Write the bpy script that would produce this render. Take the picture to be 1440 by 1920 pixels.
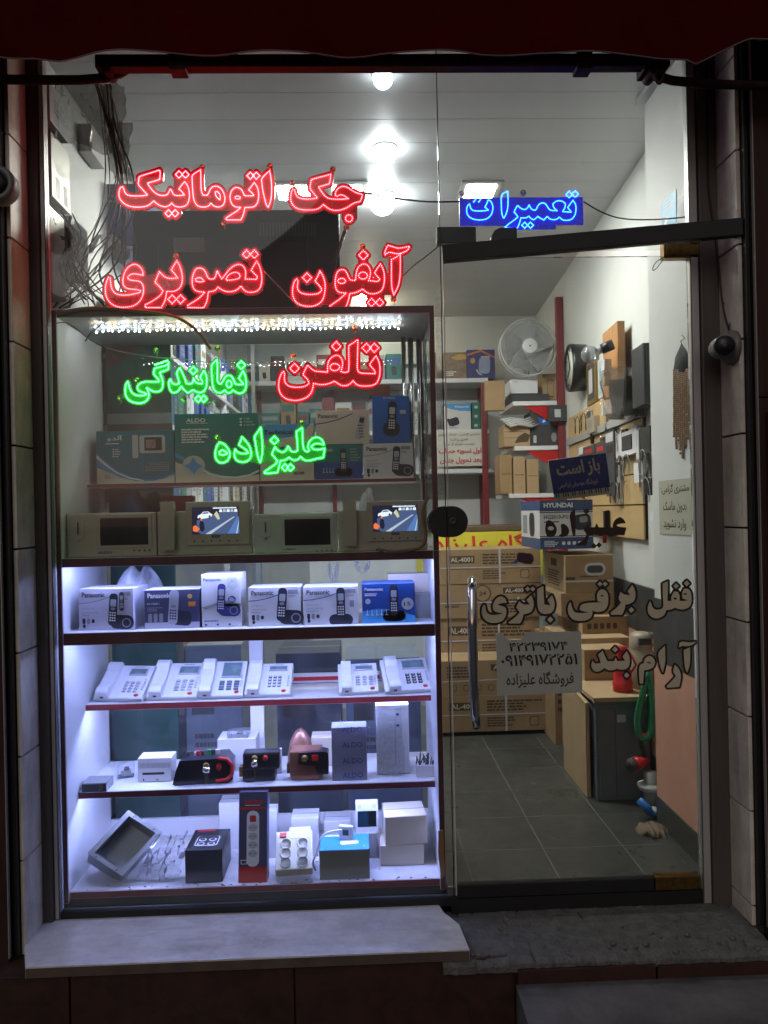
import bpy, bmesh, math, random
import numpy as np
from mathutils import Vector, Matrix
from mathutils.geometry import tessellate_polygon
R = math.radians
rnd = random.Random(11)
sc = bpy.context.scene
col = sc.collection
for _o in list(bpy.data.objects):
    bpy.data.objects.remove(_o)

# ------------------------------------------------------------------ camera
DIST, ZCAM, FPX = 2.4, 1.5, 1440.0          # metres to the glass, eye height, focal length in photo pixels
YAW, ROLL = R(1.9), R(1.22)
CAM = Vector((0, -DIST, ZCAM))
_F = Vector((math.sin(YAW), math.cos(YAW), 0))
_R0 = Vector((math.cos(YAW), -math.sin(YAW), 0)); _U0 = Vector((0, 0, 1))
_R = math.cos(ROLL)*_R0 - math.sin(ROLL)*_U0
_U = math.sin(ROLL)*_R0 + math.cos(ROLL)*_U0
cd = bpy.data.cameras.new('camera'); cam = bpy.data.objects.new('camera', cd); col.objects.link(cam)
cam.matrix_world = Matrix(((_R.x, _U.x, -_F.x, CAM.x), (_R.y, _U.y, -_F.y, CAM.y), (_R.z, _U.z, -_F.z, CAM.z), (0, 0, 0, 1)))
cd.sensor_fit = 'VERTICAL'; cd.sensor_height = 36; cd.lens = 36*FPX/1920; cd.clip_start = 0.05; cd.clip_end = 800
sc.camera = cam

# ------------------------------------------------------------------ world: night sky, faint street ambience
w = bpy.data.worlds.new('World'); sc.world = w; w.use_nodes = True
nt = w.node_tree
sky = nt.nodes.new('ShaderNodeTexSky'); sky.sky_type = 'NISHITA'; sky.sun_disc = False
sky.sun_elevation = R(1.0); sky.sun_rotation = R(200); sky.air_density = 1.6; sky.dust_density = 2.0; sky.ozone_density = 4.0
bg = nt.nodes['Background']; bg.inputs['Strength'].default_value = 0.10
hs = nt.nodes.new('ShaderNodeHueSaturation'); hs.inputs['Saturation'].default_value = .35      # dull city night glow
mxw = nt.nodes.new('ShaderNodeMix'); mxw.data_type = 'RGBA'; mxw.blend_type = 'MULTIPLY'; mxw.inputs[0].default_value = 1; mxw.inputs[7].default_value = (1, .86, .76, 1)
nt.links.new(sky.outputs[0], hs.inputs['Color']); nt.links.new(hs.outputs[0], mxw.inputs[6]); nt.links.new(mxw.outputs[2], bg.inputs[0])
sun = bpy.data.lights.new('street_light_sun', 'SUN'); sun.energy = 0.12; sun.angle = R(40); sun.color = (1, .95, .9)  # soft sun lamp standing in for unseen street light behind the camera
so = bpy.data.objects.new('street_light_sun', sun); col.objects.link(so); so.rotation_euler = (R(55), 0, R(-20))
sc.view_settings.view_transform = 'Standard'; sc.view_settings.look = 'None'
sc.view_settings.exposure = 1.75; sc.view_settings.gamma = 1.0; sc.view_settings.use_curve_mapping = False
cy = sc.cycles
cy.max_bounces = 8; cy.diffuse_bounces = 3; cy.glossy_bounces = 3; cy.transmission_bounces = 4
cy.transparent_max_bounces = 20; cy.caustics_reflective = False; cy.caustics_refractive = False
cy.sample_clamp_indirect = 4.0; cy.sample_clamp_direct = 0.0
cy.use_denoising = True

# ------------------------------------------------------------------ photo pixel -> world point on the plane y = Y
def P(x, y, Y=0.0):
    x, y = float(x), float(y)
    d = _F + (x-720)/FPX*_R - (y-960)/FPX*_U
    t = (Y - CAM.y)/d.y
    return CAM + d*t
def PX(x, y, X):                       # ... on the plane x = X
    x, y = float(x), float(y)
    d = _F + (x-720)/FPX*_R - (y-960)/FPX*_U
    return CAM + d*((X-CAM.x)/d.x)
def PZ(x, y, Z):                       # ... on the plane z = Z
    x, y = float(x), float(y)
    d = _F + (x-720)/FPX*_R - (y-960)/FPX*_U
    return CAM + d*((Z-CAM.z)/d.z)

# ------------------------------------------------------------------ materials
MATS = {}
def M(name, c, rough=.5, metal=0., var=.12, scale=18., bump=0., bscale=None, emit=None, es=0., spec=.5, coat=0., trans=0., stretch=None):
    if name in MATS: return MATS[name]
    m = bpy.data.materials.new(name); m.use_nodes = True; MATS[name] = m
    n, l = m.node_tree.nodes, m.node_tree.links
    b = n['Principled BSDF']
    b.inputs['Roughness'].default_value = rough; b.inputs['Metallic'].default_value = metal
    b.inputs['Specular IOR Level'].default_value = spec; b.inputs['Coat Weight'].default_value = coat
    b.inputs['Transmission Weight'].default_value = trans
    tc = n.new('ShaderNodeTexCoord'); mp = n.new('ShaderNodeMapping'); l.new(tc.outputs['Object'], mp.inputs[0])
    if stretch: mp.inputs['Scale'].default_value = stretch
    if var > 0:
        no = n.new('ShaderNodeTexNoise'); no.inputs['Scale'].default_value = scale; no.inputs['Detail'].default_value = 5
        no.inputs['Roughness'].default_value = .62
        l.new(mp.outputs[0], no.inputs['Vector'])
        cr = n.new('ShaderNodeValToRGB')
        cr.color_ramp.elements[0].position = .3; cr.color_ramp.elements[1].position = .72
        cr.color_ramp.elements[0].color = tuple(min(1, x*(1-var)) for x in c)+(1,)
        cr.color_ramp.elements[1].color = tuple(min(1, x*(1+var*.7)) for x in c)+(1,)
        l.new(no.outputs['Fac'], cr.inputs[0]); l.new(cr.outputs[0], b.inputs['Base Color'])
        rm = n.new('ShaderNodeMapRange'); rm.inputs['To Min'].default_value = max(0, rough-.08); rm.inputs['To Max'].default_value = min(1, rough+.1)
        l.new(no.outputs['Fac'], rm.inputs[0]); l.new(rm.outputs[0], b.inputs['Roughness'])
    else:
        b.inputs['Base Color'].default_value = tuple(c)+(1,)
    if bump > 0:
        n2 = n.new('ShaderNodeTexNoise'); n2.inputs['Scale'].default_value = bscale or scale*3; n2.inputs['Detail'].default_value = 6
        l.new(mp.outputs[0], n2.inputs['Vector'])
        bp = n.new('ShaderNodeBump'); bp.inputs['Strength'].default_value = bump; bp.inputs['Distance'].default_value = .01
        l.new(n2.outputs['Fac'], bp.inputs['Height']); l.new(bp.outputs[0], b.inputs['Normal'])
    if emit:
        b.inputs['Emission Color'].default_value = tuple(emit)+(1,); b.inputs['Emission Strength'].default_value = es
    return m
def EM(name, c, s):
    if name in MATS: return MATS[name]
    m = bpy.data.materials.new(name); m.use_nodes = True; MATS[name] = m
    n, l = m.node_tree.nodes, m.node_tree.links
    e = n.new('ShaderNodeEmission'); e.inputs[0].default_value = tuple(c)+(1,); e.inputs[1].default_value = s
    l.new(e.outputs[0], n['Material Output'].inputs[0]); n.remove(n['Principled BSDF'])
    return m
def GLASS(name, tint=(.93, .96, .95), haze=.03, rough=.02, refl=.8, hscale=(3, 3, .6), hcol=(.7, .72, .74)):
    if name in MATS: return MATS[name]
    m = bpy.data.materials.new(name); m.use_nodes = True; MATS[name] = m
    n, l = m.node_tree.nodes, m.node_tree.links
    n.remove(n['Principled BSDF'])
    tr = n.new('ShaderNodeBsdfTransparent'); tr.inputs[0].default_value = tuple(tint)+(1,)
    gl = n.new('ShaderNodeBsdfGlossy'); gl.inputs['Roughness'].default_value = rough
    fr = n.new('ShaderNodeFresnel'); fr.inputs[0].default_value = 1.45
    mu = n.new('ShaderNodeMath'); mu.operation = 'MULTIPLY'; mu.inputs[1].default_value = refl; l.new(fr.outputs[0], mu.inputs[0])
    mx = n.new('ShaderNodeMixShader'); l.new(mu.outputs[0], mx.inputs[0]); l.new(tr.outputs[0], mx.inputs[1]); l.new(gl.outputs[0], mx.inputs[2])
    df = n.new('ShaderNodeBsdfDiffuse'); df.inputs[0].default_value = tuple(hcol)+(1,)
    tc = n.new('ShaderNodeTexCoord'); mp = n.new('ShaderNodeMapping'); mp.inputs['Scale'].default_value = hscale; l.new(tc.outputs['Object'], mp.inputs[0])
    no = n.new('ShaderNodeTexNoise'); no.inputs['Scale'].default_value = 4; no.inputs['Detail'].default_value = 8; l.new(mp.outputs[0], no.inputs['Vector'])
    mr = n.new('ShaderNodeMapRange'); mr.inputs['From Min'].default_value = .35; mr.inputs['From Max'].default_value = .8
    mr.inputs['To Min'].default_value = haze*.3; mr.inputs['To Max'].default_value = haze*2.2; l.new(no.outputs['Fac'], mr.inputs[0])
    m2 = n.new('ShaderNodeMixShader'); l.new(mr.outputs[0], m2.inputs[0]); l.new(mx.outputs[0], m2.inputs[1]); l.new(df.outputs[0], m2.inputs[2])
    l.new(m2.outputs[0], n['Material Output'].inputs[0])
    return m
def TILE(name, c1, c2, rough=.35, scale=3., stretch=(1, 1, 4), bump=.05, rot=(0, 0, 0), stain=0., sscale=2.5):
    """stone with veins: wave + noise"""
    if name in MATS: return MATS[name]
    m = bpy.data.materials.new(name); m.use_nodes = True; MATS[name] = m
    n, l = m.node_tree.nodes, m.node_tree.links
    b = n['Principled BSDF']; b.inputs['Roughness'].default_value = rough
    tc = n.new('ShaderNodeTexCoord'); mp = n.new('ShaderNodeMapping'); mp.inputs['Scale'].default_value = stretch; mp.inputs['Rotation'].default_value = rot
    l.new(tc.outputs['Object'], mp.inputs[0])
    oi = n.new('ShaderNodeObjectInfo'); ad = n.new('ShaderNodeVectorMath'); ad.operation = 'MULTIPLY_ADD'
    l.new(oi.outputs['Random'], ad.inputs[0]); ad.inputs[1].default_value = (9, 5, 7); l.new(mp.outputs[0], ad.inputs[2])
    no = n.new('ShaderNodeTexNoise'); no.inputs['Scale'].default_value = scale; no.inputs['Detail'].default_value = 9; no.inputs['Roughness'].default_value = .65
    no.inputs['Distortion'].default_value = .6
    l.new(ad.outputs[0], no.inputs['Vector'])
    cr = n.new('ShaderNodeValToRGB'); e = cr.color_ramp.elements
    e[0].position = .32; e[0].color = tuple(c2)+(1,); e[1].position = .6; e[1].color = tuple(c1)+(1,)
    l.new(no.outputs['Fac'], cr.inputs[0])
    n3 = n.new('ShaderNodeTexNoise'); n3.inputs['Scale'].default_value = sscale; n3.inputs['Detail'].default_value = 12; n3.inputs['Roughness'].default_value = .75
    l.new(tc.outputs['Object'], n3.inputs['Vector'])
    c3 = n.new('ShaderNodeValToRGB'); c3.color_ramp.elements[0].position = .36; c3.color_ramp.elements[1].position = .56
    c3.color_ramp.elements[0].color = (1-stain,)*3+(1,); c3.color_ramp.elements[1].color = (1, 1, 1, 1); l.new(n3.outputs['Fac'], c3.inputs[0])
    mm_ = n.new('ShaderNodeMix'); mm_.data_type = 'RGBA'; mm_.blend_type = 'MULTIPLY'; mm_.inputs[0].default_value = 1
    l.new(cr.outputs[0], mm_.inputs[6]); l.new(c3.outputs[0], mm_.inputs[7]); l.new(mm_.outputs[2], b.inputs['Base Color'])
    rg = n.new('ShaderNodeMapRange'); rg.inputs['From Min'].default_value = .3; rg.inputs['From Max'].default_value = .7; rg.inputs['To Min'].default_value = min(1, rough+.25); rg.inputs['To Max'].default_value = rough
    l.new(n3.outputs['Fac'], rg.inputs[0]); l.new(rg.outputs[0], b.inputs['Roughness'])
    bp = n.new('ShaderNodeBump'); bp.inputs['Strength'].default_value = bump; bp.inputs['Distance'].default_value = .004
    l.new(no.outputs['Fac'], bp.inputs['Height']); l.new(bp.outputs[0], b.inputs['Normal'])
    return m

# ------------------------------------------------------------------ mesh builder
class MB:
    def __init__(s): s.v = []; s.f = []; s.m = []; s.sm = []
    def add(s, vs, fs, m, smooth=False):
        k = len(s.v); s.v += [tuple(p) for p in vs]
        for f in fs: s.f.append(tuple(k+i for i in f)); s.m.append(m); s.sm.append(smooth)
    def box(s, c, size, m, rot=None):
        hx, hy, hz = (a/2 for a in size); c = Vector(c)
        vs = [Vector((x, y, z)) for x in (-hx, hx) for y in (-hy, hy) for z in (-hz, hz)]
        if rot is not None: vs = [rot @ p for p in vs]
        s.add([c+p for p in vs], [(0, 1, 3, 2), (4, 6, 7, 5), (0, 4, 5, 1), (2, 3, 7, 6), (0, 2, 6, 4), (1, 5, 7, 3)], m)
    def bb(s, x0, x1, y0, y1, z0, z1, m): s.box(((x0+x1)/2, (y0+y1)/2, (z0+z1)/2), (abs(x1-x0), abs(y1-y0), abs(z1-z0)), m)
    def quad(s, a, b, c, d, m): s.add([a, b, c, d], [(0, 1, 2, 3)], m)
    def tube(s, pts, r, m, n=8, closed=False, caps=True, flat=1.0):
        pts = [Vector(p) for p in pts]; N = len(pts); vs = []; prev = None
        for i, p in enumerate(pts):
            a = pts[(i-1) % N] if (closed or i > 0) else p; b = pts[(i+1) % N] if (closed or i < N-1) else p
            t = (b-a).normalized() if (b-a).length > 1e-9 else Vector((0, 0, 1))
            if prev is None:
                up = Vector((0, 0, 1)) if abs(t.z) < .9 else Vector((1, 0, 0)); u = t.cross(up).normalized()
            else:
                u = prev - t*prev.dot(t); u = u.normalized() if u.length > 1e-9 else t.orthogonal().normalized()
            prev = u; wv = t.cross(u)
            rr = r[i] if isinstance(r, (list, tuple)) else r
            for k in range(n):
                a_ = 2*math.pi*k/n; vs.append(p + u*math.cos(a_)*rr + wv*math.sin(a_)*rr*flat)
        fs = []
        for i in range(N if closed else N-1):
            j = (i+1) % N
            for k in range(n): fs.append((i*n+k, i*n+(k+1) % n, j*n+(k+1) % n, j*n+k))
        if caps and not closed: fs.append(tuple(range(n))[::-1]); fs.append(tuple((N-1)*n+k for k in range(n)))
        s.add(vs, fs, m, True)
    def cyl(s, a, b, r, m, n=16, r2=None): s.tube([a, b], [r, r if r2 is None else r2], m, n)
    def lathe(s, prof, o, ax, m, n=24):
        """prof: (distance along axis, radius)"""
        o = Vector(o); ax = Vector(ax).normalized(); u = ax.orthogonal().normalized(); v = ax.cross(u); vs = []
        for h, r in prof:
            for k in range(n):
                a = 2*math.pi*k/n; vs.append(o+ax*h+(u*math.cos(a)+v*math.sin(a))*r)
        fs = []
        for i in range(len(prof)-1):
            for k in range(n): fs.append((i*n+k, i*n+(k+1) % n, (i+1)*n+(k+1) % n, (i+1)*n+k))
        fs.append(tuple(range(n))[::-1]); fs.append(tuple((len(prof)-1)*n+k for k in range(n)))
        s.add(vs, fs, m, True)
    def ball(s, c, r, m, n=8, k=5, sz=(1, 1, 1)):
        c = Vector(c); vs = [c+Vector((0, 0, r*sz[2]))]
        for i in range(1, k):
            t = math.pi*i/k
            for j in range(n):
                a = 2*math.pi*j/n; vs.append(c+Vector((math.sin(t)*math.cos(a)*r*sz[0], math.sin(t)*math.sin(a)*r*sz[1], math.cos(t)*r*sz[2])))
        vs.append(c-Vector((0, 0, r*sz[2]))); fs = [(0, 1+j, 1+(j+1) % n) for j in range(n)]
        for i in range(k-2):
            for j in range(n): fs.append((1+i*n+j, 1+(i+1)*n+j, 1+(i+1)*n+(j+1) % n, 1+i*n+(j+1) % n))
        L = len(vs)-1; fs += [(L, 1+(k-2)*n+(j+1) % n, 1+(k-2)*n+j) for j in range(n)]
        s.add(vs, fs, m, True)
    def prism(s, poly, o, ux, uy, dep, m, side=None):
        """poly 2D in (ux,uy) from o, extruded along dep (Vector)"""
        o, ux, uy, dep = Vector(o), Vector(ux), Vector(uy), Vector(dep)
        n = len(poly); vs = [o+ux*a+uy*b for a, b in poly]; vs += [p+dep for p in vs]
        tr = tessellate_polygon([[Vector((a, b, 0)) for a, b in poly]])
        s.add(vs, [tuple(t) for t in tr], m)
        s.add(vs, [tuple(n+i for i in t) for t in tr], m)
        s.add(vs, [(i, (i+1) % n, n+(i+1) % n, n+i) for i in range(n)], side or m)
    def build(s, name, parent=None, bevel=0., local=False, seg=2):
        me = bpy.data.meshes.new(name); off = Vector((0, 0, 0))
        if parent is not None and not local:
            r_ = parent
            while r_.parent is not None: r_ = r_.parent
            off = Vector(r_.get('_base', (0, 0, 0)))
        if parent is None or local: pass
        vs = [(p[0]-off.x, p[1]-off.y, p[2]-off.z) for p in s.v]
        me.from_pydata(vs, [], s.f)
        ms = []
        for k in s.m:
            if k not in ms: ms.append(k)
        for k in ms: me.materials.append(k)
        for p, k, sm in zip(me.polygons, s.m, s.sm): p.material_index = ms.index(k); p.use_smooth = sm
        me.validate()
        bm = bmesh.new(); bm.from_mesh(me)
        bmesh.ops.recalc_face_normals(bm, faces=bm.faces)
        if bevel > 0:
            es = [e for e in bm.edges if len(e.link_faces) == 2 and e.calc_face_angle(0) > .6]
            bmesh.ops.bevel(bm, geom=es, offset=bevel, segments=seg, profile=.6, affect='EDGES', clamp_overlap=True)
        bm.to_mesh(me); bm.free()
        o = bpy.data.objects.new(name, me); col.objects.link(o)
        if parent is not None: o.parent = parent
        return o
def tag(o, label, cat, group=None, kind=None):
    o['label'] = label; o['category'] = cat
    if group: o['group'] = group
    if kind: o['kind'] = kind
    return o
def thing(name, label, cat, loc=(0, 0, 0), rotz=0., group=None, rot=None):
    o = bpy.data.objects.new(name, None); col.objects.link(o); o.empty_display_size = .05
    o.location = loc; o.rotation_euler = rot if rot else (0, 0, rotz); o['_base'] = tuple(loc)
    return tag(o, label, cat, group)
def struct(o): o['kind'] = 'structure'; return o
def stuff(o): o['kind'] = 'stuff'; return o

# ------------------------------------------------------------------ lettering
FORMS = {'ا': 'ﺍﺎ', 'آ': 'ﺁﺂ', 'ب': 'ﺏﺐﺑﺒ', 'پ': 'ﭖﭗﭘﭙ', 'ت': 'ﺕﺖﺗﺘ', 'ج': 'ﺝﺞﺟﺠ', 'ح': 'ﺡﺢﺣﺤ', 'خ': 'ﺥﺦﺧﺨ', 'د': 'ﺩﺪ', 'ر': 'ﺭﺮ', 'ز': 'ﺯﺰ',
         'س': 'ﺱﺲﺳﺴ', 'ش': 'ﺵﺶﺷﺸ', 'ص': 'ﺹﺺﺻﺼ', 'ع': 'ﻉﻊﻋﻌ', 'ف': 'ﻑﻒﻓﻔ', 'ق': 'ﻕﻖﻗﻘ', 'ک': 'ﮎﮏﮐﮑ', 'گ': 'ﮒﮓﮔﮕ', 'ل': 'ﻝﻞﻟﻠ',
         'م': 'ﻡﻢﻣﻤ', 'ن': 'ﻥﻦﻧﻨ', 'و': 'ﻭﻮ', 'ه': 'ﻩﻪﻫﻬ', 'ی': 'ﯼﯽﯾﯿ'}
def rtl(s):
    out = []
    for i, c in enumerate(s):
        f = FORMS.get(c)
        if not f: out.append(c); continue
        pj = i > 0 and len(FORMS.get(s[i-1], '')) == 4
        nj = i+1 < len(s) and s[i+1] in FORMS and len(f) == 4
        out.append(f[(3 if pj else 2) if nj else (1 if pj else 0)])
    return ''.join(out)[::-1]
_TX = {}
def TXT(s, bold=0.):
    k = (s, bold)
    if k in _TX: return _TX[k]
    c = bpy.data.curves.new('t', 'FONT'); c.body = s; c.resolution_u = 2; c.offset = bold
    o = bpy.data.objects.new('t', c); col.objects.link(o)
    me = bpy.data.meshes.new_from_object(o.evaluated_get(bpy.context.evaluated_depsgraph_get()))
    v = np.array([p.co[:2] for p in me.vertices]) if len(me.vertices) else np.zeros((1, 2))
    f = [tuple(p.vertices) for p in me.polygons]
    bpy.data.objects.remove(o); bpy.data.curves.remove(c); bpy.data.meshes.remove(me)
    lo, hi = v.min(0), v.max(0)
    _TX[k] = ((v-lo)/np.maximum(hi-lo, 1e-6), f, (hi-lo)[0]/max(1e-6, (hi-lo)[1]))
    return _TX[k]
class Decal:
    """flat print on a face: origin o (lower left), full-width vector ux, full-height vector uy; n points out of the face"""
    def __init__(s, mb, o, ux, uy, n, e=.0006):
        s.mb, s.o, s.ux, s.uy, s.n, s.e = mb, Vector(o), Vector(ux), Vector(uy), Vector(n).normalized(), e
    def p(s, u, v, L): return s.o+s.ux*u+s.uy*v+s.n*(s.e*L)
    def poly(s, pts, m, L=1):
        tr = tessellate_polygon([[Vector((a, b, 0)) for a, b in pts]])
        s.mb.add([s.p(a, b, L) for a, b in pts], [tuple(t) for t in tr], m)
    def rect(s, u0, v0, u1, v1, m, L=1): s.mb.add([s.p(u0, v0, L), s.p(u1, v0, L), s.p(u1, v1, L), s.p(u0, v1, L)], [(0, 1, 2, 3)], m)
    def rr(s, cu, cv, w, h, ang, m, L=1, rad=.3):
        """rounded rectangle in real units (metres) centred at (cu,cv), turned by ang"""
        W, H = s.ux.length, s.uy.length; r = rad*min(w, h); pts = []
        for sx, sy, a0 in ((1, 1, 0), (-1, 1, 90), (-1, -1, 180), (1, -1, 270)):
            for k in range(4):
                a = R(a0+30*k); pts.append((sx*(w/2-r)+r*math.cos(a), sy*(h/2-r)+r*math.sin(a)))
        c, n = math.cos(ang), math.sin(ang)
        s.poly([(cu+(x*c-y*n)/W, cv+(x*n+y*c)/H) for x, y in pts], m, L)
    def ell(s, cu, cv, ru, rv, m, L=1, n=20): s.poly([(cu+ru*math.cos(2*math.pi*k/n), cv+rv*math.sin(2*math.pi*k/n)) for k in range(n)], m, L)
    def text(s, t, u0, v0, u1, v1, m, L=2, bold=0., fa=False):
        v, f, asp = TXT(rtl(t) if fa else t, bold)
        s.mb.add([s.p(u0+(u1-u0)*a, v0+(v1-v0)*b, L) for a, b in v], f, m)
    def lines(s, u0, v0, u1, v1, k, m, L=1, right=False, fill=.55):
        """rows of tiny unreadable print"""
        for i in range(k):
            v = v1-(v1-v0)*(i+.5)/k; h = (v1-v0)/k*fill*.5; x = u0 if not right else u1; e = u1 if not right else u0
            end = x+(e-x)*rnd.uniform(.6, 1)
            while abs(x-end) > abs(u1-u0)*.02 and (x < end) == (u0 < u1 and not right):
                wd = (u1-u0)*rnd.uniform(.05, .16)*(1 if not right else -1); nx = x+wd
                if (nx > end) != right: nx = end
                s.rect(min(x, nx), v-h, max(x, nx), v+h, m, L); x = nx+(u1-u0)*.018*(1 if not right else -1)

# ------------------------------------------------------------------ traced lettering: union of outlines, grown by off (photo pixels)
def plate2d(loops, off, res=1.0):
    A = np.concatenate([np.array(l, float) for l in loops]); lo = A.min(0)-off-3*res; hi = A.max(0)+off+3*res
    nx, ny = int((hi[0]-lo[0])/res)+2, int((hi[1]-lo[1])/res)+2
    gx = lo[0]+np.arange(nx)*res; gy = lo[1]+np.arange(ny)*res
    X, Y = np.meshgrid(gx, gy); fld = np.full(X.shape, 1e9)
    for l in loops:
        q = np.array(l, float); d2 = np.full(X.shape, 1e18); ins = np.zeros(X.shape, bool)
        for a, b in zip(q, np.roll(q, -1, 0)):
            e = b-a; L = e@e+1e-12
            t = np.clip(((X-a[0])*e[0]+(Y-a[1])*e[1])/L, 0, 1)
            d2 = np.minimum(d2, (X-a[0]-t*e[0])**2+(Y-a[1]-t*e[1])**2)
            c = ((a[1] > Y) != (b[1] > Y))
            if abs(e[1]) > 1e-9: ins ^= c & (X < a[0]+e[0]*(Y-a[1])/e[1])
        d = np.sqrt(d2); fld = np.minimum(fld, np.where(ins, -d, d))
    fld = fld-off; fld[np.abs(fld) < 1e-6] = 1e-6
    vid = {}; vs = []; faces = []; edges = []
    def V(key, p):
        if key not in vid: vid[key] = len(vs); vs.append(p)
        return vid[key]
    neg = fld < 0
    for j in range(ny-1):
        run = None
        for i in range(nx):
            full = i < nx-1 and neg[j, i] and neg[j, i+1] and neg[j+1, i] and neg[j+1, i+1]
            if full:
                if run is None: run = i
                continue
            if run is not None:
                faces.append([V((k[0], k[1]), (gx[k[0]], gy[k[1]])) for k in ((run, j), (i, j), (i, j+1), (run, j+1))]); run = None
            if i == nx-1: break
            cs = [(i, j), (i+1, j), (i+1, j+1), (i, j+1)]; poly = []; cr = []
            for k in range(4):
                a, b = cs[k], cs[(k+1) % 4]; fa, fb = fld[a[1], a[0]], fld[b[1], b[0]]
                if fa < 0: poly.append(V(a, (gx[a[0]], gy[a[1]])))
                if (fa < 0) != (fb < 0):
                    t = fa/(fa-fb); v = V((min(a, b), max(a, b)), (gx[a[0]]+t*(gx[b[0]]-gx[a[0]]), gy[a[1]]+t*(gy[b[1]]-gy[a[1]])))
                    poly.append(v); cr.append((v, fa < 0))
            if len(poly) >= 3: faces.append(poly)
            if len(cr) == 2: edges.append((cr[0][0], cr[1][0]))
    return vs, faces, edges
def slab(mb, loops, off, y0, y1, m, side=None, res=1.0):
    """a plate cut to the traced outline, from plane y0 (street side) to y1"""
    vs, fs, es = plate2d(loops, off, res); n = len(vs)
    w3 = [P(a, b, y0) for a, b in vs]; sh = Vector((0, y1-y0, 0))
    mb.add(w3+[p+sh for p in w3], [tuple(f) for f in fs]+[tuple(n+i for i in f) for f in fs], m)
    mb.add(w3+[p+sh for p in w3], [(a, b, n+b, n+a) for a, b in es], side or m)
def loopS(s, ox, oy, k): return [(ox+float(a.split(',')[0])/k, oy+float(a.split(',')[1])/k) for a in s.split()]
def smooth(l, it=1):
    """rounds the traced polyline a little, keeping its sharp tips"""
    for _ in range(it):
        n = len(l); o = []
        for i in range(n):
            a, b, c = np.array(l[i-1]), np.array(l[i]), np.array(l[(i+1) % n])
            u, v = b-a, c-b; cs = (u@v)/(np.linalg.norm(u)*np.linalg.norm(v)+1e-9)
            if cs < .55: o.append(tuple(b))
            else: o.append(tuple(b*.75+a*.25)); o.append(tuple(b*.75+c*.25))
        l = o
    return l
def dia(cx, cy, r, ox, oy, k): return [(ox+(cx+dx*r)/k, oy+(cy+dy*r)/k) for dx, dy in ((0, -1), (1, 0), (0, 1), (-1, 0))]
def ell2(cx, cy, rx, ry, ox, oy, k, n=14): return [(ox+(cx+rx*math.cos(2*math.pi*i/n))/k, oy+(cy+ry*math.sin(2*math.pi*i/n))/k) for i in range(n)]
def rsm(l, step):
    q = [np.array(p) for p in l]+[np.array(l[0])]; out = []
    L = sum(np.linalg.norm(b-a) for a, b in zip(q, q[1:])); n = max(4, int(round(L/step))); st = L/n; acc = 0.; nxt = 0.
    for a, b in zip(q, q[1:]):
        d = np.linalg.norm(b-a)
        while nxt <= acc+d-1e-6 and len(out) < n: out.append(tuple(a+(b-a)*(nxt-acc)/max(d, 1e-9))); nxt += st
        acc += d
    return out

# ================================================================== materials in use
m_white = M('white_laminate', (.72, .72, .74), .35, var=.04, scale=5)
m_maroon = M('maroon_edging', (.11, .018, .028), .4, var=.2, scale=30)
m_redshelf = M('red_edging', (.20, .025, .03), .4, var=.2, scale=30)
m_wallw = M('wall_paint', (.60, .61, .59), .6, var=.10, scale=2.2, bump=.08, bscale=30)
m_ceil = M('ceiling_plastic', (.55, .56, .57), .42, var=.03, scale=1.2)
m_alu = M('brushed_aluminium', (.5, .5, .49), .4, metal=.45, var=.1, scale=40, stretch=(1, 1, .05))
m_frb = M('brown_grey_frame', (.10, .082, .078), .45, metal=.2, var=.25, scale=14, stretch=(1, 1, .1))
m_chrome = M('chrome', (.75, .75, .77), .08, metal=1, var=0)
m_black = M('black_plastic', (.012, .012, .014), .35, var=.2)
m_blackm = M('matt_black', (.008, .008, .009), .6, var=.3)
m_dark = M('dark_grey', (.05, .05, .055), .5, var=.2)
m_card = M('cardboard', (.33, .215, .11), .75, var=.14, scale=9, bump=.06, bscale=60)
m_card2 = M('cardboard_pale', (.42, .29, .16), .75, var=.12, scale=9, bump=.06, bscale=60)
m_cardd = M('cardboard_print', (.09, .055, .03), .8, var=.2)
m_grey = M('grey_plastic', (.27, .27, .27), .45, var=.08)
m_greyl = M('pale_grey_plastic', (.5, .5, .5), .45, var=.06)
m_metal = M('painted_grey_metal', (.25, .26, .28), .35, metal=.3, var=.08)
m_brass = M('worn_brass', (.24, .15, .045), .32, metal=.9, var=.35, scale=60)
m_red = M('red_plastic', (.5, .015, .02), .3, var=.08)
m_ink = M('black_ink', (.015, .013, .013), .6, var=0)
m_inkw = M('white_ink', (.75, .75, .75), .6, var=0)
m_inkr = M('red_ink', (.55, .02, .03), .6, var=0)
m_inkg = M('grey_ink', (.25, .26, .28), .6, var=0)
m_inkb = M('blue_ink', (.02, .05, .22), .6, var=0)
m_paper = M('paper', (.66, .65, .58), .7, var=.06, scale=8)
m_wire = M('cable_black', (.02, .018, .018), .5, var=.2)
m_wireg = M('cable_grey', (.3, .29, .27), .5, var=.15)
m_wood = M('wood', (.42, .20, .07), .45, var=.25, scale=8, stretch=(6, 6, 1))
m_tan = M('slatwall_tan', (.52, .36, .17), .5, var=.10, scale=4, stretch=(1, 1, 3))
m_glass = GLASS('window_glass', haze=.011, hscale=(2, 2, .5))
m_glassd = GLASS('door_glass', tint=(.90, .93, .92), haze=.011, hcol=(.5, .52, .5))
m_glassc = GLASS('case_glass', tint=(.86, .90, .92), haze=.035, hcol=(.6, .65, .75))
m_clear = GLASS('clear_plastic', tint=(.93, .94, .97), haze=.10, rough=.15, refl=.7, hscale=(20, 20, 20), hcol=(.8, .82, .9))
m_marble = TILE('sill_marble', (.74, .71, .69), (.56, .53, .51), .10, 6, (1, 3, 1), .02, stain=.30, sscale=3.6)
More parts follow.
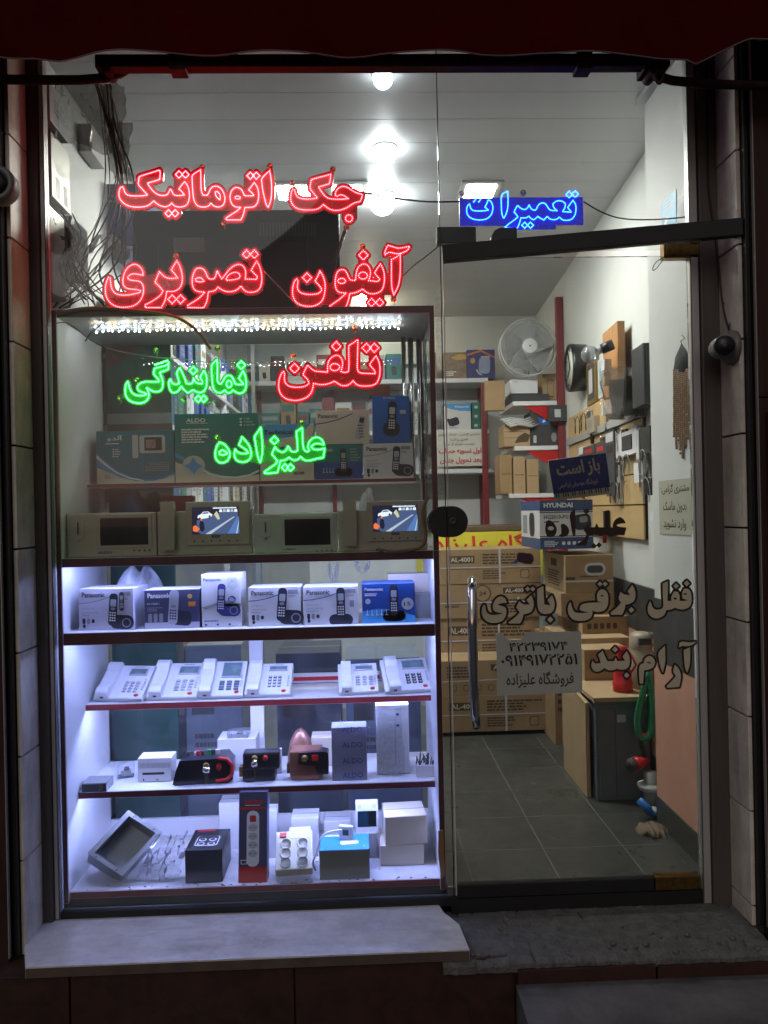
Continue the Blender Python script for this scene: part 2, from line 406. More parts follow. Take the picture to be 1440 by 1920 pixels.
m_trav = TILE('reveal_travertine', (.74, .69, .61), (.55, .49, .42), .4, 5, (3, 3, .7), .22, (0, .5, 0), stain=.30, sscale=4)
m_brown = TILE('brown_riser', (.05, .020, .015), (.025, .011, .009), .4, 14, (1, 1, 1), .08)
m_panel = M('brown_facade_panel', (.045, .020, .016), .45, spec=.25, var=.25, scale=12, stretch=(4, 4, .4))
m_rail = M('dark_guide_rail', (.02, .018, .02), .4, metal=.4, var=.3)
m_floor = TILE('floor_tile', (.060, .062, .057), (.040, .042, .039), .22, 4, (1, 1, 1), .06, stain=.35, sscale=5)
m_grout = M('grout', (.17, .17, .16), .8, var=.2)
m_joint = M('floor_joint', (.15, .15, .14), .8, var=.2)
m_mortar = M('dark_joint', (.035, .028, .024), .9, var=.2)
m_conc = M('rough_cement', (.135, .132, .128), .9, var=.35, scale=26, bump=.6, bscale=90)
m_pave = M('pavement_stone', (.12, .116, .118), .55, var=.35, scale=10, bump=.25, bscale=40)
m_street = M('street', (.05, .05, .05), .85, var=.3, scale=8, bump=.4, bscale=90)

# ================================================================== setting outside
ZS = P(470, 1706, 0).z                       # top of the marble sill
ZT = P(1100, 1705, -.02).z                  # cement threshold before the door
ZST = ZS-.098                                # top of the lower step
XL, XR = -.985, 1.145                        # the reveal's two tiled sides
YP = -.15                                    # front plane of the facade pillars
ZTOP = 3.02
b = MB(); b.bb(-60, 60, -120, -.262, -.05, 0, m_street); b.bb(-60, 60, -.2615, 60, -.05, -.01, m_street)
struct(b.build('street'))

b = MB(); x1 = P(968, 1850, -.28).x
pts = [(x1, -.272), (2.2, -.272), (2.2, -1.15), (x1+.012, -1.15), (x1-.004, -.75)]
b.prism([(x, y) for x, y in pts], (0, 0, 0), (1, 0, 0), (0, 1, 0), (0, 0, ZST), m_pave)
struct(b.build('lower_step', bevel=.006))

# brown risers under sill and threshold: single tiles with open joints
_xs = P(880, 1775, -.26).x-.08
b = MB(); b.bb(-3, _xs, -.236, -.02, 0, ZS-.032, m_brown); b.bb(_xs, 3, -.236, -.02, 0, ZT-.055, m_brown)
rs = struct(b.build('riser_wall'))
xm = P(966, 1830, -.25).x
def tile_piece(name, x0, x1_, y0, y1, z0, z1, m, parent, bev=.0015):
    q = MB(); q.bb(x0, x1_, y0, y1, z0, z1, m); return q.build(name, parent, bevel=bev)
tw = .62
x = xm
while x > -2.4:
    tile_piece('riser_tile', x-tw+.003, x-.002, -.247, -.235, .0, ZS-.034, m_brown, rs); x -= tw
x = xm
for wd in (.395, .62, .62):
    tile_piece('riser_tile', x+.004, x+wd-.002, -.272, -.235, .0, ZT-.030-.005*(x > xm+.1), m_brown, rs); x += wd

# marble window sill, with its broken corner by the door
sp = [P(97, 1712, 0), P(848, 1683, 0)]
xs1 = P(880, 1775, -.26).x
b = MB()
xs0 = P(47, 1803, -.262).x
pl = [(XL-.004, .0), (XL-.004, YP), (XL+.004, YP-.02), (xs0, -.262), (xs1, -.262), (xs1-.012, -.13), (xs1-.035, -.085), (xs1-.05, -.06), (xs1-.062, .0)]
b.prism(pl, (0, 0, ZS-.030), (1, 0, 0), (0, 1, 0), (0, 0, .030), m_marble)
b.bb(xs0+.001, xs1-.001, -.2634, -.2621, ZS-.029, ZS-.004, M('sill_edge_brown', (.10, .07, .055), .6, var=.3))  # thin darker brown strip along the sill's front edge
struct(b.build('window_sill'))

# cement threshold in front of the door: lumpy sheet
g = MB(); nx, ny = 240, 54; X0, X1 = xs1-.075, XR+.012
rr2 = random.Random(5); _r = np.random.RandomState(4)
def octave(n1, n2):
    c = _r.uniform(-1, 1, (n2+2, n1+2)); u = np.linspace(0, n1-.001, nx+1); v = np.linspace(0, n2-.001, ny+1); iu, iv = u.astype(int), v.astype(int); fu, fv = (u-iu)[None, :], (v-iv)[:, None]
    g_ = lambda a, b_: c[np.ix_(iv+a, iu+b_)]
    return (g_(0, 0)*(1-fu)+g_(0, 1)*fu)*(1-fv)+(g_(1, 0)*(1-fu)+g_(1, 1)*fu)*fv
hm = octave(9, 3)*.004+octave(30, 8)*.0016+octave(90, 22)*.0008+octave(240, 54)*.0005
pit = octave(40, 10); hm = hm-np.where(pit > .62, (pit-.62)*.03, 0)
fe = octave(60, 2)[0]*.003+octave(200, 2)[0]*.0015
vs = []
for j in range(ny+1):
    for i in range(nx+1):
        t = j/ny; y = -.266+.268*t; edge_ = max(0, 1-t*14)
        vs.append((X0+(X1-X0)*i/nx, y+fe[i]*edge_, ZT-.010*(1-t)+float(hm[j, i])-.010*edge_**2))
g.add(vs, [(j*(nx+1)+i, j*(nx+1)+i+1, (j+1)*(nx+1)+i+1, (j+1)*(nx+1)+i) for j in range(ny) for i in range(nx)], m_conc)
# front skirt
g.add([vs[i] for i in range(nx+1)]+[(vs[i][0], vs[i][1]+.002, ZT-.04) for i in range(nx+1)], [(i, nx+1+i, nx+2+i, i+1) for i in range(nx)], m_conc)
struct(g.build('cement_threshold'))
b = MB()
for k in range(46):
    bx = rr2.uniform(X0+.05, X1-.03); by = rr2.choice([rr2.uniform(-.26, -.2), rr2.uniform(-.24, -.02)]); s_ = rr2.uniform(.003, .009)
    b.ball((bx, by, ZT-.004), s_, m_conc, 5, 3, (1.3, 1, .6))
o = b.build('cement_crumbs'); stuff(o); tag(o, 'loose cement crumbs lying on the rough door threshold', 'crumbs')

# tiled reveals left and right
def reveal(name, X, sgn, z0, dz, label):
    q = MB(); q.bb(X, X+sgn*.25, YP+.004, .03 if sgn < 0 else .05, 0, 3.3, m_mortar); r = struct(q.build(name))
    z = z0
    while z > ZS: z -= dz
    while z < 3.2:
        a, c = max(z, ZS-.03)+.003, z+dz-.003
        tile_piece('wall_tile', X-sgn*.012, X, YP, -.004, a, c, m_trav, r); z += dz
    return r
reveal('reveal_wall_left', XL-.012, -1, 1.415, .30, '')
reveal('reveal_wall_right', XR+.012, 1, .585, .2816, '')
# facade pillars: brown panels and the guide rails of a shutter
for nm, X, sg in (('facade_pillar_left', XL-.012, -1), ('facade_pillar_right', XR+.012, 1)):
    q = MB(); q.bb(X+sg*.262, X+sg*1.6, YP-.01, YP+.4, 0, 3.6, m_grout); r = struct(q.build(nm))
    q = MB(); q.bb(X+sg*.024, X+sg*.36, YP-.03, YP+.003, ZS-.045 if sg < 0 else 1.815, 3.6, m_panel); q.build('brown_panel', r, bevel=.003)
    if sg > 0:
        q = MB(); q.bb(X+sg*.024, X+sg*.36, YP-.03, YP+.003, 0, 1.812, m_panel); q.build('brown_panel', r, bevel=.003)
        q = MB(); q.bb(X+sg*.044, X+sg*.34, YP-.05, YP-.031, 0, 1.77, m_panel); q.build('brown_panel', r, bevel=.004)
    q = MB(); q.bb(X+sg*.365, X+sg*1.6, YP-.03, YP-.011, 0, 3.6, m_panel); q.build('brown_panel', r, bevel=.003)
    q = MB(); q.bb(X+sg*.002, X+sg*.009, YP-.018, YP-.003, ZS-.02, 3.6, m_rail); q.bb(X+sg*.010, X+sg*.021, YP-.008, YP+.003, ZS-.02, 3.6, m_blackm)
    q.build('guide_rail', r, bevel=.002)
    q = MB(); q.bb(X+sg*.0215, X+sg*.0235, YP-.033, YP-.02, ZS-.02, 3.6, m_alu); q.build('rail_edge', r)

# ================================================================== the room
ZF = P(1000, 1652, .02).z; ZCEIL = ZCAM+1.52; YB = 3.6
XCOL = 1.10; CX_R = .256
b = MB(); b.bb(-1.3, CX_R, .46, YB+.2, ZF-.06, ZF-.0008, m_joint); b.bb(CX_R, 1.6, .0, YB+.2, ZF-.06, ZF-.0008, m_joint); fl = struct(b.build('floor'))
xg = [.616+.278*k for k in range(-3, 4)]; yg = [.25+.28*k for k in range(-1, 6)]
fm = None
for a, c in zip(xg, xg[1:]):
    for d, e in zip(yg, yg[1:]):
        x0, x1_, y0, y1 = max(a, CX_R)+.0017, min(c, XCOL+.25)-.0017, max(d, .012)+.0018, e-.0018
        if x1_ <= x0: continue
        q = MB(); q.bb(x0, x1_, y0, y1, ZF-.0007, ZF, m_floor); q.build('floor_tile', fl)
b = MB(); b.bb(-1.3, 1.6, -.02, YB+.2, ZCEIL+.02, ZCEIL+.1, m_grout); ce = struct(b.build('ceiling'))
y = .0
while y < YB:
    q = MB(); q.bb(-1.25, 1.56, y+.0008, y+.1892, ZCEIL, ZCEIL+.02, m_ceil); q.build('ceiling_panel', ce, bevel=.0015); y += .19
b = MB(); b.bb(-1.3, 1.6, YB, YB+.2, ZF-.05, ZCEIL+.1, m_wallw); struct(b.build('wall_back'))
b = MB(); b.bb(-1.3, -1.0, .035, YB, ZF-.05, ZCEIL+.02, m_wallw); struct(b.build('wall_left'))
# right wall (slightly splayed) and the pilaster at the door
def WX(Y): return 1.265+(Y-.92)*.0616
b = MB()
b.prism([(WX(.3), .3), (WX(3.7), 3.7), (1.75, 3.7), (1.75, .3)], (0, 0, ZF-.05), (1, 0, 0), (0, 1, 0), (0, 0, ZCEIL-ZF+.07), m_wallw)
wr = struct(b.build('wall_right'))
b = MB(); b.bb(XCOL, 1.4, .052, .44, ZF-.05, ZCEIL+.01, m_wallw); struct(b.build('pilaster', bevel=.004))
m_dado = TILE('black_dado_tile', (.045, .047, .05), (.025, .026, .03), .3, 6, (1, 1, 1), .05)
m_peach = M('peach_wall_panel', (.62, .32, .23), .45, var=.12, scale=7)
zd1, zd0 = P(1230, 1093, .62).z, 0
zd1 = PX(1180, 1090, WX(1.2)).z; zd0 = .93
q = MB(); e_ = .004
def wall_strip(q, y0, y1, z0, z1, m, t=.008):
    q.prism([(WX(y0)-t, y0), (WX(y1)-t, y1), (WX(y1), y1), (WX(y0), y0)], (0, 0, z0), (1, 0, 0), (0, 1, 0), (0, 0, z1-z0), m)
yy = .445
while yy < 2.6:
    q = MB(); wall_strip(q, yy+.002, min(yy+.32, 2.6), zd0, zd1, m_dado, .010); q.build('dado_tile', wr); yy += .322
q = MB(); wall_strip(q, .444, 2.6, ZF+.10, zd0-.002, m_peach, .008); q.build('peach_panel', wr)
q = MB(); wall_strip(q, .444, 2.6, ZF, ZF+.098, m_floor, .012); q.build('skirting', wr)
q = MB(); zc1 = PX(1310, 1180, XCOL).z
q.bb(XCOL-.008, XCOL, .056, .438, .932, 1.16, m_dado); q.build('dado_tile', wr)
q = MB(); q.bb(XCOL-.007, XCOL, .056, .438, ZF+.10, .93, m_peach); q.build('peach_panel', wr)
q = MB(); q.bb(XCOL-.010, XCOL, .056, .438, ZF, ZF+.098, m_floor); q.build('skirting', wr)
q = MB(); q.bb(XCOL-.03, XCOL+.02, .052, .444, ZCEIL-.02, ZCEIL-.001, m_ceil); q.build('ceiling_trim', ce)

# ================================================================== shop front: frame, fixed glass, door
XJ = P(836, 960, 0).x                                    # joint between fixed glass and door
sw = thing('shop_window', 'fixed clear glass shop window in an aluminium frame above the marble sill', 'window', (0, 0, ZS))
q = MB(); q.bb(XL-.002, XL+.030, -.03, .03, ZS-.01, 3.2, m_frb); q.bb(XL+.030, XL+.046, -.018, .018, ZS, 3.2, m_alu); q.build('frame_post', sw, bevel=.003)
q = MB(); q.bb(XL+.046, XJ-.002, -.004, .004, ZS+.012, 3.1, m_glass); q.build('glass_pane', sw)
q = MB(); q.bb(XL+.046, XJ+.01, -.014, .014, ZS-.005, ZS+.020, m_blackm); q.build('bottom_gasket', sw)
q = MB(); q.bb(XJ-.002, XJ+.001, -.0045, .0045, ZS+.02, 3.1, m_rail); q.build('joint_seal', sw)
zh_l, zh_r = P(828, 477, -.01).z, P(1393, 426, -.01).z
q = MB(); q.bb(XJ+.001, 1.072, -.004, .004, P(1100, 470, 0).z, 3.1, m_glass); q.build('transom_pane', sw)
q = MB(); q.bb(1.088, XR+.004, -.028, .028, ZT-.02, 3.2, m_frb); q.bb(1.060, 1.0875, -.016, .016, ZT, 3.2, m_alu); q.build('frame_post', sw, bevel=.003)
sd = thing('shop_door', 'frameless glass shop door with painted Persian lettering and a long chrome handle', 'door', (XJ, 0, ZT))
zdt = P(850, 480, 0).z; zdb = P(1100, 1672, 0).z+.006
q = MB(); q.bb(XJ+.008, 1.056, -.005, .005, zdb+.004, P(1100, 482, 0).z, m_glassd); q.build('glass_pane', sd)
q = MB(); q.bb(XJ+.0062, XJ+.009, -.006, .006, zdb, zdt, m_greyl); q.build('edge_strip', sd)
A, B = P(830, 477, -.022), P(1390, 427, -.150)
q = MB(); dv = B-A
q.box((A+B)/2, (dv.length, .03, .051), m_blackm, Matrix.Rotation(math.atan2(dv.y, dv.x), 3, 'Z') @ Matrix.Rotation(-math.atan2(dv.z, math.hypot(dv.x, dv.y)), 3, 'Y'))
tag(q.build('steel_bar', bevel=.002), 'black steel bar crossing above the door from the glass joint to the right tiled wall', 'bar')
q = MB(); q.bb(XJ+.010, .905, -.013, .013, zdb-.006, zdb+.036, m_blackm); q.build('bottom_rail', sd, bevel=.003)
q = MB(); q.bb(.908, 1.052, -.016, .016, zdb-.004, zdb+.04, m_brass); q.build('bottom_hinge_patch', sd, bevel=.003)
a, c = P(1243, 455, -.01), P(1325, 484, -.01)
q = MB(); q.bb(a.x, c.x, -.016, .016, c.z, a.z, m_brass); q.bb(a.x+.008, c.x-.008, -.018, -.015, c.z+.008, a.z-.008, m_brass); q.build('top_hinge_patch', sd, bevel=.002)
# handle: bowed flattened tube
hp = [P(886, 1090, -.03), P(885, 1110, -.055), P(886, 1180, -.06), P(888, 1260, -.06), P(891, 1335, -.055), P(893, 1362, -.03)]
q = MB(); q.tube(hp, .0145, m_chrome, 16); q.cyl(hp[0], hp[0]+Vector((0, .03, 0)), .012, m_chrome); q.cyl(hp[-1], hp[-1]+Vector((0, .03, 0)), .009, m_chrome)
q.build('handle', sd)
# lock: two halves across the joint
def half_stadium(x0, x1, z0, z1, left):
    r = (z1-z0)/2; cz = (z0+z1)/2; pts = []
    if left: pts = [(x1, z0), (x1, z1)]+[(x0+r-r*math.sin(R(t)), cz+r*math.cos(R(t))) for t in range(0, 181, 15)]
    else: pts = [(x0, z1), (x0, z0)]+[(x1-r+r*math.sin(R(t)), cz-r*math.cos(R(t))) for t in range(0, 181, 15)]
    return pts
a, c = P(801, 950, 0), P(876, 1006, 0)
q = MB(); q.prism(half_stadium(XJ+.001, c.x, c.z, a.z, False), (0, -.028, 0), (1, 0, 0), (0, 0, 1), (0, .05, 0), m_black)
lk = q.build('lock', sd, bevel=.003)
lp = P(849, 977, -.03); q = MB(); q.lathe([(0, .011), (.004, .0115), (.006, .009), (.006, .005), (.003, .004)], lp, (0, -1, 0), m_dark, 20); q.build('lock_cylinder', lk)
q = MB(); q.prism(half_stadium(a.x, XJ-.0015, c.z, a.z, True), (0, -.028, 0), (1, 0, 0), (0, 0, 1), (0, .05, 0), m_black); q.build('lock_keep', sw, bevel=.003)

q = MB(); q.bb(XJ-.01, 1.072, -.012, -.0005, ZT-.03, zdb-.008, m_blackm); q.build('under_door_shade', sw)  # matt black strip standing in for the shadow under the door
# door closer on the joint and its arm cover
a, c = P(818, 428, .02), P(892, 458, .02)
cl = thing('door_closer', 'black door closer box above the glass joint, left of the blue sign', 'door closer', tuple((a+c)/2))
q = MB(); q.bb(a.x, c.x, .006, .04, c.z, a.z, m_black); q.build('body', cl, bevel=.003)
q = MB(); q.bb(a.x+.055, c.x-.003, .004, .0062, c.z+.004, a.z-.004, m_dark); q.build('label_plate', cl)
a, c = P(918, 430, .02), P(968, 460, .02)
q = MB(); q.prism([(a.x, c.z), (c.x, c.z), (c.x, a.z), (a.x+.03, a.z), (a.x+.012, a.z-.01), (a.x+.002, a.z-.028)], (0, .006, 0), (1, 0, 0), (0, 0, 1), (0, .03, 0), m_black)
q.build('arm_cover', cl, bevel=.002)
q = MB(); q.tube([P(890, 455, .02), P(925, 455, .02)], .003, m_metal); q.build('arm', cl)

# ================================================================== awning over the shop front
m_awn = M('awning_fabric', (.055, .0012, .0018), .9, spec=.04, var=.25, scale=6, bump=.2, bscale=120)
m_awnp = M('awning_steel', (.035, .016, .018), .7, spec=.12, metal=.0, var=.3, scale=25)
aw = thing('awning', 'dark red fabric awning with a steel front bar and folding arms above the shop window', 'awning', (0, -.36, 2.7))
q = MB(); nx, nz = 160, 14; vs = []
edge = [(0, 108), (60, 104), (110, 112), (180, 102), (300, 97), (480, 100), (640, 103), (720, 98), (900, 102), (1010, 96), (1130, 104), (1230, 106), (1290, 105), (1308, 116), (1330, 108), (1400, 78), (1440, 80)]
for i in range(nx+1):
    t = i/nx; px_ = -520+t*2500
    y = np.interp(px_, [a for a, _ in edge], [b_ for _, b_ in edge])+math.sin(px_*.05)*.6
    e = P(px_, y, -.36)
    for j in range(nz+1):
        s_ = j/nz; vs.append((e.x, -.36+.015*math.sin(px_*.021+s_*2)*(1-s_)-.02*s_, e.z+(3.5-e.z)*s_))
q.add(vs, [(i*(nz+1)+j, (i+1)*(nz+1)+j, (i+1)*(nz+1)+j+1, i*(nz+1)+j+1) for i in range(nx) for j in range(nz)], m_awn, True)
q.build('fabric_valance', aw)
hem = [Vector(vs[i*(nz+1)])+Vector((0, .001, .001)) for i in range(nx+1)]
q = MB(); q.tube(hem, .0022, M('awning_hem', (.16, .12, .12), .9), 5); q.build('hem', aw)
q = MB(); q.bb(-2.2, 2.4, -.30, .3, 2.95+.18, 3.6, m_awnp); q.build('cassette', aw, bevel=.01)
a, c = P(182, 121, -.30), P(1252, 116, -.30)
q = MB(); q.bb(a.x, c.x, -.318, -.282, a.z-.016, a.z+.018, m_awnp)
for x_ in (335, 1092):
    e = P(x_, 118, -.30); q.bb(e.x-.022, e.x+.022, -.324, -.276, a.z-.026, a.z+.022, m_awnp)
q.build('front_bar', aw, bevel=.003)
for pts, nm in (([(-130, 146), (60, 150), (150, 150), (200, 146), (228, 136), (246, 124)], 0), ([(1228, 142), (1260, 151), (1320, 157), (1400, 160), (1560, 162)], 1)):
    q = MB(); q.tube([P(x_, y_, -.27) for x_, y_ in pts], .0125, m_awnp, 10); ar = q.build('folding_arm', aw)
    jx, jy = (205, 125) if nm == 0 else (1220, 130)
    e = P(jx, jy, -.28); q = MB(); q.bb(e.x-.03, e.x+.025, -.31, -.25, e.z-.018, e.z+.012, m_awnp); q.cyl(e+Vector((0, -.03, -.015)), e+Vector((0, .03, -.015)), .016, m_awnp)
    q.build('elbow_joint', ar, bevel=.003)
e = P(1233, 128, -.30); q = MB(); q.tube([e+Vector((.012*math.cos(t), -.01, -.02+.028*math.sin(t))) for t in np.linspace(0, 6.28, 17)[:-1]], .004, m_awnp, 6, closed=True); q.build('crank_ring', aw)

# ================================================================== display case
CX0, CX1, CYF, CYB = -.945, .252, .022, .44
def zr(y, Y, x=470): return P(x, y, Y).z
zc_top = zr(577, CYF); z_s1, z_s2, z_s3, z_s4, z_s5, z_s6 = zr(902, .26), zr(1040, CYF), zr(1179, CYF), zr(1313, .20), zr(1476, .12), zr(1661, .03)
dc = thing('display_case', 'white display case with maroon edging standing behind the shop window', 'display case', (-.35, .2, ZS))
def dpart(name, x0, x1, y0, y1, z0, z1, m, edge=None, ft=.006, lip=.0005):
    q = MB(); q.bb(x0, x1, y0+(ft if edge else 0), y1, z0, z1, m)
    if edge: q.bb(x0, x1, y0, y0+ft-.0005, z0-lip, z1+.0005, edge)
    return q.build(name, dc, bevel=.0008)
T = .018
dpart('side_panel', CX0, CX0+T, CYF, CYB, ZS+.03, zc_top, m_white, m_maroon)
dpart('side_panel', CX1-T, CX1, CYF, CYB, ZS+.03, z_s2, m_white, m_maroon)
q = MB(); q.bb(CX1-.016, CX1, CYF, CYF+.022, z_s2, zc_top-.02, m_maroon); q.build('corner_post', dc, bevel=.001)
q = MB(); q.bb(CX1-.014, CX1-.002, CYB-.02, CYB, z_s2, zc_top-.02, m_maroon); q.build('corner_post', dc, bevel=.001)
q = MB(); q.bb(CX1-.010, CX1-.006, CYF+.022, CYB-.02, z_s2, zc_top-.02, m_glassc); q.build('side_glass', dc)
dpart('top_panel', CX0+T, CX1, CYF, CYB, zc_top-.022, zc_top, M('case_top_grey', (.38, .37, .37), .5, var=.15), m_maroon)
xi0, xi1 = CX0+T+.0006, CX1-T-.0006
dpart('shelf', xi0, xi1-.03, .26, CYB, z_s1-.012, z_s1, m_white, m_redshelf)
dpart('shelf', xi0, xi1, CYF+.001, CYB, z_s2-.020, z_s2, m_white, m_maroon, lip=.007)
dpart('shelf', xi0, xi1, CYF+.001, CYB, z_s3-.032, z_s3, m_white, m_maroon, lip=.006)
dpart('shelf', xi0, xi1, .20, CYB-.005, z_s4-.010, z_s4, m_white, m_redshelf, lip=.010)
dpart('shelf', xi0, xi1, .12, CYB-.005, z_s5-.010, z_s5, m_white, m_maroon, lip=.010)
dpart('bottom_shelf', xi0, xi1, .03, CYB, z_s6-.02, z_s6, M('grubby_white_board', (.62, .60, .60), .6, var=.22, scale=12), m_redshelf)
dpart('plinth', CX0+.002, CX1-.002, CYF+.01, CYB, ZS+.001, z_s6-.0205, m_blackm)
q = MB(); a = P(470, 1300, CYB); c = P(495, 1300, CYB); q.bb(a.x, c.x, CYB-.018, CYB+.006, z_s6, z_s3-.033, m_white); q.build('back_post', dc, bevel=.001)
q = MB(); q.bb(xi0, xi1, CYB-.006, CYB+.006, z_s6+.001, z_s6+.065, m_white); q.build('back_rail', dc)
q = MB(); q.bb(xi0, xi1, CYB-.006, CYB+.006, z_s4+.002, z_s4+.036, m_white); q.bb(xi0+.2, xi1, CYB-.008, CYB-.0065, z_s4+.010, z_s4+.024, m_red); q.build('back_rail', dc)
for k, (zz0, zz1) in enumerate(((z_s1+.001, zc_top-.023), (z_s2+.001, z_s1-.013), (z_s3+.001, z_s2-.021), (z_s4+.038, z_s3-.033), (z_s5+.001, z_s4-.015), (z_s6+.067, z_s5-.015))):
    q = MB(); q.bb(xi0+.001, -.36, CYB+.007, CYB+.011, zz0, zz1, m_glassc); q.build('sliding_glass', dc)
    q = MB(); q.bb(-.40, xi1-.001, CYB+.013, CYB+.017, zz0, zz1, m_glassc); q.build('sliding_glass', dc)
    if k < 2:
        q = MB(); q.bb(-.385, -.372, CYB+.006, CYB+.0185, zz0, zz1, m_alu); q.build('glass_edge', dc)
m_led = EM('case_led', (.385, .45, 1.0), 68)
for zz, yy_, wdt in ((z_s2-.0235, .05, 1), (z_s3-.0355, .06, 1), (z_s4-.0135, .212, .97), (z_s5-.0135, .132, .97)):
    q = MB(); q.bb(xi0+.03, xi0+.03+(xi1-xi0-.06)*wdt, yy_, yy_+.006, zz, zz+.0025, m_led); q.build('led_strip', dc)
# peeled edging at the right foot of the case
a, c = P(824, 1557, .015), P(834, 1640, .015)
q = MB(); q.prism([(a.x-.004, a.z), (a.x+.012, a.z+.002), (c.x, c.z), (c.x-.012, c.z-.012), (a.x-.006, (a.z+c.z)/2)], (0, .012, 0), (1, 0, 0), (0, 0, 1), (0, .004, 0), m_wood); q.build('peeled_edging', dc)
# chrome tubes standing in the case's right rear corner
for i, (x_, r_) in enumerate(((762, .008), (775, .010), (789, .007))):
    t_ = thing('chrome_tube', ['slim chrome tube nearest the blue telephone box in the case', 'middle chrome tube with dark clamp in the case corner', 'chrome tube nearest the maroon corner post'][i], 'tube', tuple(P(x_, 905, .36+.02*i)), group='chrome tubes in the case corner')
    a, c = P(x_-6, 628+i*3, .36+.02*i), P(x_, 905, .36+.02*i); c.z = z_s1+.001; a.x = c.x
    q = MB(); q.cyl(c, a, r_, m_chrome, 12); q.build('tube', t_)
    q = MB(); q.cyl(a, a+Vector((0, 0, .022)), r_*1.5, m_dark, 12); q.build('clamp', t_)

# string of tiny lamps under the case top
m_ledw, m_ledc = EM('warm_lamp', (1, .80, .55), 46), EM('cool_lamp', (.78, .86, 1), 56)
ls = thing('string_lights', 'string of tiny warm and cool white lamps under the case top', 'string lights', tuple(P(460, 605, .16)))
q = MB(); wr_ = MB()
zt_ = zc_top-.023
for row, (yo, n) in enumerate(((.10, 46), (.17, 58))):
    a, c = P(178+row*4, 600, yo).x, P(748, 600, yo).x; pts = []
    for i in range(n):
        x_ = a+(c-a)*i/(n-1)+rnd.uniform(-.004, .004); p_ = Vector((x_, yo+rnd.uniform(-.008, .008), zt_-.006-rnd.uniform(0, .006)))
        q.ball(p_, .0021, m_ledw if rnd.random() < .5 else m_ledc, 6, 4); pts.append(p_+Vector((0, 0, .004)))
    wr_.tube(pts, .0008, m_wireg, 4)
stuff(q.build('lamp_beads', ls)); wr_.build('lamp_wire', ls)

# ================================================================== LED word signs
def mk(name, rgb, pl, es):
    return EM('led_'+name, rgb, es), M('acrylic_'+name, pl, .25, var=.05, emit=pl, es=PE[name])
PE = {'red': .12, 'green': .28, 'blue': .45}
def sign(name, label, loops, fills, colr, off=6.3, y0=.030, step=3.9, rb=1.15, plate=None, group='illuminated word signs hung inside the window', strokes=()):
    led, acr = SIGM[colr]
    allp = [p for l in loops for p in l]; cx = sum(p[0] for p in allp)/len(allp); cyy = max(p[1] for p in allp)
    t = thing(name, label, 'sign', tuple(P(cx, cyy, y0)), group=group)
    q = MB()
    if plate: q.bb(P(plate[0], plate[1], y0).x, P(plate[2], plate[3], y0).x, y0, y0+.006, P(plate[2], plate[3], y0).z, P(plate[0], plate[1], y0).z, acr)
    else: slab(q, loops+list(fills), off, y0, y0+.006, acr)
    q.build('acrylic_backing', t)
    q = MB(); k = rb*DIST/FPX
    for l in list(loops): 
        for (x_, y_) in rsm(l, step): q.ball(P(x_, y_, y0-.0018), k, led, 6, 3)
    for l in strokes:
        n = max(2, int(math.dist(l[0], l[-1])/step))
        for i in range(n+1): q.ball(P(l[0][0]+(l[-1][0]-l[0][0])*i/n, l[0][1]+(l[-1][1]-l[0][1])*i/n, y0-.0018), k, led, 6, 4)
    stuff(q.build('led_beads', t))
    return t
SIGM = {'red': mk('red', (1, .02, .028), (.20, .0, .006), 23), 'green': mk('green', (.022, 1, .055), (.0, .16, .010), 11), 'blue': mk('blue', (.008, .06, 1), (.010, .012, .22), 11)}
S = lambda s, o, k=9: smooth(loopS(s, o[0], o[1], k))
A1, A2 = (210, 300), (360, 300)
w1 = [S('180,455 200,490 215,545 255,590 320,605 420,608 520,603 600,590 560,545 500,480 440,415 450,345 460,280 560,245 680,210 800,170 815,200 805,330 700,360 600,390 620,430 680,510 740,565 800,595 870,600 930,590 955,550 985,490 1010,520 1030,580 1080,600 1150,600 1220,590 1190,540 1130,490 1170,430 1225,365 1270,420 1300,500 1310,600 1295,700 1260,760 1200,790 1120,795 1050,775 1005,725 980,760 920,790 850,785 770,750 705,690 640,750 570,785 480,795 380,795 290,780 200,735 140,670 115,600 120,520 145,460', A1),
      dia(1130, 245, 60, *A1, 9), dia(1240, 245, 60, *A1, 9), dia(955, 900, 60, *A1, 9), dia(1065, 900, 60, *A1, 9),
      S('145,165 150,250 150,400 155,520 185,590 260,595 290,540 310,480 360,445 430,440 490,480 530,540 555,620 555,690 530,760 470,795 400,790 350,765 320,725 290,770 230,795 150,795 80,765 40,700 20,620 10,500 5,400 0,280 5,255 60,215', A2),
      S('395,540 430,530 465,570 480,630 470,670 430,640 395,590', A2),
      S('1050,380 1100,450 1125,540 1125,640 1105,730 1050,790 980,800 890,800 885,850 860,940 825,1010 700,1010 580,1010 575,980 680,910 760,860 820,800 740,795 680,760 645,680 640,600 665,520 710,470 770,460 830,490 865,550 880,600 960,605 1045,600 1010,550 955,505 1000,450', A2),
      dia(985, 265, 58, *A2, 9), dia(1085, 265, 58, *A2, 9), S('730,620 770,605 815,625 810,655 770,660 730,645', A2),
      S('1310,180 1330,280 1345,420 1345,560 1330,690 1285,800 1255,760 1225,650 1195,520 1180,400 1170,320 1230,250', A2)]
fl1 = [loopS('1100,300 1300,300 1300,500 1100,500', *A1, 9), loopS('930,330 1150,330 1150,520 930,520', *A2, 9), loopS('0,600 1250,600 1250,790 0,790', *A2, 9), loopS('900,780 1120,780 1120,900 900,900', *A1, 9)]
sign('led_word_sign', 'red lit Persian word sign at upper left, the longest word of the top line', w1, fl1, 'red', step=3.0)
A3 = (535, 310)
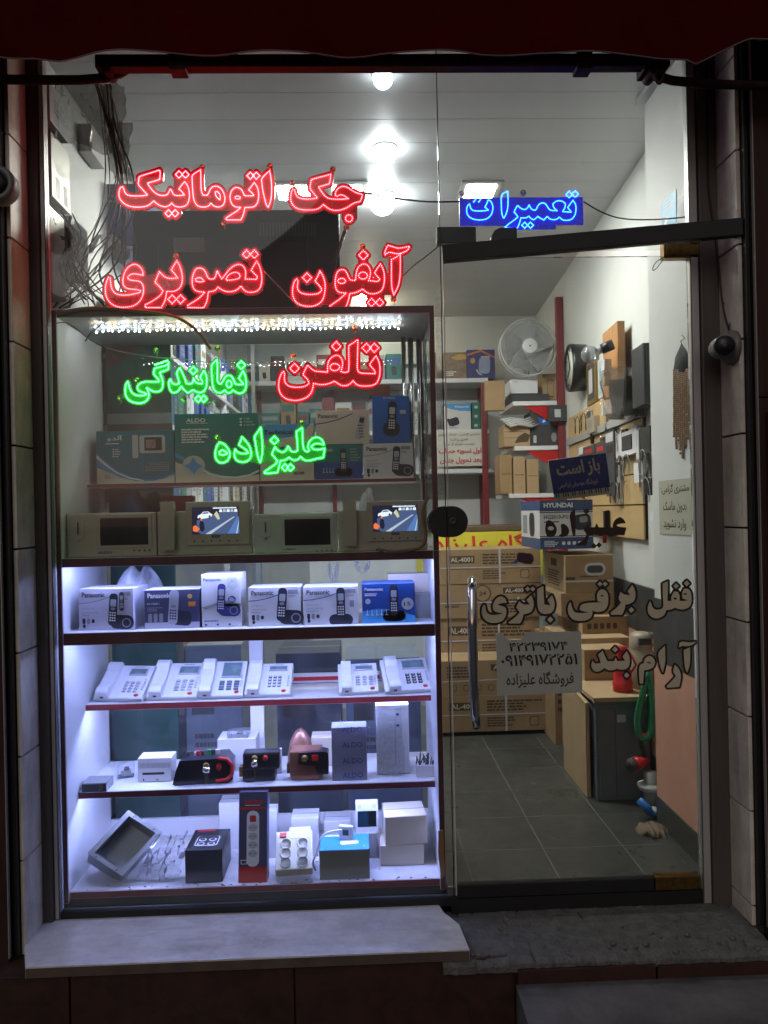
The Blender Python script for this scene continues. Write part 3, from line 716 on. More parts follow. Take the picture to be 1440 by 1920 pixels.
w2 = [S('125,405 155,410 170,470 200,530 260,560 360,570 460,565 540,550 500,495 440,430 415,380 425,310 440,240 540,210 660,180 765,150 760,230 745,310 650,340 560,365 600,430 660,510 730,560 830,570 930,575 1060,560 1000,515 935,490 870,525 840,500 850,440 890,385 960,350 1040,365 1120,420 1200,465 1300,490 1290,550 1260,615 1180,625 1110,665 1040,715 950,750 860,765 770,750 700,710 645,660 580,720 500,750 400,755 300,750 210,735 130,680 90,600 90,510 105,440', A3), ell2(1073, 893, 60, 60, *A3, 9, 10)]
sign('led_word_sign', 'short red lit Persian word sign on the top line beside the bright lamp', w2, [loopS('1000,700 1160,640 1160,880 1000,880', *A3, 9)], 'red', off=6)
A4, A5 = (190, 460), (345, 460)
w3 = [S('120,540 150,550 155,620 165,700 200,780 260,825 350,840 450,840 550,820 650,795 665,770 600,745 520,740 440,730 380,690 360,620 370,530 400,440 450,370 520,325 590,320 650,360 695,420 705,500 640,495 560,475 480,495 440,550 490,590 580,595 660,610 705,670 715,750 700,850 660,930 600,990 520,1030 420,1045 300,1045 200,1010 120,940 75,850 65,740 80,630', A4),
      S('1275,260 1320,340 1350,430 1370,540 1360,650 1320,730 1240,775 1170,780 1100,775 1095,850 1070,950 1010,1050 870,1050 745,1050 740,1005 830,960 940,890 1010,830 1040,770 980,690 905,625 940,540 980,445 1040,510 1110,555 1200,560 1285,550 1240,480 1180,415 1225,340', A4),
      dia(1195, 910, 72, *A4, 9), dia(1337, 910, 72, *A4, 9),
      S('1225,270 1270,340 1300,430 1315,540 1310,640 1280,730 1220,780 1130,795 1050,785 1000,740 960,685 910,740 840,775 760,785 690,775 620,740 575,705 520,770 410,785 400,880 380,970 330,1055 200,1050 70,1050 65,1010 170,950 270,880 350,790 240,780 180,755 145,690 135,600 150,500 190,410 250,378 320,395 365,450 390,530 430,570 510,565 540,510 560,430 600,510 640,565 700,490 760,410 840,345 930,315 1000,345 1040,420 1040,500 1035,570 1130,570 1225,575 1240,530 1180,470 1135,420 1180,340', A5),
      S('710,560 760,490 850,450 920,465 950,510 930,560 840,580 720,590', A5), S('195,570 245,540 300,555 335,605 270,620 205,605', A5), dia(1055, 150, 68, *A5, 9), dia(1187, 150, 68, *A5, 9)]
sign('led_word_sign', 'long red lit Persian word sign on the second line, above the left of the case', w3, [loopS('1130,150 1240,150 1240,400 1130,300', *A5, 9), loopS('640,600 1000,500 1000,1000 640,1040', *A4, 9)], 'red', off=6)
A6, A7 = (540, 465), (630, 455)
w4 = [S('150,525 170,560 155,640 165,710 210,755 290,780 400,785 500,775 560,730 570,690 520,620 455,560 500,480 540,390 585,460 620,560 630,660 615,790 580,890 510,950 420,985 310,985 200,960 120,900 80,810 75,700 95,600 120,540', A6), dia(320, 500, 75, *A6, 9),
      S('750,360 800,450 820,560 815,680 790,780 730,840 640,865 560,860 500,830 450,780 390,820 310,850 230,860 215,960 180,1060 150,1100 20,1110 -100,1110 -105,1070 -20,1010 80,940 170,850 80,845 20,820 -10,750 -15,660 0,550 30,480 90,450 150,460 190,520 215,590 250,635 330,635 335,560 350,470 390,390 460,355 530,370 575,440 585,530 550,640 620,645 700,660 740,620 700,570 650,510 690,440', A7),
      ell2(455, 555, 75, 60, *A7, 9), ell2(95, 645, 65, 45, *A7, 9, 12), dia(462, 210, 80, *A7, 9), dia(600, 1010, 68, *A7, 9), dia(737, 1010, 68, *A7, 9),
      S('935,285 1010,250 1085,190 1085,330 1085,480 1075,620 1050,740 975,880 945,780 935,640 935,480', A7),
      S('880,45 950,65 1040,95 1130,85 1240,60 1220,120 1140,165 1060,190 980,180 890,155 830,205 820,170 850,90', A7)]
sign('led_word_sign', 'red lit Persian word sign at the right of the second line', w4, [loopS('800,560 950,560 950,830 800,830', *A7, 9), loopS('420,210 500,210 500,380 420,380', *A7, 9), loopS('570,860 770,860 770,1010 570,1010', *A7, 9), loopS('600,640 720,640 760,900 600,900', *A6, 9)], 'red', off=5.6)
A8 = (510, 630)
w5 = [S('195,600 215,640 205,720 225,800 290,850 380,865 480,865 570,845 625,800 610,740 520,650 560,570 600,490 650,540 720,595 820,600 940,610 935,520 950,430 1000,360 1080,320 1140,335 1185,400 1195,480 1165,600 1230,620 1290,600 1300,500 1295,300 1295,160 1380,110 1450,60 1445,255 1440,455 1440,575 1480,625 1570,630 1740,635 1740,595 1690,535 1645,485 1700,405 1755,335 1805,425 1825,535 1820,655 1790,765 1730,825 1620,845 1490,845 1420,815 1365,755 1330,800 1260,840 1180,840 1110,800 1050,760 1000,790 900,820 800,820 700,800 690,880 660,960 610,1020 540,1060 430,1090 330,1085 230,1060 150,990 115,900 110,800 130,700 165,620', A8),
      dia(380, 545, 80, *A8, 9), ell2(1060, 525, 82, 60, *A8, 9), dia(1085, 175, 78, *A8, 9), dia(1595, 200, 75, *A8, 9), dia(1727, 200, 75, *A8, 9)]
sign('led_word_sign', 'red lit Persian word sign lowest of the red ones, beside the green word', w5, [loopS('1040,200 1130,200 1130,330 1040,330', *A8, 9), loopS('1680,230 1760,230 1760,340 1680,380', *A8, 9)], 'red', off=5.8)
A9, A10 = (225, 660), (330, 660)
w6 = [S('130,500 150,560 170,640 220,710 310,740 400,735 450,710 400,685 330,665 290,620 300,560 360,515 450,500 560,505 660,500 650,460 600,410 565,370 580,280 690,250 790,225 820,170 815,290 740,320 670,345 690,400 720,480 725,570 700,640 650,670 570,670 510,640 450,600 470,650 490,710 480,780 430,840 350,865 260,860 170,830 105,760 85,680 90,590 110,520', A9),
      S('850,460 880,530 940,550 1000,530 980,440 950,350 1010,265 1050,350 1090,440 1120,530 1190,545 1230,510 1240,440 1275,520 1385,540 1395,500 1350,430 1415,310 1460,400 1465,520 1455,610 1395,680 1315,685 1235,640 1145,690 1090,650 1035,580 990,650 930,690 870,680 830,610 820,530 830,480', A9), dia(1238, 312, 65, *A9, 9), dia(1320, 790, 58, *A9, 9), dia(1412, 790, 58, *A9, 9),
      S('600,210 690,130 700,250 695,400 700,510 750,545 790,500 820,430 870,390 930,400 970,460 1000,540 1060,550 1140,545 1060,440 1130,320 1170,400 1185,500 1180,620 1130,690 1060,700 1000,670 960,640 920,690 860,690 820,640 770,690 700,690 640,640 615,560 605,400 600,300', A10), ell2(895, 540, 45, 60, *A10, 9, 12), dia(1100, 222, 70, *A10, 9)]
sign('led_word_sign', 'green lit Persian word sign, the upper and longer green word', w6, [loopS('1050,230 1140,230 1140,420 1050,450', *A10, 9)], 'green', off=4.2, step=2.6, rb=1.2, strokes=[loopS('590,215 800,145', *A9, 9)])
A11, A12 = (390, 785), (470, 785)
w7 = [S('190,400 260,420 330,490 370,570 365,650 320,720 240,750 170,730 125,660 120,560 145,470', A11), S('190,560 240,525 300,560 330,585 270,615 200,605', A11),
      S('575,310 640,380 700,460 730,560 725,650 680,710 600,735 520,725 460,680 440,600 460,515 490,560 560,590 640,590 680,575 640,520 520,445 550,380', A11),
      S('890,150 900,250 915,400 920,560 900,680 880,740 845,660 820,540 800,400 780,300 830,240', A11),
      S('410,480 450,530 520,570 590,550 635,460 670,540 730,570 790,540 790,420 770,220 870,150 875,300 880,450 900,530 950,560 990,540 960,470 990,380 1060,320 1140,310 1210,360 1240,440 1160,420 1080,420 1020,470 1060,520 1150,525 1250,500 1225,660 1150,665 1060,690 980,710 900,700 845,640 800,690 730,705 680,680 645,650 590,700 500,710 490,780 450,910 340,920 230,920 240,890 330,830 430,760 450,710 400,650 355,600 385,530', A12), dia(400, 365, 68, *A12, 9), dia(580, 825, 60, *A12, 9), dia(672, 825, 60, *A12, 9)]
sign('led_word_sign', 'green lit Persian word sign hanging lower, in front of the boxes on the case shelf', w7, [loopS('100,480 350,480 350,700 100,720', *A12, 9), loopS('370,365 450,365 450,500 370,500', *A12, 9), loopS('650,600 930,600 930,700 650,700', *A11, 9)], 'green', off=4.2, step=2.8, rb=1.2)
A13, A14 = (855, 345), (960, 340)
w8 = [S('230,340 240,390 270,440 330,455 420,455 500,450 545,440 490,390 520,330 545,265 590,290 625,370 620,450 590,530 520,590 420,610 310,600 220,560 180,490 180,400 210,345', A13),
      S('870,125 880,250 875,400 850,500 805,580 770,500 765,350 760,190 810,150', A13),
      S('1030,320 1080,400 1080,500 1060,580 1000,650 900,660 850,650 800,605 740,650 640,640 595,590 540,650 470,620 440,590 370,650 320,630 285,590 230,620 150,615 130,700 90,790 0,790 -120,780 -60,720 30,660 100,600 60,540 35,520 60,460 95,405 150,460 220,480 260,450 290,400 320,460 370,490 410,480 440,400 500,360 560,370 600,430 640,490 760,495 700,440 690,380 750,330 830,325 900,370 900,430 855,510 1000,520 940,440 990,370', A14),
      dia(965, 225, 55, *A14, 9), dia(1065, 215, 55, *A14, 9), dia(215, 740, 50, *A14, 9), dia(312, 740, 50, *A14, 9)]
s8 = sign('led_word_sign', 'blue lit Persian word sign on a dark blue board above the door', w8, [], 'blue', step=2.7, rb=1.25, plate=(861, 371, 1094, 421), strokes=[loopS('300,300 345,240', *A13, 9), loopS('385,300 430,235', *A13, 9)])
q = MB(); a, c = P(950, 421, .034), P(1042, 430, .034); q.bb(a.x, c.x, .031, .035, c.z, a.z, SIGM['blue'][1]); q.build('board_tab', s8)

# suction hooks and wires that hold the signs
m_suc = GLASS('suction_cup', tint=(.85, .83, .6), haze=.35, rough=.1, refl=2, hcol=(.55, .5, .25))
for k, (x_, y_) in enumerate([(379, 313), (506, 311), (624, 317), (548, 343), (680, 462), (738, 561), (293, 657), (408, 653), (550, 668), (665, 617), (256, 712), (225, 745), (344, 748), (408, 820), (565, 793), (650, 426), (867, 363), (981, 361), (330, 480), (420, 418)]):
    t = thing('suction_hook', 'small clear suction hook stuck to the window by the lit word signs', 'hook', tuple(P(x_, y_, .006)), group='suction hooks of the lit signs')
    q = MB(); q.lathe([(0, .0095), (.003, .008), (.006, .004), (.010, .004), (.012, .005)], P(x_, y_, .0045), (0, 1, 0), m_suc, 12); q.build('cup', t)
    q = MB(); e = P(x_, y_, .016); q.tube([e+Vector((0, 0, -.0)), e+Vector((.002, .002, -.008)), e+Vector((.004, 0, -.016)), e+Vector((0, -.003, -.02))], .0008, m_wireg, 5); q.build('hook', t)
def cable(pts, r, m, label, Y=None, it=2, cat='cable', group=None, n=6, name='cable'):
    ps = [P(*p) if len(p) == 3 else P(p[0], p[1], Y) for p in pts]
    for _ in range(it):
        o = [ps[0]]
        for a, c in zip(ps, ps[1:]): o += [a*.75+c*.25, a*.25+c*.75]
        ps = o+[ps[-1]]
    q = MB(); q.tube(ps, r, m, n); return tag(q.build(name), label, cat, group)
cable([(685, 362, .03), (740, 372, .05), (800, 379, .05), (863, 378, .03)], .0028, m_wire, 'black lead running from the short red sign to the blue sign')
cable([(1094, 378, .03), (1130, 400, .03), (1170, 412, .03), (1240, 412, .04), (1310, 404, .03)], .0022, m_wire, 'thin lead from the blue sign to the right frame post')
cable([(755, 518, .03), (775, 498, .03), (800, 480, .03), (822, 462, .03)], .0018, m_wire, 'thin lead from the second red line up to the door closer')
cable([(645, 432, .03), (630, 480, .04), (618, 520, .05)], .0028, m_wire, 'dark lead hanging under the dot of the short red sign')
cable([(495, 508, .03), (530, 545, .03), (560, 575, .03)], .0016, m_wireg, 'fine grey lead below the long second-line sign')
cable([(106, 588, .012), (170, 575, .014), (250, 582, .014), (310, 588, .014), (345, 600, .014), (375, 625, .014), (395, 655, .014)], .0052, M('brown_cable', (.16, .10, .045), .6, var=.3), 'thick brown cable lying along the case top and curling down in front')
cable([(104, 606, .02), (130, 603, .03), (160, 632, .05), (200, 655, .05), (290, 671, .04), (340, 672, .04), (400, 682, .03), (520, 680, .03)], .0016, m_wireg, 'thin white lead sagging across the top compartment of the case')
cable([(160, 640, .06), (172, 620, .06), (185, 612, .08), (196, 606, .1)], .002, m_wire, 'short dark lead at the left end of the string lights')

# lettering painted on the door
m_let = M('cream_vinyl', (.58, .52, .37), .5, var=.14, scale=14)
m_letd = M('dark_brown_vinyl', (.035, .014, .008), .5, var=.2)
m_leto = M('black_vinyl', (.014, .009, .010), .5, var=.2)
def vinyl(label, loops, off, name='vinyl_word', holes=(), m=None):
    allp = [p for l in loops for p in l]
    t = thing(name, label, 'lettering', tuple(P(sum(p[0] for p in allp)/len(allp), max(p[1] for p in allp), -.006)), group='words stuck on the glass door')
    if off > 0: q = MB(); slab(q, loops, off, -.0064, -.0056, m_leto); q.build('outline', t)
    q = MB(); slab(q, loops, 0.15, -.0072, -.0066, m or m_let, res=.6); q.build('letters', t)
    if holes: 
        for h in holes: q = MB(); slab(q, [h], .1, -.0078, -.0074, m_leto if off > 0 else m_paper, res=.5); q.build('letter_eye', t)
    return t
B1 = (1010, 935)
vinyl('dark brown Persian word on the door glass in front of the blue carton', [S(x_, B1, 8) for x_ in ('150,320 210,345 260,410 275,470 250,550 190,580 130,570 100,500 100,430 115,345', '350,375 400,385 450,440 460,500 430,555 370,575 300,570 310,545 340,530 340,450 330,400', '540,140 550,260 555,400 550,555 515,555 490,450 475,330 462,235',
      '715,400 760,430 840,430 870,370 900,430 985,430 990,290 985,185 1060,170 1060,430 1115,430 1110,380 1150,310 1220,275 1280,310 1305,370 1230,370 1160,395 1200,425 1315,435 1285,550 1190,545 1110,570 1040,560 1010,535 930,565 850,535 760,555 740,620 710,705 560,700 570,680 660,630 720,550 700,500 670,470')]
      + [dia(715, 190, 48, *B1, 8), dia(830, 710, 42, *B1, 8), dia(905, 695, 42, *B1, 8)], 0, m=m_letd, holes=[ell2(183, 445, 45, 30, *B1, 8)])
B2 = (890, 1080)
vinyl('leftmost cream word with black outline in the upper line on the door', [S(x_, B2, 8) for x_ in ('140,430 160,450 165,520 200,570 280,590 380,575 430,555 330,545 280,510 270,450 300,370 350,315 410,305 460,340 480,400 400,405 335,430 400,450 460,470 480,530 460,620 410,680 320,705 220,700 140,650 105,570 110,480',
      '850,290 880,370 885,450 860,530 800,560 730,575 715,650 680,710 510,710 510,690 600,630 680,550 625,470 670,380 720,430 830,430 780,360', '1030,150 1035,300 1045,430 1140,440 1095,360 1160,290 1195,370 1200,470 1160,550 1080,570 1010,565 955,510 940,400 940,200')] + [dia(795, 195, 36, *B2, 8), dia(872, 195, 36, *B2, 8), dia(1135, 655, 45, *B2, 8)], 4.2)
B3 = (1040, 1080)
vinyl('middle cream word with black outline in the upper line on the door', [S(x_, B3, 8) for x_ in ('240,395 260,480 290,540 360,560 520,550 440,530 380,510 375,480 400,430 480,405 600,400 750,395 650,380 635,330 640,260 680,205 740,200 790,250 805,330 800,430 760,510 680,540 600,535 560,510 570,560 550,620 480,665 380,675 280,660 215,590 195,500 215,420',
      '1165,135 1205,210 1215,300 1190,380 1120,420 1060,430 1050,500 1010,580 850,580 840,550 930,480 1000,400 955,340 990,240 1040,280 1140,290 1095,230')] + [dia(680, 120, 36, *B3, 8), dia(757, 120, 36, *B3, 8), dia(1150, 510, 42, *B3, 8)], 4.2, holes=[ell2(710, 297, 22, 12, *B3, 8, 8)])
B4 = (1170, 1060)
vinyl('rightmost cream word with black outline in the upper line on the door', [S('740,270 740,430 730,600 800,605 800,520 850,440 910,450 940,520 935,600 1000,605 1095,590 990,560 980,480 1010,400 1070,390 1120,430 1140,520 1140,620 1110,700 1020,745 930,740 860,710 800,745 710,755 690,830 620,880 540,900 460,870 405,800 400,700 440,610 460,640 480,720 550,755 640,740 670,690 660,560 655,430 655,310', B4)] + [dia(880, 350, 45, *B4, 9), dia(1060, 305, 48, *B4, 9)], 4., holes=[ell2(865, 560, 28, 18, *B4, 9, 8), ell2(1035, 485, 30, 14, *B4, 9, 8)])
B5, B6 = (1090, 1190), (1170, 1190)
vinyl('left cream word with black outline in the lower line on the door', [S('190,440 230,490 330,480 310,400 285,340 360,270 390,350 440,450 550,450 580,390 610,450 740,440 700,370 765,280 810,360 820,460 800,550 730,590 650,590 600,570 540,600 450,600 390,560 330,610 250,630 190,590 165,520', B5), dia(570, 250, 48, *B5, 9), dia(765, 685, 46, *B5, 9)], 3.8)
vinyl('right cream word with black outline in the lower line on the door', [S('1130,360 1180,365 1230,410 1245,480 1220,550 1140,590 1060,600 1050,700 1040,820 990,825 975,680 975,560 1000,500 1060,480 1060,420', B5), S('690,190 695,330 695,480 655,640 615,540 590,420 575,300', B6), S('860,510 920,570 960,660 960,760 930,880 735,895 720,870 800,790 880,700 825,620', B6), S('1115,215 1115,380 1110,520 1065,640 1030,560 1015,400 1010,260', B6), S('940,135 1000,115 1080,135 1220,120 1140,180 1060,195 980,185 930,215', B6)], 3.8, holes=[loopS('1095,470 1140,455 1190,490', *B5, 9)])

# ================================================================== goods in the display case
def xf(mb, mat): mb.v = [tuple(mat @ Vector(p)) for p in mb.v]; return mb
def carton(label, x0, x1, yt, zb, Y, dep, m, decor=None, name='telephone_box', rotz=0., group=None, cat='box', side=None, mtop=None, xs=None, h=None, seam=True):
    ym = (yt+P(0, 0, 0).z*0+yt)/2
    pb = P((x0+x1)/2, yt, Y); hh = h if h else pb.z-zb
    ymid = yt+hh/2*FPX/(Y+DIST)
    xa, xb = P(x0, ymid, Y).x, P(x1, ymid, Y).x; wd = xb-xa
    t = thing(name, label, cat, ((xa+xb)/2, Y, zb+.0008), rotz, group)
    q = MB(); q.bb(-wd/2, wd/2, 0, dep, 0, hh, m)
    if side or mtop:
        k = len(q.f)-6
        for i in range(6):
            if i in (0, 1) and side: q.m[k+i] = side
            if i == 5 and mtop: q.m[k+i] = mtop
    q.build('carton', t, bevel=.0012, local=True, seg=1)
    if seam:
        q = MB(); q.bb(-wd/2+.001, wd/2-.001, dep*.48, dep*.52, hh+.0002, hh+.0006, m_inkg); q.bb(-wd/2+.002, wd/2-.002, .0015, .0022, hh+.0001, hh+.0008, mtop or m); q.build('lid_flap', t, local=True)
    if decor:
        q = MB(); d = Decal(q, (-wd/2, 0, 0), (wd, 0, 0), (0, 0, hh), (0, -1, 0)); decor(d); q.build('printed_front', t, local=True)
    return t, wd, hh
m_bxw = M('box_white_card', (.62, .61, .62), .4, var=.04)
m_bxl = M('box_lilac_card', (.52, .50, .60), .4, var=.05)
m_bxd = M('box_dark_card', (.045, .05, .11), .35, var=.1)
m_bxb = M('box_blue_card', (.02, .12, .42), .35, var=.1)
m_bxt = M('box_teal_card', (.006, .15, .21), .35, var=.12)
m_bxg = M('box_green_card', (.006, .17, .165), .35, var=.12)
m_bxc = M('box_cream_card', (.60, .53, .44), .5, var=.05)
m_navy = M('print_navy', (.035, .07, .17), .5, var=.1)
m_hsd = M('printed_handset_dark', (.012, .014, .03), .4, var=.1)
m_hss = M('printed_handset_silver', (.42, .42, .48), .4, var=.1)
m_sky = M('print_sky_blue', (.05, .30, .62), .4, var=.1)
m_sky2 = M('print_deep_blue', (.01, .06, .28), .4, var=.1)
m_scr = M('print_screen', (.38, .42, .46), .4, var=.1)
m_gold = M('print_gold', (.55, .36, .10), .4, var=.1)
m_org = M('print_orange', (.65, .22, .03), .4, var=.1)
def handset(d, u, v, s, body, lean=-.08, base=1, keys=m_inkw, bu=.0):
    W, H = d.ux.length, d.uy.length
    if base == 1:
        d.rr(u+(.022*s)/W, v-(.020*s)/H, .062*s, .036*s, -.06, body, 1, .45); d.ell(u+(.034*s)/W, v-(.022*s)/H, .012*s/W, .012*s/H, m_inkg, 2); d.ell(u+(.034*s)/W, v-(.022*s)/H, .009*s/W, .009*s/H, body, 3)
    elif base == 2: d.rr(u, v-(.030*s)/H, .062*s, .030*s, 0, body, 1, .5)
    d.rr(u, v+(.012*s)/H, .022*s, .082*s, lean, body, 4, .4)
    ox, oy = -math.sin(lean), math.cos(lean)
    def at(a, b_): return (u+(a*math.cos(lean)-b_*math.sin(lean))*s/W, v+.012*s/H+(a*math.sin(lean)+b_*math.cos(lean))*s/H)
    c = at(0, .017); d.rr(c[0], c[1], .015*s, .018*s, lean, m_scr, 5, .15)
    c = at(0, .002); d.rr(c[0], c[1], .012*s, .007*s, lean, m_inkg, 5, .4)
    for i in range(4):
        for j in range(3):
            c = at((j-1)*.0058, -.008-i*.0065); d.rr(c[0], c[1], .0042*s, .0036*s, lean, keys, 5, .3)
def pana(d, brand=m_inkb, swoosh=m_inkb, hu=.68, hv=.42, s=1.0, body=m_hsd, base=1, lean=-.08, code=m_inkg, txt=True, keys=m_inkw):
    d.text('Panasonic', .06, .79, .48, .915, brand, bold=.025)
    if swoosh:
        up = [(0, .66), (.15, .67), (.35, .715), (.55, .80), (.62, .84)]; d.poly(up+[(a, b_-.022) for a, b_ in up[::-1]], swoosh, 1)
    handset(d, hu, hv, s, body, lean, base, keys)
    if txt:
        d.text('KX-TG3711SX', .06, .50, .28, .545, code); d.text('2.4 GHz DIGITAL', .06, .40, .36, .445, code); d.lines(.06, .34, .28, .37, 1, code)
        for i in range(3): d.rr(.09+.085*i, .22, .010, .018 if i < 2 else .012, 0, m_hsd if i != 1 else m_inkg, 1, .4)
        d.ell(.095, .10, .028, .035*d.ux.length/d.uy.length, m_hsd, 1); d.rect(.76, .82, .95, .92, m_inkg, 1); d.lines(.77, .72, .94, .78, 2, code)
# --- top shelf
def d_aldo1(d):
    d.poly([(0, .32), (.12, .24), (.3, .13), (.5, .065), (.7, .05), (.88, .10), (1, .18), (1, 0), (0, 0)], m_bxc, 1)
    d.poly([(0, .62), (.1, .45), (.25, .26), (.42, .13), (.6, .07), (.8, .07), (1, .20), (1, .16), (.86, .075), (.7, .035), (.5, .045), (.3, .12), (.12, .25), (0, .36)], m_sky, 2)
    d.poly([(.0, .56), (.1, .41), (.25, .235), (.42, .115), (.6, .06), (.6, .04), (.42, .09), (.25, .2), (.1, .36), (0, .49)], m_inkw, 3)
    d.text('آلدو', .14, .80, .34, .92, m_inkw, bold=.02, fa=True); d.lines(.12, .74, .36, .78, 1, m_inkw)
    for i in range(4): d.rect(.21, .64-.045*i, .228, .665-.045*i, m_inkw); d.lines(.24, .635-.045*i, .31, .665-.045*i, 1, m_inkw)
    d.rr(.72, .74, .088, .062, 0, m_greyl, 1, .12); d.rr(.50, .70, .020, .080, 0, m_greyl, 2, .15); d.rr(.73, .745, .060, .046, 0, m_black, 2, .05)
    d.rr(.70, .745, .034, .030, 0, M('print_photo', (.35, .22, .2), .5, var=.5, scale=120), 3, .02); d.lines(.6, .22, .93, .40, 5, m_inkg, right=True); d.lines(.1, .10, .2, .17, 2, m_cardd)
def d_aldo2(d):
    d.poly([(0, .0), (1, 0), (1, .1), (.8, .06), (.6, .08), (.35, .13), (.18, .22), (0, .3)], m_bxc, 1)
    d.poly([(.3, .22), (.42, .13), (.56, .085), (.72, .07), (.88, .10), (1, .17), (1, .135), (.88, .07), (.72, .045), (.56, .055), (.42, .1), (.3, .17)], m_inkw, 2)
    d.poly([(0, .45), (.1, .37), (.16, .30), (.1, .31), (0, .38)], m_sky, 2)
    d.ell(.22, .24, .135, .15, m_greyl, 3); d.poly([(.22, .37), (.26, .28), (.33, .24), (.27, .19), (.22, .12), (.17, .19), (.10, .24), (.17, .28)], m_sky, 4)
    d.text('ALDO', .14, .875, .37, .935, m_inkw, bold=.012); d.rect(.14, .86, .40, .866, m_inkw)
    d.lines(.08, .57, .46, .79, 6, m_inkw)
    for i, s_ in enumerate(('V 725', 'V 725 M', 'V 725 TMI')): d.rect(.78, .905-.045*i, .805, .93-.045*i, m_inkw); d.text(s_, .825, .905-.045*i, .90+.028*i, .93-.045*i, m_inkw)
def d_tech(d):
    d.poly([(0, 1), (0, .72), (.3, .74), (.6, .78), (.85, .90), (.95, 1)], m_sky, 1); d.rect(0, .0, 1, .70, m_bxc, 1); d.text('Technical', .08, .82, .62, .90, m_ink, 3, bold=.03)
    d.poly([(.62, .50), (.92, .42), (.98, .60), (.74, .68)], m_hsd, 2); d.rr(.45, .45, .03, .06, .2, m_bxt, 2); d.text('TEC-6098', .62, .10, .82, .15, m_ink, 3, bold=.02)
YS1 = .285
carton('dark teal intercom box with a pictured monitor at the left end of the top shelf', 181, 327, 808, z_s1, YS1, .10, m_bxt, d_aldo1, 'intercom_box', group='boxes on the top shelf')
carton('large teal intercom box with white lettering beside the green sign', 328, 485, 776, z_s1, YS1-.004, .11, m_bxg, d_aldo2, 'intercom_box', group='boxes on the top shelf')
carton('cream and blue box marked Technical on the top shelf', 487, 588, 796, z_s1, YS1, .10, m_bxc, d_tech, 'telephone_box', group='boxes on the top shelf')
def d_g(d):
    d.rect(0, 0, 1, .5, m_sky2, 1); d.text('Panasonic', .05, .80, .38, .90, m_inkw, 3, bold=.015); handset(d, .60, .45, 1.0, m_hsd, 0, 2)
    for i in range(4): d.rect(.18+.065*i, .20, .19+.065*i, .34, m_inkw, 2); d.rect(.165+.065*i, .2, .205+.065*i, .22, m_inkw, 2)
    d.lines(.75, .5, .95, .9, 5, m_inkg, 2)
t1 = carton('dark green and blue cordless phone box on the top shelf', 590, 680, 834, z_s1, YS1, .10, m_bxg, d_g, group='boxes on the top shelf')
t2 = carton('white cordless phone box at the right end of the top shelf, lower row', 682, 774, 832, z_s1, YS1, .10, m_bxw, lambda d: pana(d, m_ink, m_inkg, hu=.66, s=1.15), group='boxes on the top shelf')
zz = z_s1+t1[2]+.001
def d_pw(d):
    d.text('Panasonic', .05, .78, .42, .90, m_ink, 2, bold=.02); up = [(0, .62), (.2, .66), (.45, .76), (.7, .92)]; d.poly(up+[(a, b_-.03) for a, b_ in up[::-1]], m_sky2, 1)
    d.rr(.84, .48, .024, .085, -.25, m_hss, 1, .4); d.rr(.865, .70, .016, .018, -.25, m_hsd, 2, .2)
    for i in range(5):
        for j in range(3): d.rr(.80+.030*j+.012*(4-i)*-.5+.03, .55-.085*i, .0045, .004, -.25, m_hsd, 2, .3)
    d.lines(.12, .1, .3, .14, 1, m_inkg)
carton('long white cordless phone box lying on the green box', 592, 692, 770, zz, YS1, .10, m_bxc, d_pw, group='boxes on the top shelf')
def d_blue(d):
    handset(d, .52, .45, 1.35, m_hsd, -.06, 0); d.rr(.50, .30, .058, .050, -.06, m_hsd, 1, .4); d.rect(.74, .62, .9, .70, m_scr, 1); d.text('KX-TGD320', .3, .94, .62, .975, m_inkw)
carton('bright blue cordless phone box standing on the white one by the chrome tubes', 699, 768, 743, z_s1+t2[2]+.001, YS1+.003, .09, m_bxb, d_blue, group='boxes on the top shelf')
carton('small brown carton on top of the bright blue phone box', 692, 731, 722, P(712, 744, YS1+.02).z, YS1+.02, .05, M('dark_brown_card', (.16, .05, .03), .6), None, 'small_carton', seam=False)

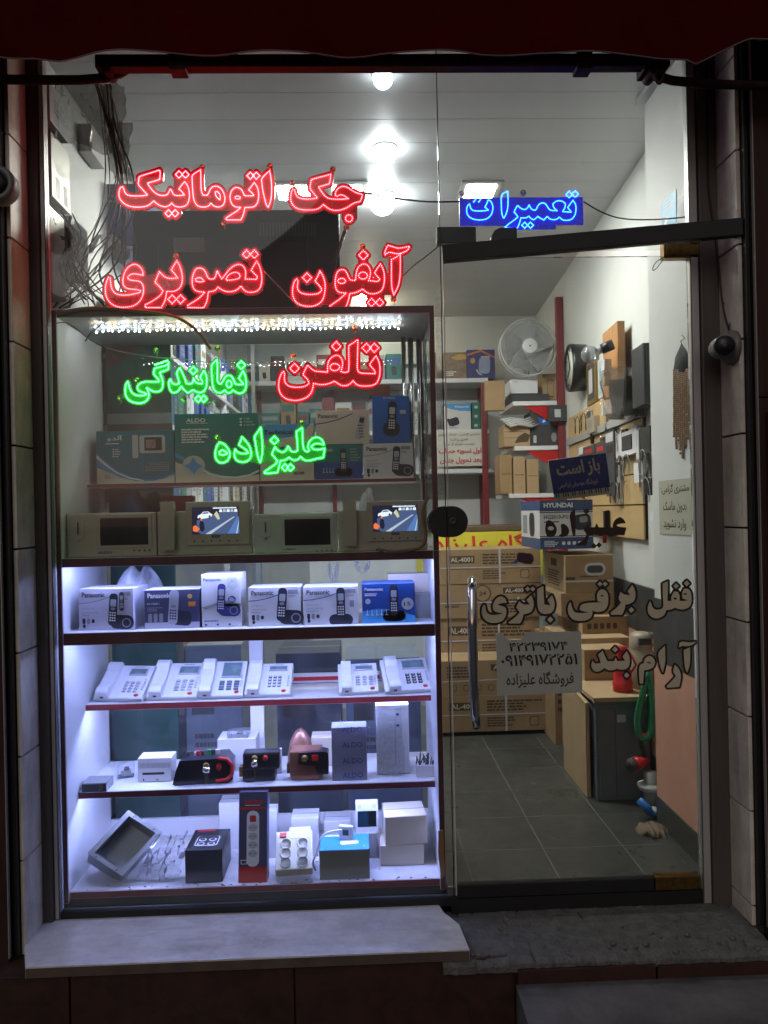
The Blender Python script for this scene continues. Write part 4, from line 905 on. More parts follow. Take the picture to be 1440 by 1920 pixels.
# --- intercom monitors on the middle shelf
m_mon = M('monitor_champagne', (.50, .455, .37), .38, metal=.2, var=.06)
m_mong = M('monitor_silver', (.53, .54, .51), .38, metal=.15, var=.06)
m_off = M('screen_off', (.006, .010, .010), .12, var=0)
def emd(name, c, s=.42): return EM('screen_'+name, c, s)
sc_road, sc_dark, sc_car, sc_line, sc_org, sc_blu, sc_yel = emd('road', (.06, .09, .20)), emd('dark', (.012, .014, .03)), emd('car', (.75, .8, .9)), emd('line', (.40, .45, .55)), emd('orange', (.85, .16, .05)), emd('bluekerb', (.08, .17, .42)), emd('sign', (.55, .5, .32))
def street_picture(d, L=3):
    d.rect(0, 0, 1, 1, sc_dark, L); d.poly([(.10, .5), (.3, .62), (.62, .80), (.98, .80), (1, .0), (.2, 0), (.1, .1)], sc_road, L+1)
    d.poly([(.28, .0), (.40, .0), (.92, .62), (.88, .62)], sc_line, L+2); d.poly([(.75, 0), (1, .0), (1, .62), (.97, .62)], sc_blu, L+2); d.poly([(.93, .0), (.96, 0), (1, .35), (1, .5)], sc_line, L+3)
    d.poly([(.12, .60), (.17, .56), (.30, .58), (.42, .64), (.44, .72), (.40, .76), (.35, .83), (.24, .82), (.19, .73), (.13, .69)], sc_car, L+3); d.poly([(.21, .74), (.25, .80), (.34, .81), (.37, .76)], sc_road, L+4)
    d.ell(.17, .58, .022, .04, sc_dark, L+4); d.ell(.38, .65, .022, .04, sc_dark, L+4)
    d.poly([(.47, .72), (.53, .84), (.57, .7), (.60, .55), (.55, .52)], sc_yel, L+4)
    for i in range(5): u = .58+.08*i; d.poly([(u, .80), (u+.07, .80), (u+.065, .90), (u+.01, .9)], sc_car if i % 2 == 0 else sc_line, L+3)
    d.rect(.45, .93, .95, .97, sc_car, L+3)
    for i in range(4): d.rect(.47+.12*i, .97, .52+.12*i, 1, sc_blu, L+4)
    d.poly([(.02, .12), (.10, .08), (.16, .2), (.07, .34), (.02, .28)], sc_org, L+4); d.poly([(.17, .14), (.23, .08), (.27, .2), (.25, .45), (.18, .5), (.155, .35)], sc_dark, L+5); d.ell(.20, .54, .022, .04, sc_org, L+5)
def monitor(label, x0, x1, yt, Y, kind, screen_px, m, brand):
    xa, xb = P(x0, yt+40, Y).x, P(x1, yt+40, Y).x; wd = xb-xa; hh = P((x0+x1)/2, yt, Y).z-z_s2
    t = thing('intercom_monitor', label, 'intercom', ((xa+xb)/2, Y, z_s2+.001), group='video intercom monitors on the middle shelf')
    q = MB(); body_h = hh if kind == 0 else hh*.83
    q.bb(-wd/2, wd/2, .004, .032, 0, body_h, m); q.build('body', t, bevel=.004, local=True)
    def loc(px_, py_): p_ = P(px_, py_, Y); return (p_.x-(xa+xb)/2, p_.z-z_s2-.001)
    sx0, sz1 = loc(screen_px[0], screen_px[1]); sx1, sz0 = loc(screen_px[2], screen_px[3])
    if kind == 1:
        q = MB(); q.bb(sx0-.020, wd/2-.006, -.004, .034, .030, hh, m); q.build('screen_housing', t, bevel=.003, local=True)
        hx0, hx1 = -wd/2+.016, -wd/2+.058
        q = MB(); q.prism([(hx0, .018), (hx1, .018), (hx1+.002, hh*.55), (hx1, hh+.002), (hx0, hh+.002), (hx0+.003, hh*.5)], (0, -.022, 0), (1, 0, 0), (0, 0, 1), (0, .03, 0), m); q.build('handset', t, bevel=.004, local=True)
        f = -.004
    else:
        q = MB(); q.bb(-wd/2+.016, -wd/2+.056, .002, .006, hh*.42, hh*.86, m_dark if False else m); q.bb(-wd/2+.034, -wd/2+.040, -.002, .004, hh*.52, hh*.80, m_dark); q.ball((-wd/2+.036, .0, hh*.40), .006, m_greyl); q.build('handset_cradle', t, bevel=.001, local=True)
        q = MB(); q.bb(sx0-.012, sx1+.012, .0015, .008, sz0-.01, sz1+.012, m); q.build('screen_frame', t, bevel=.002, local=True); f = .0015
    q = MB(); q.bb(sx0, sx1, f-.0008, f+.001, sz0, sz1, m_off if screen_px[4] == 0 else sc_dark); 
    so_ = q.build('screen', t, local=True)
    if screen_px[4]:
        q = MB(); d = Decal(q, (sx0, f-.0008, sz0), (sx1-sx0, 0, 0), (0, 0, sz1-sz0), (0, -1, 0), .0002); street_picture(d); q.build('picture', so_, local=True)
    q = MB(); d = Decal(q, (-wd/2, f if kind == 1 else .004, 0), (wd, 0, 0), (0, 0, hh), (0, -1, 0))
    if kind == 0: d.text(brand, .34, .07, .50, .13, m_inkb, 2, bold=.03)
    else: d.rr((sx0+sx1)/2/wd+.5, (sz0-.008)/hh, .026, .008, 0, m_inkb, 1); d.text(brand, (sx0+sx1)/2/wd+.47, (sz0-.0105)/hh, (sx0+sx1)/2/wd+.53, (sz0-.0055)/hh, m_greyl, 3)
    q.build('brand_print', t, local=True)
    for i in range(6 if kind == 1 else 4):
        q = MB(); bx = (sx0+.006+(sx1-sx0-.012)*i/5) if kind == 1 else sx1-.045+i*.016; q.cyl((bx, f+.002, sz0-.022 if kind == 1 else sz0-.018), (bx, f-.0025, sz0-.022 if kind == 1 else sz0-.018), .0026, m_dark, 8); q.build('button', t, local=True)
    return t
monitor('champagne intercom monitor with a blank screen at the left end of the middle shelf', 124, 293, 962, .06, 0, (187, 972, 278, 1021, 0), m_mon, 'ALDO')
monitor('intercom monitor with handset and a lit street view, second from the left', 294, 472, 941, .06, 1, (360, 951, 449, 1000, 1), m_mon, 'ALDO')
monitor('silver intercom monitor with a blank screen between the two lit ones', 476, 633, 963, .06, 0, (533, 974, 620, 1021, 0), m_mong, 'COMMAX')
monitor('intercom monitor with handset and a lit street view beside the door lock', 634, 801, 940, .06, 1, (698, 948, 783, 995, 1), m_mon, 'ALDO')
# cloth heap and bag behind the monitors
def lump(name, label, cat, x0, x1, yt, yb, Y, dep, m, seed, parent=None, nx=22, ny=10, amp=.25, prof=None, zb=None):
    """draped heap with folds"""
    r_ = random.Random(seed); a, c = P(x0, yb, Y), P(x1, yt, Y); vs = []; z0 = zb if zb is not None else a.z
    W, H = c.x-a.x, c.z-z0
    ph = [r_.uniform(0, 6) for _ in range(6)]
    q = MB()
    for j in range(ny+1):
        v = j/ny
        for i in range(nx+1):
            u = i/nx; e = (math.sin(math.pi*min(max(u, 0), 1))**.45) if prof is None else np.interp(u, [p_[0] for p_ in prof], [p_[1] for p_ in prof])
            th = math.pi*v
            f = 1+amp*(math.sin(u*17+ph[0]+v*3)*.4+math.sin(u*31+ph[1]-v*5)*.25+math.sin(v*9+u*6+ph[2])*.35)
            y = -math.cos(th)*dep/2*(.3+.7*e)*f; z = math.sin(th)*H*e*min(1, f*.5+.5)
            vs.append((a.x+W*u, Y+dep/2+y, z0+max(0, z)))
    q.add(vs, [(j*(nx+1)+i, j*(nx+1)+i+1, (j+1)*(nx+1)+i+1, (j+1)*(nx+1)+i) for j in range(ny) for i in range(nx)], m, True)
    return tag(q.build(name), label, cat)
lump('folded_jacket', 'dark blue jacket heaped behind the left intercom monitors', 'jacket', 206, 335, 912, 985, .24, .16, M('navy_cloth', (.03, .06, .14), .85, var=.3, bump=.3), 3, prof=[(0, .75), (.15, .95), (.3, 1), (.45, .72), (.7, .55), (1, .2)], zb=z_s2+.002, amp=.35)
carton('red box standing behind the second intercom monitor', 305, 362, 930, z_s2, .33, .05, M('dull_red_card', (.22, .03, .035), .6), None, 'red_box', seam=False)
m_poly = GLASS('white_polythene', tint=(.75, .77, .82), haze=.55, rough=.2, refl=1.5, hcol=(.75, .77, .85))
lump('plastic_bag', 'crumpled clear plastic bag behind the right intercom monitor', 'bag', 665, 720, 912, 980, .22, .1, m_poly, 9, zb=z_s2+.002, amp=.5)
# --- third shelf: cordless phone boxes
Y3 = .07
def d_l(kind):
    def f(d):
        if kind == 0: pana(d, m_ink, m_inkg, hu=.63, hv=.38, s=1.25); handset(d, .79, .62, .72, m_hsd, .0, 0)
        if kind == 1:
            d.rect(0, 0, 1, .16, m_bxl, 1); pana(d, m_inkw, None, hu=.53, hv=.42, s=1.35, body=m_hss, code=m_inkg, txt=False, base=0, keys=m_hsd); d.rr(.68, .26, .060, .046, -.1, m_hsd, 3, .3)
            d.ell(.83, .82, .045, .06, m_gold, 2); d.rect(.8, .56, .93, .68, m_org, 2); d.text('KX-TG6811', .05, .62, .27, .67, m_inkw); d.lines(.05, .44, .33, .56, 3, m_inkg)
            for i in range(3): d.rr(.10+.10*i, .28, .012, .028, 0, m_inkg, 2, .3)
        if kind == 2:
            d.poly([(0, .38), (.2, .42), (.4, .47), (.6, .50), (.8, .46), (1, .44), (1, .38), (.7, .38), (.4, .4), (.1, .34)], m_inkg, 1); d.text('Panasonic', .05, .87, .50, .93, m_inkb, 2, bold=.02)
            handset(d, .50, .46, 1.15, M('printed_handset_navy', (.025, .03, .16), .4), -.06, 1); d.ell(.77, .52, .10, .10*d.ux.length/d.uy.length*.9, m_sky2, 1); d.lines(.70, .48, .84, .56, 3, m_inkw, 2)
            d.poly([(.66, .95), (.92, .95), (.92, .76), (.79, .69), (.66, .76)], m_greyl, 1); d.text('#1', .75, .83, .86, .92, m_inkg, 2); d.lines(.06, .10, .5, .14, 1, m_inkb)
            for i in range(3): d.ell(.1+.3*i, .05, .032, .02, m_inkb, 1)
        if kind == 3: pana(d, m_ink, m_inkb, hu=.64, hv=.42, s=1.3)
        if kind == 4: pana(d, m_ink, m_inkb, hu=.68, hv=.42, s=1.25, base=2, lean=0); d.rect(.84, .45, .92, .62, m_inkg, 1)
        if kind == 5:
            d.poly([(0, 0), (1, 0), (1, .16), (.6, .34), (.3, .36), (0, .30)], m_sky, 1); d.text('Panasonic', .05, .82, .40, .90, m_inkw, 2, bold=.02); handset(d, .60, .46, 1.2, m_hsd, 0, 2); d.ell(.86, .47, .115, .115*d.ux.length/d.uy.length, m_greyl, 1); d.text('15', .79, .42, .92, .52, m_inkb, 3, bold=.02)
            d.ell(.11, .55, .05, .07, m_greyl, 1); d.lines(.05, .68, .35, .76, 2, m_inkw)
            for i in range(5): d.rect(.09+.09*i, .22, .10+.09*i, .34, m_inkw, 3); d.rect(.075+.09*i, .2, .125+.09*i, .22, m_inkw, 3)
    return f
G3 = 'cordless phone boxes on the third shelf'
carton('grey twin-handset cordless phone box, first from the left on the third shelf', 146, 252, 1104, z_s3, Y3, .13, m_bxl, d_l(0), rotz=R(-5), group=G3)
carton('dark navy cordless phone box between two pale ones on the third shelf', 271, 374, 1106, z_s3, Y3, .11, m_bxd, d_l(1), group=G3, mtop=m_bxw)
carton('tall white cordless phone box, the highest on the third shelf', 378, 452, 1077, z_s3, Y3, .12, m_bxw, d_l(2), group=G3, side=m_bxw)
carton('white cordless phone box with a squat dark base, right of the tall box', 466, 564, 1101, z_s3, Y3, .11, m_bxw, d_l(3), group=G3)
carton('white cordless phone box pictured with a standing handset, left of the blue box', 569, 672, 1100, z_s3, Y3, .11, m_bxw, d_l(4), group=G3)
carton('deep blue cordless phone box at the right of the third shelf', 679, 778, 1094, z_s3, Y3, .11, m_sky2, d_l(5), group=G3)
carton('yellowish white box behind the deep blue phone box', 728, 812, 1076, z_s3, .22, .06, m_bxc, None, 'small_box', seam=False)
carton('plain grey box at the right end of the third shelf', 779, 811, 1113, z_s3, .16, .05, m_grey, None, 'small_box', seam=False)
lump('plastic_bag', 'white printed carrier bag behind the first phone boxes on the third shelf', 'bag', 196, 305, 1056, 1150, .25, .14, m_poly, 21, zb=z_s3+.002, amp=.4)
# coiled handset cords hanging behind
def coil(label, pts, Y, r=.008):
    ps = [P(x_, y_, Y) for x_, y_ in pts]
    for _ in range(2):
        o = [ps[0]]
        for a, c in zip(ps, ps[1:]): o += [a*.75+c*.25, a*.25+c*.75]
        ps = o+[ps[-1]]
    L = [0]
    for a, c in zip(ps, ps[1:]): L.append(L[-1]+(c-a).length)
    n = int(L[-1]/.0012); out = []
    for i in range(n):
        s_ = L[-1]*i/n; k = max(0, np.searchsorted(L, s_)-1); f = (s_-L[k])/max(1e-6, L[k+1]-L[k]); p_ = ps[k]*(1-f)+ps[k+1]*f; tt = (ps[k+1]-ps[k]).normalized(); u = tt.cross(Vector((0, 1, 0))).normalized()
        a = i*.9; out.append(p_+u*math.cos(a)*r+Vector((0, 1, 0))*math.sin(a)*r)
    q = MB(); q.tube(out, .0017, m_greyl, 5); tag(q.build('coiled_cord'), label, 'cord', 'coiled handset cords in the case')
coil('white coiled handset cord hanging in a loop behind the right phone boxes', [(669, 1050), (670, 1066), (680, 1074), (690, 1064), (692, 1050)], .35)
coil('greyish coiled handset cord hanging behind the white phone boxes', [(618, 1056), (619, 1080), (625, 1092), (631, 1080), (632, 1056)], .38)

# --- fourth shelf: desk telephones
m_ph = M('phone_white', (.66, .66, .68), .35, var=.03)
m_lcd = M('phone_lcd', (.13, .19, .20), .25, var=.05)
m_key = M('phone_keys', (.50, .50, .54), .4, var=.03)
m_keyd = M('phone_keys_dark', (.08, .11, .16), .4, var=.05)
def phone(label, x0, x1, yt, yb, Y, scr, keys, tilt=36, rz=0., hs='left', L=None, keymat=None, base=None, grid=(4, 3), kx=(.52, .86), ky=(.16, .5)):
    pb = P((x0+x1)/2, yb, Y); wd = P(x1, (yt+yb)/2, Y+.05).x-P(x0, (yt+yb)/2, Y+.05).x; wd *= .94
    L = L or wd*.84
    t = thing('desk_telephone', label, 'telephone', (pb.x, Y, z_s4+.001), R(rz), 'desk telephones on the fourth shelf')
    Mx = Matrix.Translation((0, 0, .004)) @ Matrix.Rotation(R(tilt), 4, 'X')
    def part(q, nm, bev=0., par=None): xf(q, Mx); return q.build(nm, par or t, bevel=bev, local=True)
    q = MB(); pr = [(0, -.004), (L, -.004), (L, .022), (L*.6, .018), (0, .012)]
    q.prism([(a, b_) for a, b_ in pr], (-wd/2, 0, 0), (0, 1, 0), (0, 0, 1), (wd, 0, 0), base or m_ph); part(q, 'body', .004)
    q = MB(); q.bb(-wd*.46, wd*.46, L*.93, L*.99, -.06, -.004, m_ph); part(q, 'rear_foot', .002)
    hx = -wd*.30; hw = wd*.25
    q = MB(); n = 9
    prof = [(-.02*L, .012), (.03*L, .034), (.16*L, .040), (.3*L, .032), (.5*L, .030), (.7*L, .034), (.84*L, .046), (.97*L, .044), (1.02*L, .026), (.97*L, .018), (.8*L, .020), (.5*L, .018), (.2*L, .014)]
    q.prism(prof, (hx-hw/2, 0, 0), (0, 1, 0), (0, 0, 1), (hw, 0, 0), m_ph); part(q, 'handset', .005)
    q = MB(); q.bb(hx-.006, hx+.006, -.022*L, -.014*L, .014, .022, m_dark); part(q, 'cord_socket')
    u0, v0, u1, v1 = scr
    q = MB(); q.bb(-wd/2+wd*u0-.003, -wd/2+wd*u1+.003, L*v0-.003, L*v1+.003, .017, .0245, m_key); q.bb(-wd/2+wd*u0, -wd/2+wd*u1, L*v0, L*v1, .0246, .0254, m_lcd); part(q, 'display', 0)
    km = keymat or m_key
    q = MB(); nr, nc = grid
    for i in range(nr):
        for j in range(nc):
            cx = -wd/2+wd*(kx[0]+(kx[1]-kx[0])*(j+.5)/nc); cy = L*(ky[1]-(ky[1]-ky[0])*(i+.5)/nr); zt = .0125+.008*cy/L/.6 if cy < .6*L else .019
            q.bb(cx-wd*(kx[1]-kx[0])/nc*.34, cx+wd*(kx[1]-kx[0])/nc*.34, cy-L*(ky[1]-ky[0])/nr*.30, cy+L*(ky[1]-ky[0])/nr*.30, zt-.006, zt+.0035, km)
    part(q, 'keypad', .0008)
    if keys != 'blue':      # tiny digits printed by the keys
        q = MB(); 
        for i in range(nr):
            for j in range(nc):
                cx = -wd/2+wd*(kx[0]+(kx[1]-kx[0])*(j+.5)/nc); cy = L*(ky[1]-(ky[1]-ky[0])*(i+.5)/nr); zt = .0125+.008*cy/L/.6+.0042
                q.bb(cx-.0022, cx+.0022, cy-.0016, cy+.0016, zt-.0002, zt+.0002, m_inkg if keymat is None else m_inkw)
        part(q, 'key_print')
    q = MB(); cy = L*.10; q.ball((-wd/2+wd*.86, cy, .0135), .0065, m_red, 10, 5, (1.4, 1, .5)); part(q, 'red_button')
    q = MB(); zt = .024; q.bb(-wd/2+wd*.58, -wd/2+wd*.80, L*.925, L*.945, .0225, .0229, m_inkg)
    for i in range(5): q.bb(-wd/2+wd*.92, -wd/2+wd*.96, L*(.25+.07*i), L*(.27+.07*i), .014+.009*(.25+.07*i), .0175+.009*(.25+.07*i), m_key)
    part(q, 'side_marks')
    return t
phone('white desk telephone with small screen, first from the left', 170, 272, 1250, 1318, .225, (.55, .70, .88, .86), 'w', rz=-10, tilt=33)
phone('white desk telephone with wide screen, second from the left', 270, 372, 1244, 1316, .225, (.54, .66, .92, .86), 'w', rz=-6, tilt=35, kx=(.5, .9))
phone('white desk telephone with large blue screen and dark blue keys', 366, 458, 1240, 1314, .225, (.50, .52, .90, .93), 'blue', rz=-3, tilt=40, keymat=m_keyd, ky=(.14, .42), kx=(.44, .92), L=.140)
phone('white desk telephone with round grey keys and orange button, fourth from the left', 456, 546, 1240, 1310, .225, (.50, .76, .88, .87), 'w', rz=-3, keymat=m_inkg, kx=(.48, .80), ky=(.20, .58))
phone('white desk telephone standing apart in the middle of the right half', 634, 711, 1243, 1306, .225, (.46, .76, .88, .88), 'w', rz=3, tilt=41, kx=(.42, .92), ky=(.2, .55))
phone('white desk telephone with large grey screen and dark keys at the right end', 720, 814, 1236, 1303, .225, (.46, .66, .92, .9), 'w', rz=9, tilt=35, keymat=m_dark, kx=(.46, .84), ky=(.18, .5))

# --- fifth shelf: locks and small goods
YL = .16
def pt(x_, y_, Y): return P(x_, y_, Y)
def at_shelf(x_, Y, zs): p_ = P(x_, 1400, Y); return (p_.x, Y, zs+.001)
m_lkb = M('lock_black_paint', (.012, .012, .018), .3, var=.1)
m_lkbr = M('lock_brown_paint', (.20, .085, .06), .3, var=.1, metal=.3)
t = thing('electric_lock', 'large black electric lock with red trim and hanging keys', 'lock', at_shelf(379, YL, z_s5), R(4), 'electric rim locks on the fifth shelf')
wd, hh = .196, .082
q = MB(); q.prism([(-wd/2, .004), (-wd/2+.01, 0), (wd*.42, 0), (wd/2, .012), (wd/2, hh*.7), (wd*.40, hh), (-wd*.38, hh*.98), (-wd/2+.01, hh*.55)], (0, 0, 0), (1, 0, 0), (0, 0, 1), (0, .10, 0), m_lkb); q.build('body', t, bevel=.010, local=True, seg=3)
q = MB(); q.tube([(wd*.26, -.004, hh+.004), (wd*.42, -.004, hh*.96), (wd*.50, -.004, hh*.7), (wd*.49, -.004, hh*.35), (wd*.40, -.004, hh*.16), (wd*.22, -.004, hh*.12)], .0055, m_red, 8); q.build('red_trim', t, local=True)
q = MB(); q.ball((wd*.27, .0, hh*.66), .011, m_red, 12, 6, (.8, .6, 1.1)); q.build('red_button', t, local=True)
def keys(t, x, z, y=-.006, n=2, s=1.):
    for i in range(n):
        q = MB(); q.lathe([(0, .008*s), (.0016, .008*s)], (x+i*.004, y-.003*i, z), (.3, -1, 0), m_chrome, 14); q.bb(x-.002+i*.004, x+.002+i*.004, y-.003*i-.002, y-.003*i-.0005, z-.038*s, z-.006*s, m_chrome)
        for k in range(4): q.bb(x+.002+i*.004, x+.0042+i*.004, y-.003*i-.002, y-.003*i-.0005, z-.036*s+k*.006, z-.033*s+k*.006, m_chrome)
        q.build('key', t, local=True)
q = MB(); q.lathe([(0, .010), (.008, .010), (.009, .007)], (wd*.06, .002, hh*.74), (0, -1, 0), m_brass, 16); q.build('lock_barrel', t, local=True)
keys(t, wd*.05, hh*.62, -.012, 3, 1.15)
q = MB()
for k in range(7): q.box((-.05+k*.016+rnd.uniform(-.004, .004), .05, hh+rnd.uniform(.004, .012)), (rnd.uniform(.006, .014), .012, rnd.uniform(.01, .022)), [m_dark, m_greyl, m_red, m_brass, M('green_part', (.03, .3, .08), .4)][k % 5])
q.build('terminal_parts', t, local=True)
t = thing('electric_lock', 'small black electric lock with a round red button and one key', 'lock', at_shelf(485, YL, z_s5), 0, 'electric rim locks on the fifth shelf')
wd, hh = .135, .100
q = MB(); q.bb(-wd/2+.010, wd/2-.016, .006, .09, 0, hh*.62, m_lkb); q.build('body', t, bevel=.008, local=True)
q = MB(); q.bb(-wd/2+.014, wd/2, -.004, .05, hh*.42, hh, m_lkb); q.build('cover', t, bevel=.008, local=True)
q = MB(); q.cyl((wd*.16, -.002, hh*.82), (wd*.16, -.010, hh*.82), .0085, m_red, 14); q.build('red_button', t, local=True)
q = MB(); q.cyl((-wd*.10, -.002, hh*.82), (-wd*.10, -.009, hh*.82), .0095, m_brass, 16); q.build('lock_barrel', t, local=True); keys(t, -wd*.10, hh*.66, -.012, 1, 1.5)
q = MB(); q.bb(-wd/2-.002, -wd/2+.010, .02, .05, .014, .046, m_brass); q.build('bolt', t, local=True)
t = thing('electric_lock', 'brown electric lock with black cover and square red button', 'lock', at_shelf(577, YL, z_s5), 0, 'electric rim locks on the fifth shelf')
wd, hh = .135, .096
q = MB(); q.bb(-wd/2+.006, wd/2-.02, .004, .085, .006, hh, m_lkbr); q.bb(-wd/2+.008, wd/2-.022, .002, .08, 0, .018, m_lkbr); q.build('body', t, bevel=.009, local=True)
q = MB(); q.prism([(-wd*.22, hh*.98), (-wd*.25, hh*.62), (-wd*.1, hh*.56), (wd*.16, hh*.52), (wd*.24, hh*.20), (wd*.5, hh*.22), (wd*.5, hh*.95), (wd*.4, hh)], (0, -.004, 0), (1, 0, 0), (0, 0, 1), (0, .05, 0), m_lkb); q.build('cover', t, bevel=.004, local=True)
q = MB(); q.cyl((-wd*.08, -.003, hh*.80), (-wd*.08, -.010, hh*.80), .0105, m_brass, 16); q.build('lock_barrel', t, local=True)
q = MB(); q.bb(wd*.10, wd*.25, -.009, -.002, hh*.72, hh*.90, m_red); q.build('red_button', t, local=True)
q = MB(); q.bb(-wd/2-.005, -wd/2+.008, .02, .05, .02, .05, m_brass); q.build('bolt', t, local=True)
t = thing('amber_lamp_cap', 'brown pointed glossy cap behind the brown lock', 'cap', at_shelf(564, .28, z_s5))
q = MB(); q.lathe([(0, .048), (.05, .046), (.10, .036), (.13, .02), (.142, .006)], (0, 0, 0), (0, 0, 1), m_lkbr, 18); q.build('shell', t, local=True)
q = MB(); q.lathe([(0, .050), (.012, .050)], (0, 0, .0), (0, 0, 1), m_lkb, 18); q.build('rim', t, local=True)
carton('beige carton behind the grey printed bag on the fifth shelf', 584, 640, 1383, z_s5, .30, .08, m_bxc, None, 'small_carton')
def vents(d): 
    for i in range(26): d.rect(.03+.036*i, .58, .045+.036*i, .80, m_inkg, 1)
    d.rect(.14, .30, .78, .40, m_ink, 1); d.rect(.15, .05, .19, .14, m_ink, 1); d.rect(.52, .05, .62, .12, m_inkg, 1)
carton('white power adapter with ventilation slots on the fifth shelf', 258, 322, 1422, z_s5, .20, .07, m_ph, vents, 'power_adapter', cat='adapter', seam=False)
q = MB(); p_ = at_shelf(180, .135, z_s5)
t = thing('metal_bracket', 'grey metal bracket box at the left front of the fifth shelf', 'bracket', p_)
q.bb(-.045, .035, -.012, .06, -.006, .028, m_metal); q.build('body', t, bevel=.002, local=True); q = MB(); q.bb(.012, .026, -.016, -.0122, .004, .020, m_chrome); q.build('latch', t, local=True)
q = MB(); q.bb(-.043, .034, -.0135, -.0125, -.004, .024, m_dark); q.build('open_end', t, local=True)
def blister(label, x_, Y, zs, w_, h_, d_, rz=0):
    t = thing('blister_pack', label, 'packaging', at_shelf(x_, Y, zs), R(rz), 'clear blister packs'); q = MB(); q.bb(-w_/2, w_/2, 0, d_, 0, h_, m_clear); q.build('shell', t, bevel=.004, local=True)
    q = MB(); q.bb(-w_*.3, w_*.3, d_*.3, d_*.7, .002, h_*.5, m_greyl); q.bb(-w_*.1, w_*.2, d_*.25, d_*.6, h_*.5, h_*.7, m_dark); q.build('small_part', t, bevel=.001, local=True); return t
blister('clear blister pack with a small part near the left side of the fifth shelf', 234, .24, z_s5, .055, .045, .05, 12)
carton('white box carrying a clear pack, behind the two black locks', 408, 480, 1386, z_s5, .28, .10, m_bxw, None, 'small_carton', seam=False)
b_ = blister('clear blister pack lying on the white box behind the locks', 446, .285, P(446, 1386, .28).z, .075, .022, .06)
carton('white slotted plate behind the small black lock', 488, 528, 1406, z_s5, .24, .02, m_ph, lambda d: [d.rect(.08+.1*i+(.45 if i > 2 else 0)*.6, .6, .11+.1*i+(.45 if i > 2 else 0)*.6, .9, m_inkg) for i in range(6)], 'slotted_plate', cat='plate', seam=False)
def d_bag(d):
    for v_ in (.90, .62, .32, .05): d.text('ALDO', .30, v_, .88, v_+.10, m_inkb, 1, bold=.008)
    d.rect(.18, .24, .68, .245, m_inkg); d.rect(.18, .16, .68, .165, m_inkg); d.rect(.18, .16, .19, .34, m_inkg)
bt = carton('grey packet printed with repeated blue lettering under a crumpled clear bag', 622, 688, 1364, z_s5, .15, .07, M('grey_lilac_card', (.20, .20, .27), .4, var=.06), d_bag, 'intercom_packet', cat='packet', seam=False)
def crumple(name, label, verts_px, Y, dep, seed, m, cat='bag', n=26, mm=12, amp=.012):
    """crumpled film: wrinkled sheet spanned between four photo corners, curving towards the viewer"""
    r_ = random.Random(seed); a, b_, c, d_ = [P(x_, y_, Y) for x_, y_ in verts_px]; vs = []
    g = [[r_.uniform(-1, 1) for _ in range(n+1)] for _ in range(mm+1)]
    g = [[(g[j][i]*2+g[j-1][i]+g[j][i-1]+g[(j+1) % (mm+1)][i]+g[j][(i+1) % (n+1)])/3.4 for i in range(n+1)] for j in range(mm+1)]
    for j in range(mm+1):
        for i in range(n+1):
            u, v = i/n, j/mm; p_ = (a*(1-u)+b_*u)*(1-v)+(d_*(1-u)+c*u)*v
            e = math.sin(math.pi*u)*.7+.3*math.sin(math.pi*v)
            vs.append(p_+Vector((g[j][i]*amp*.6, -dep*e+g[j-1][i]*amp, g[j][i-1]*amp*.6)))
    q = MB(); q.add(vs, [(j*(n+1)+i, j*(n+1)+i+1, (j+1)*(n+1)+i+1, (j+1)*(n+1)+i) for j in range(mm) for i in range(n)], m, True)
    return tag(q.build(name), label, cat)
crumple('bag_top', 'crumpled clear bag folded over the grey printed packet', [(606, 1350), (700, 1352), (704, 1378), (616, 1368)], .145, .02, 4, m_clear, amp=.006)
t, wd, hh = carton('white intercom handset set packed in clear film at the right of the fifth shelf', 706, 767, 1322, z_s5, .20, .05, m_ph, lambda d: [d.rr(.30, .5, .030, .165, .0, m_ph, 2, .25), d.text('ALDO', .62, .93, .9, .96, m_inkg), d.ell(.66, .86, .05, .02, m_inkb), d.ell(.66, .70, .05, .02, m_inkb), d.rect(.56, .12, .60, .80, m_greyl, 2)], 'intercom_handset', cat='intercom', seam=False)
crumple('film_wrap', 'clear film wrapped round the white intercom handset', [(700, 1330), (752, 1326), (760, 1455), (708, 1452)], .185, .02, 8, m_clear, 'wrap', amp=.005)
t, wd, hh = carton('small white open box holding black screws at the right of the fifth shelf', 781, 814, 1436, z_s5, .16, .05, m_bxw, None, 'small_carton', seam=False)
sb = thing('screw_bundle', 'bundle of black screws in the small white box', 'screws', tuple(P(797, 1436, .17)))
q = MB()
for k in range(16):
    a = P(778+rnd.uniform(0, 34), 1438, .17+rnd.uniform(0, .03)); q.cyl(a, a+Vector((rnd.uniform(-.012, .02), rnd.uniform(-.02, .01), rnd.uniform(.028, .05))), .0022, m_dark, 6)
stuff(q.build('screws', sb))

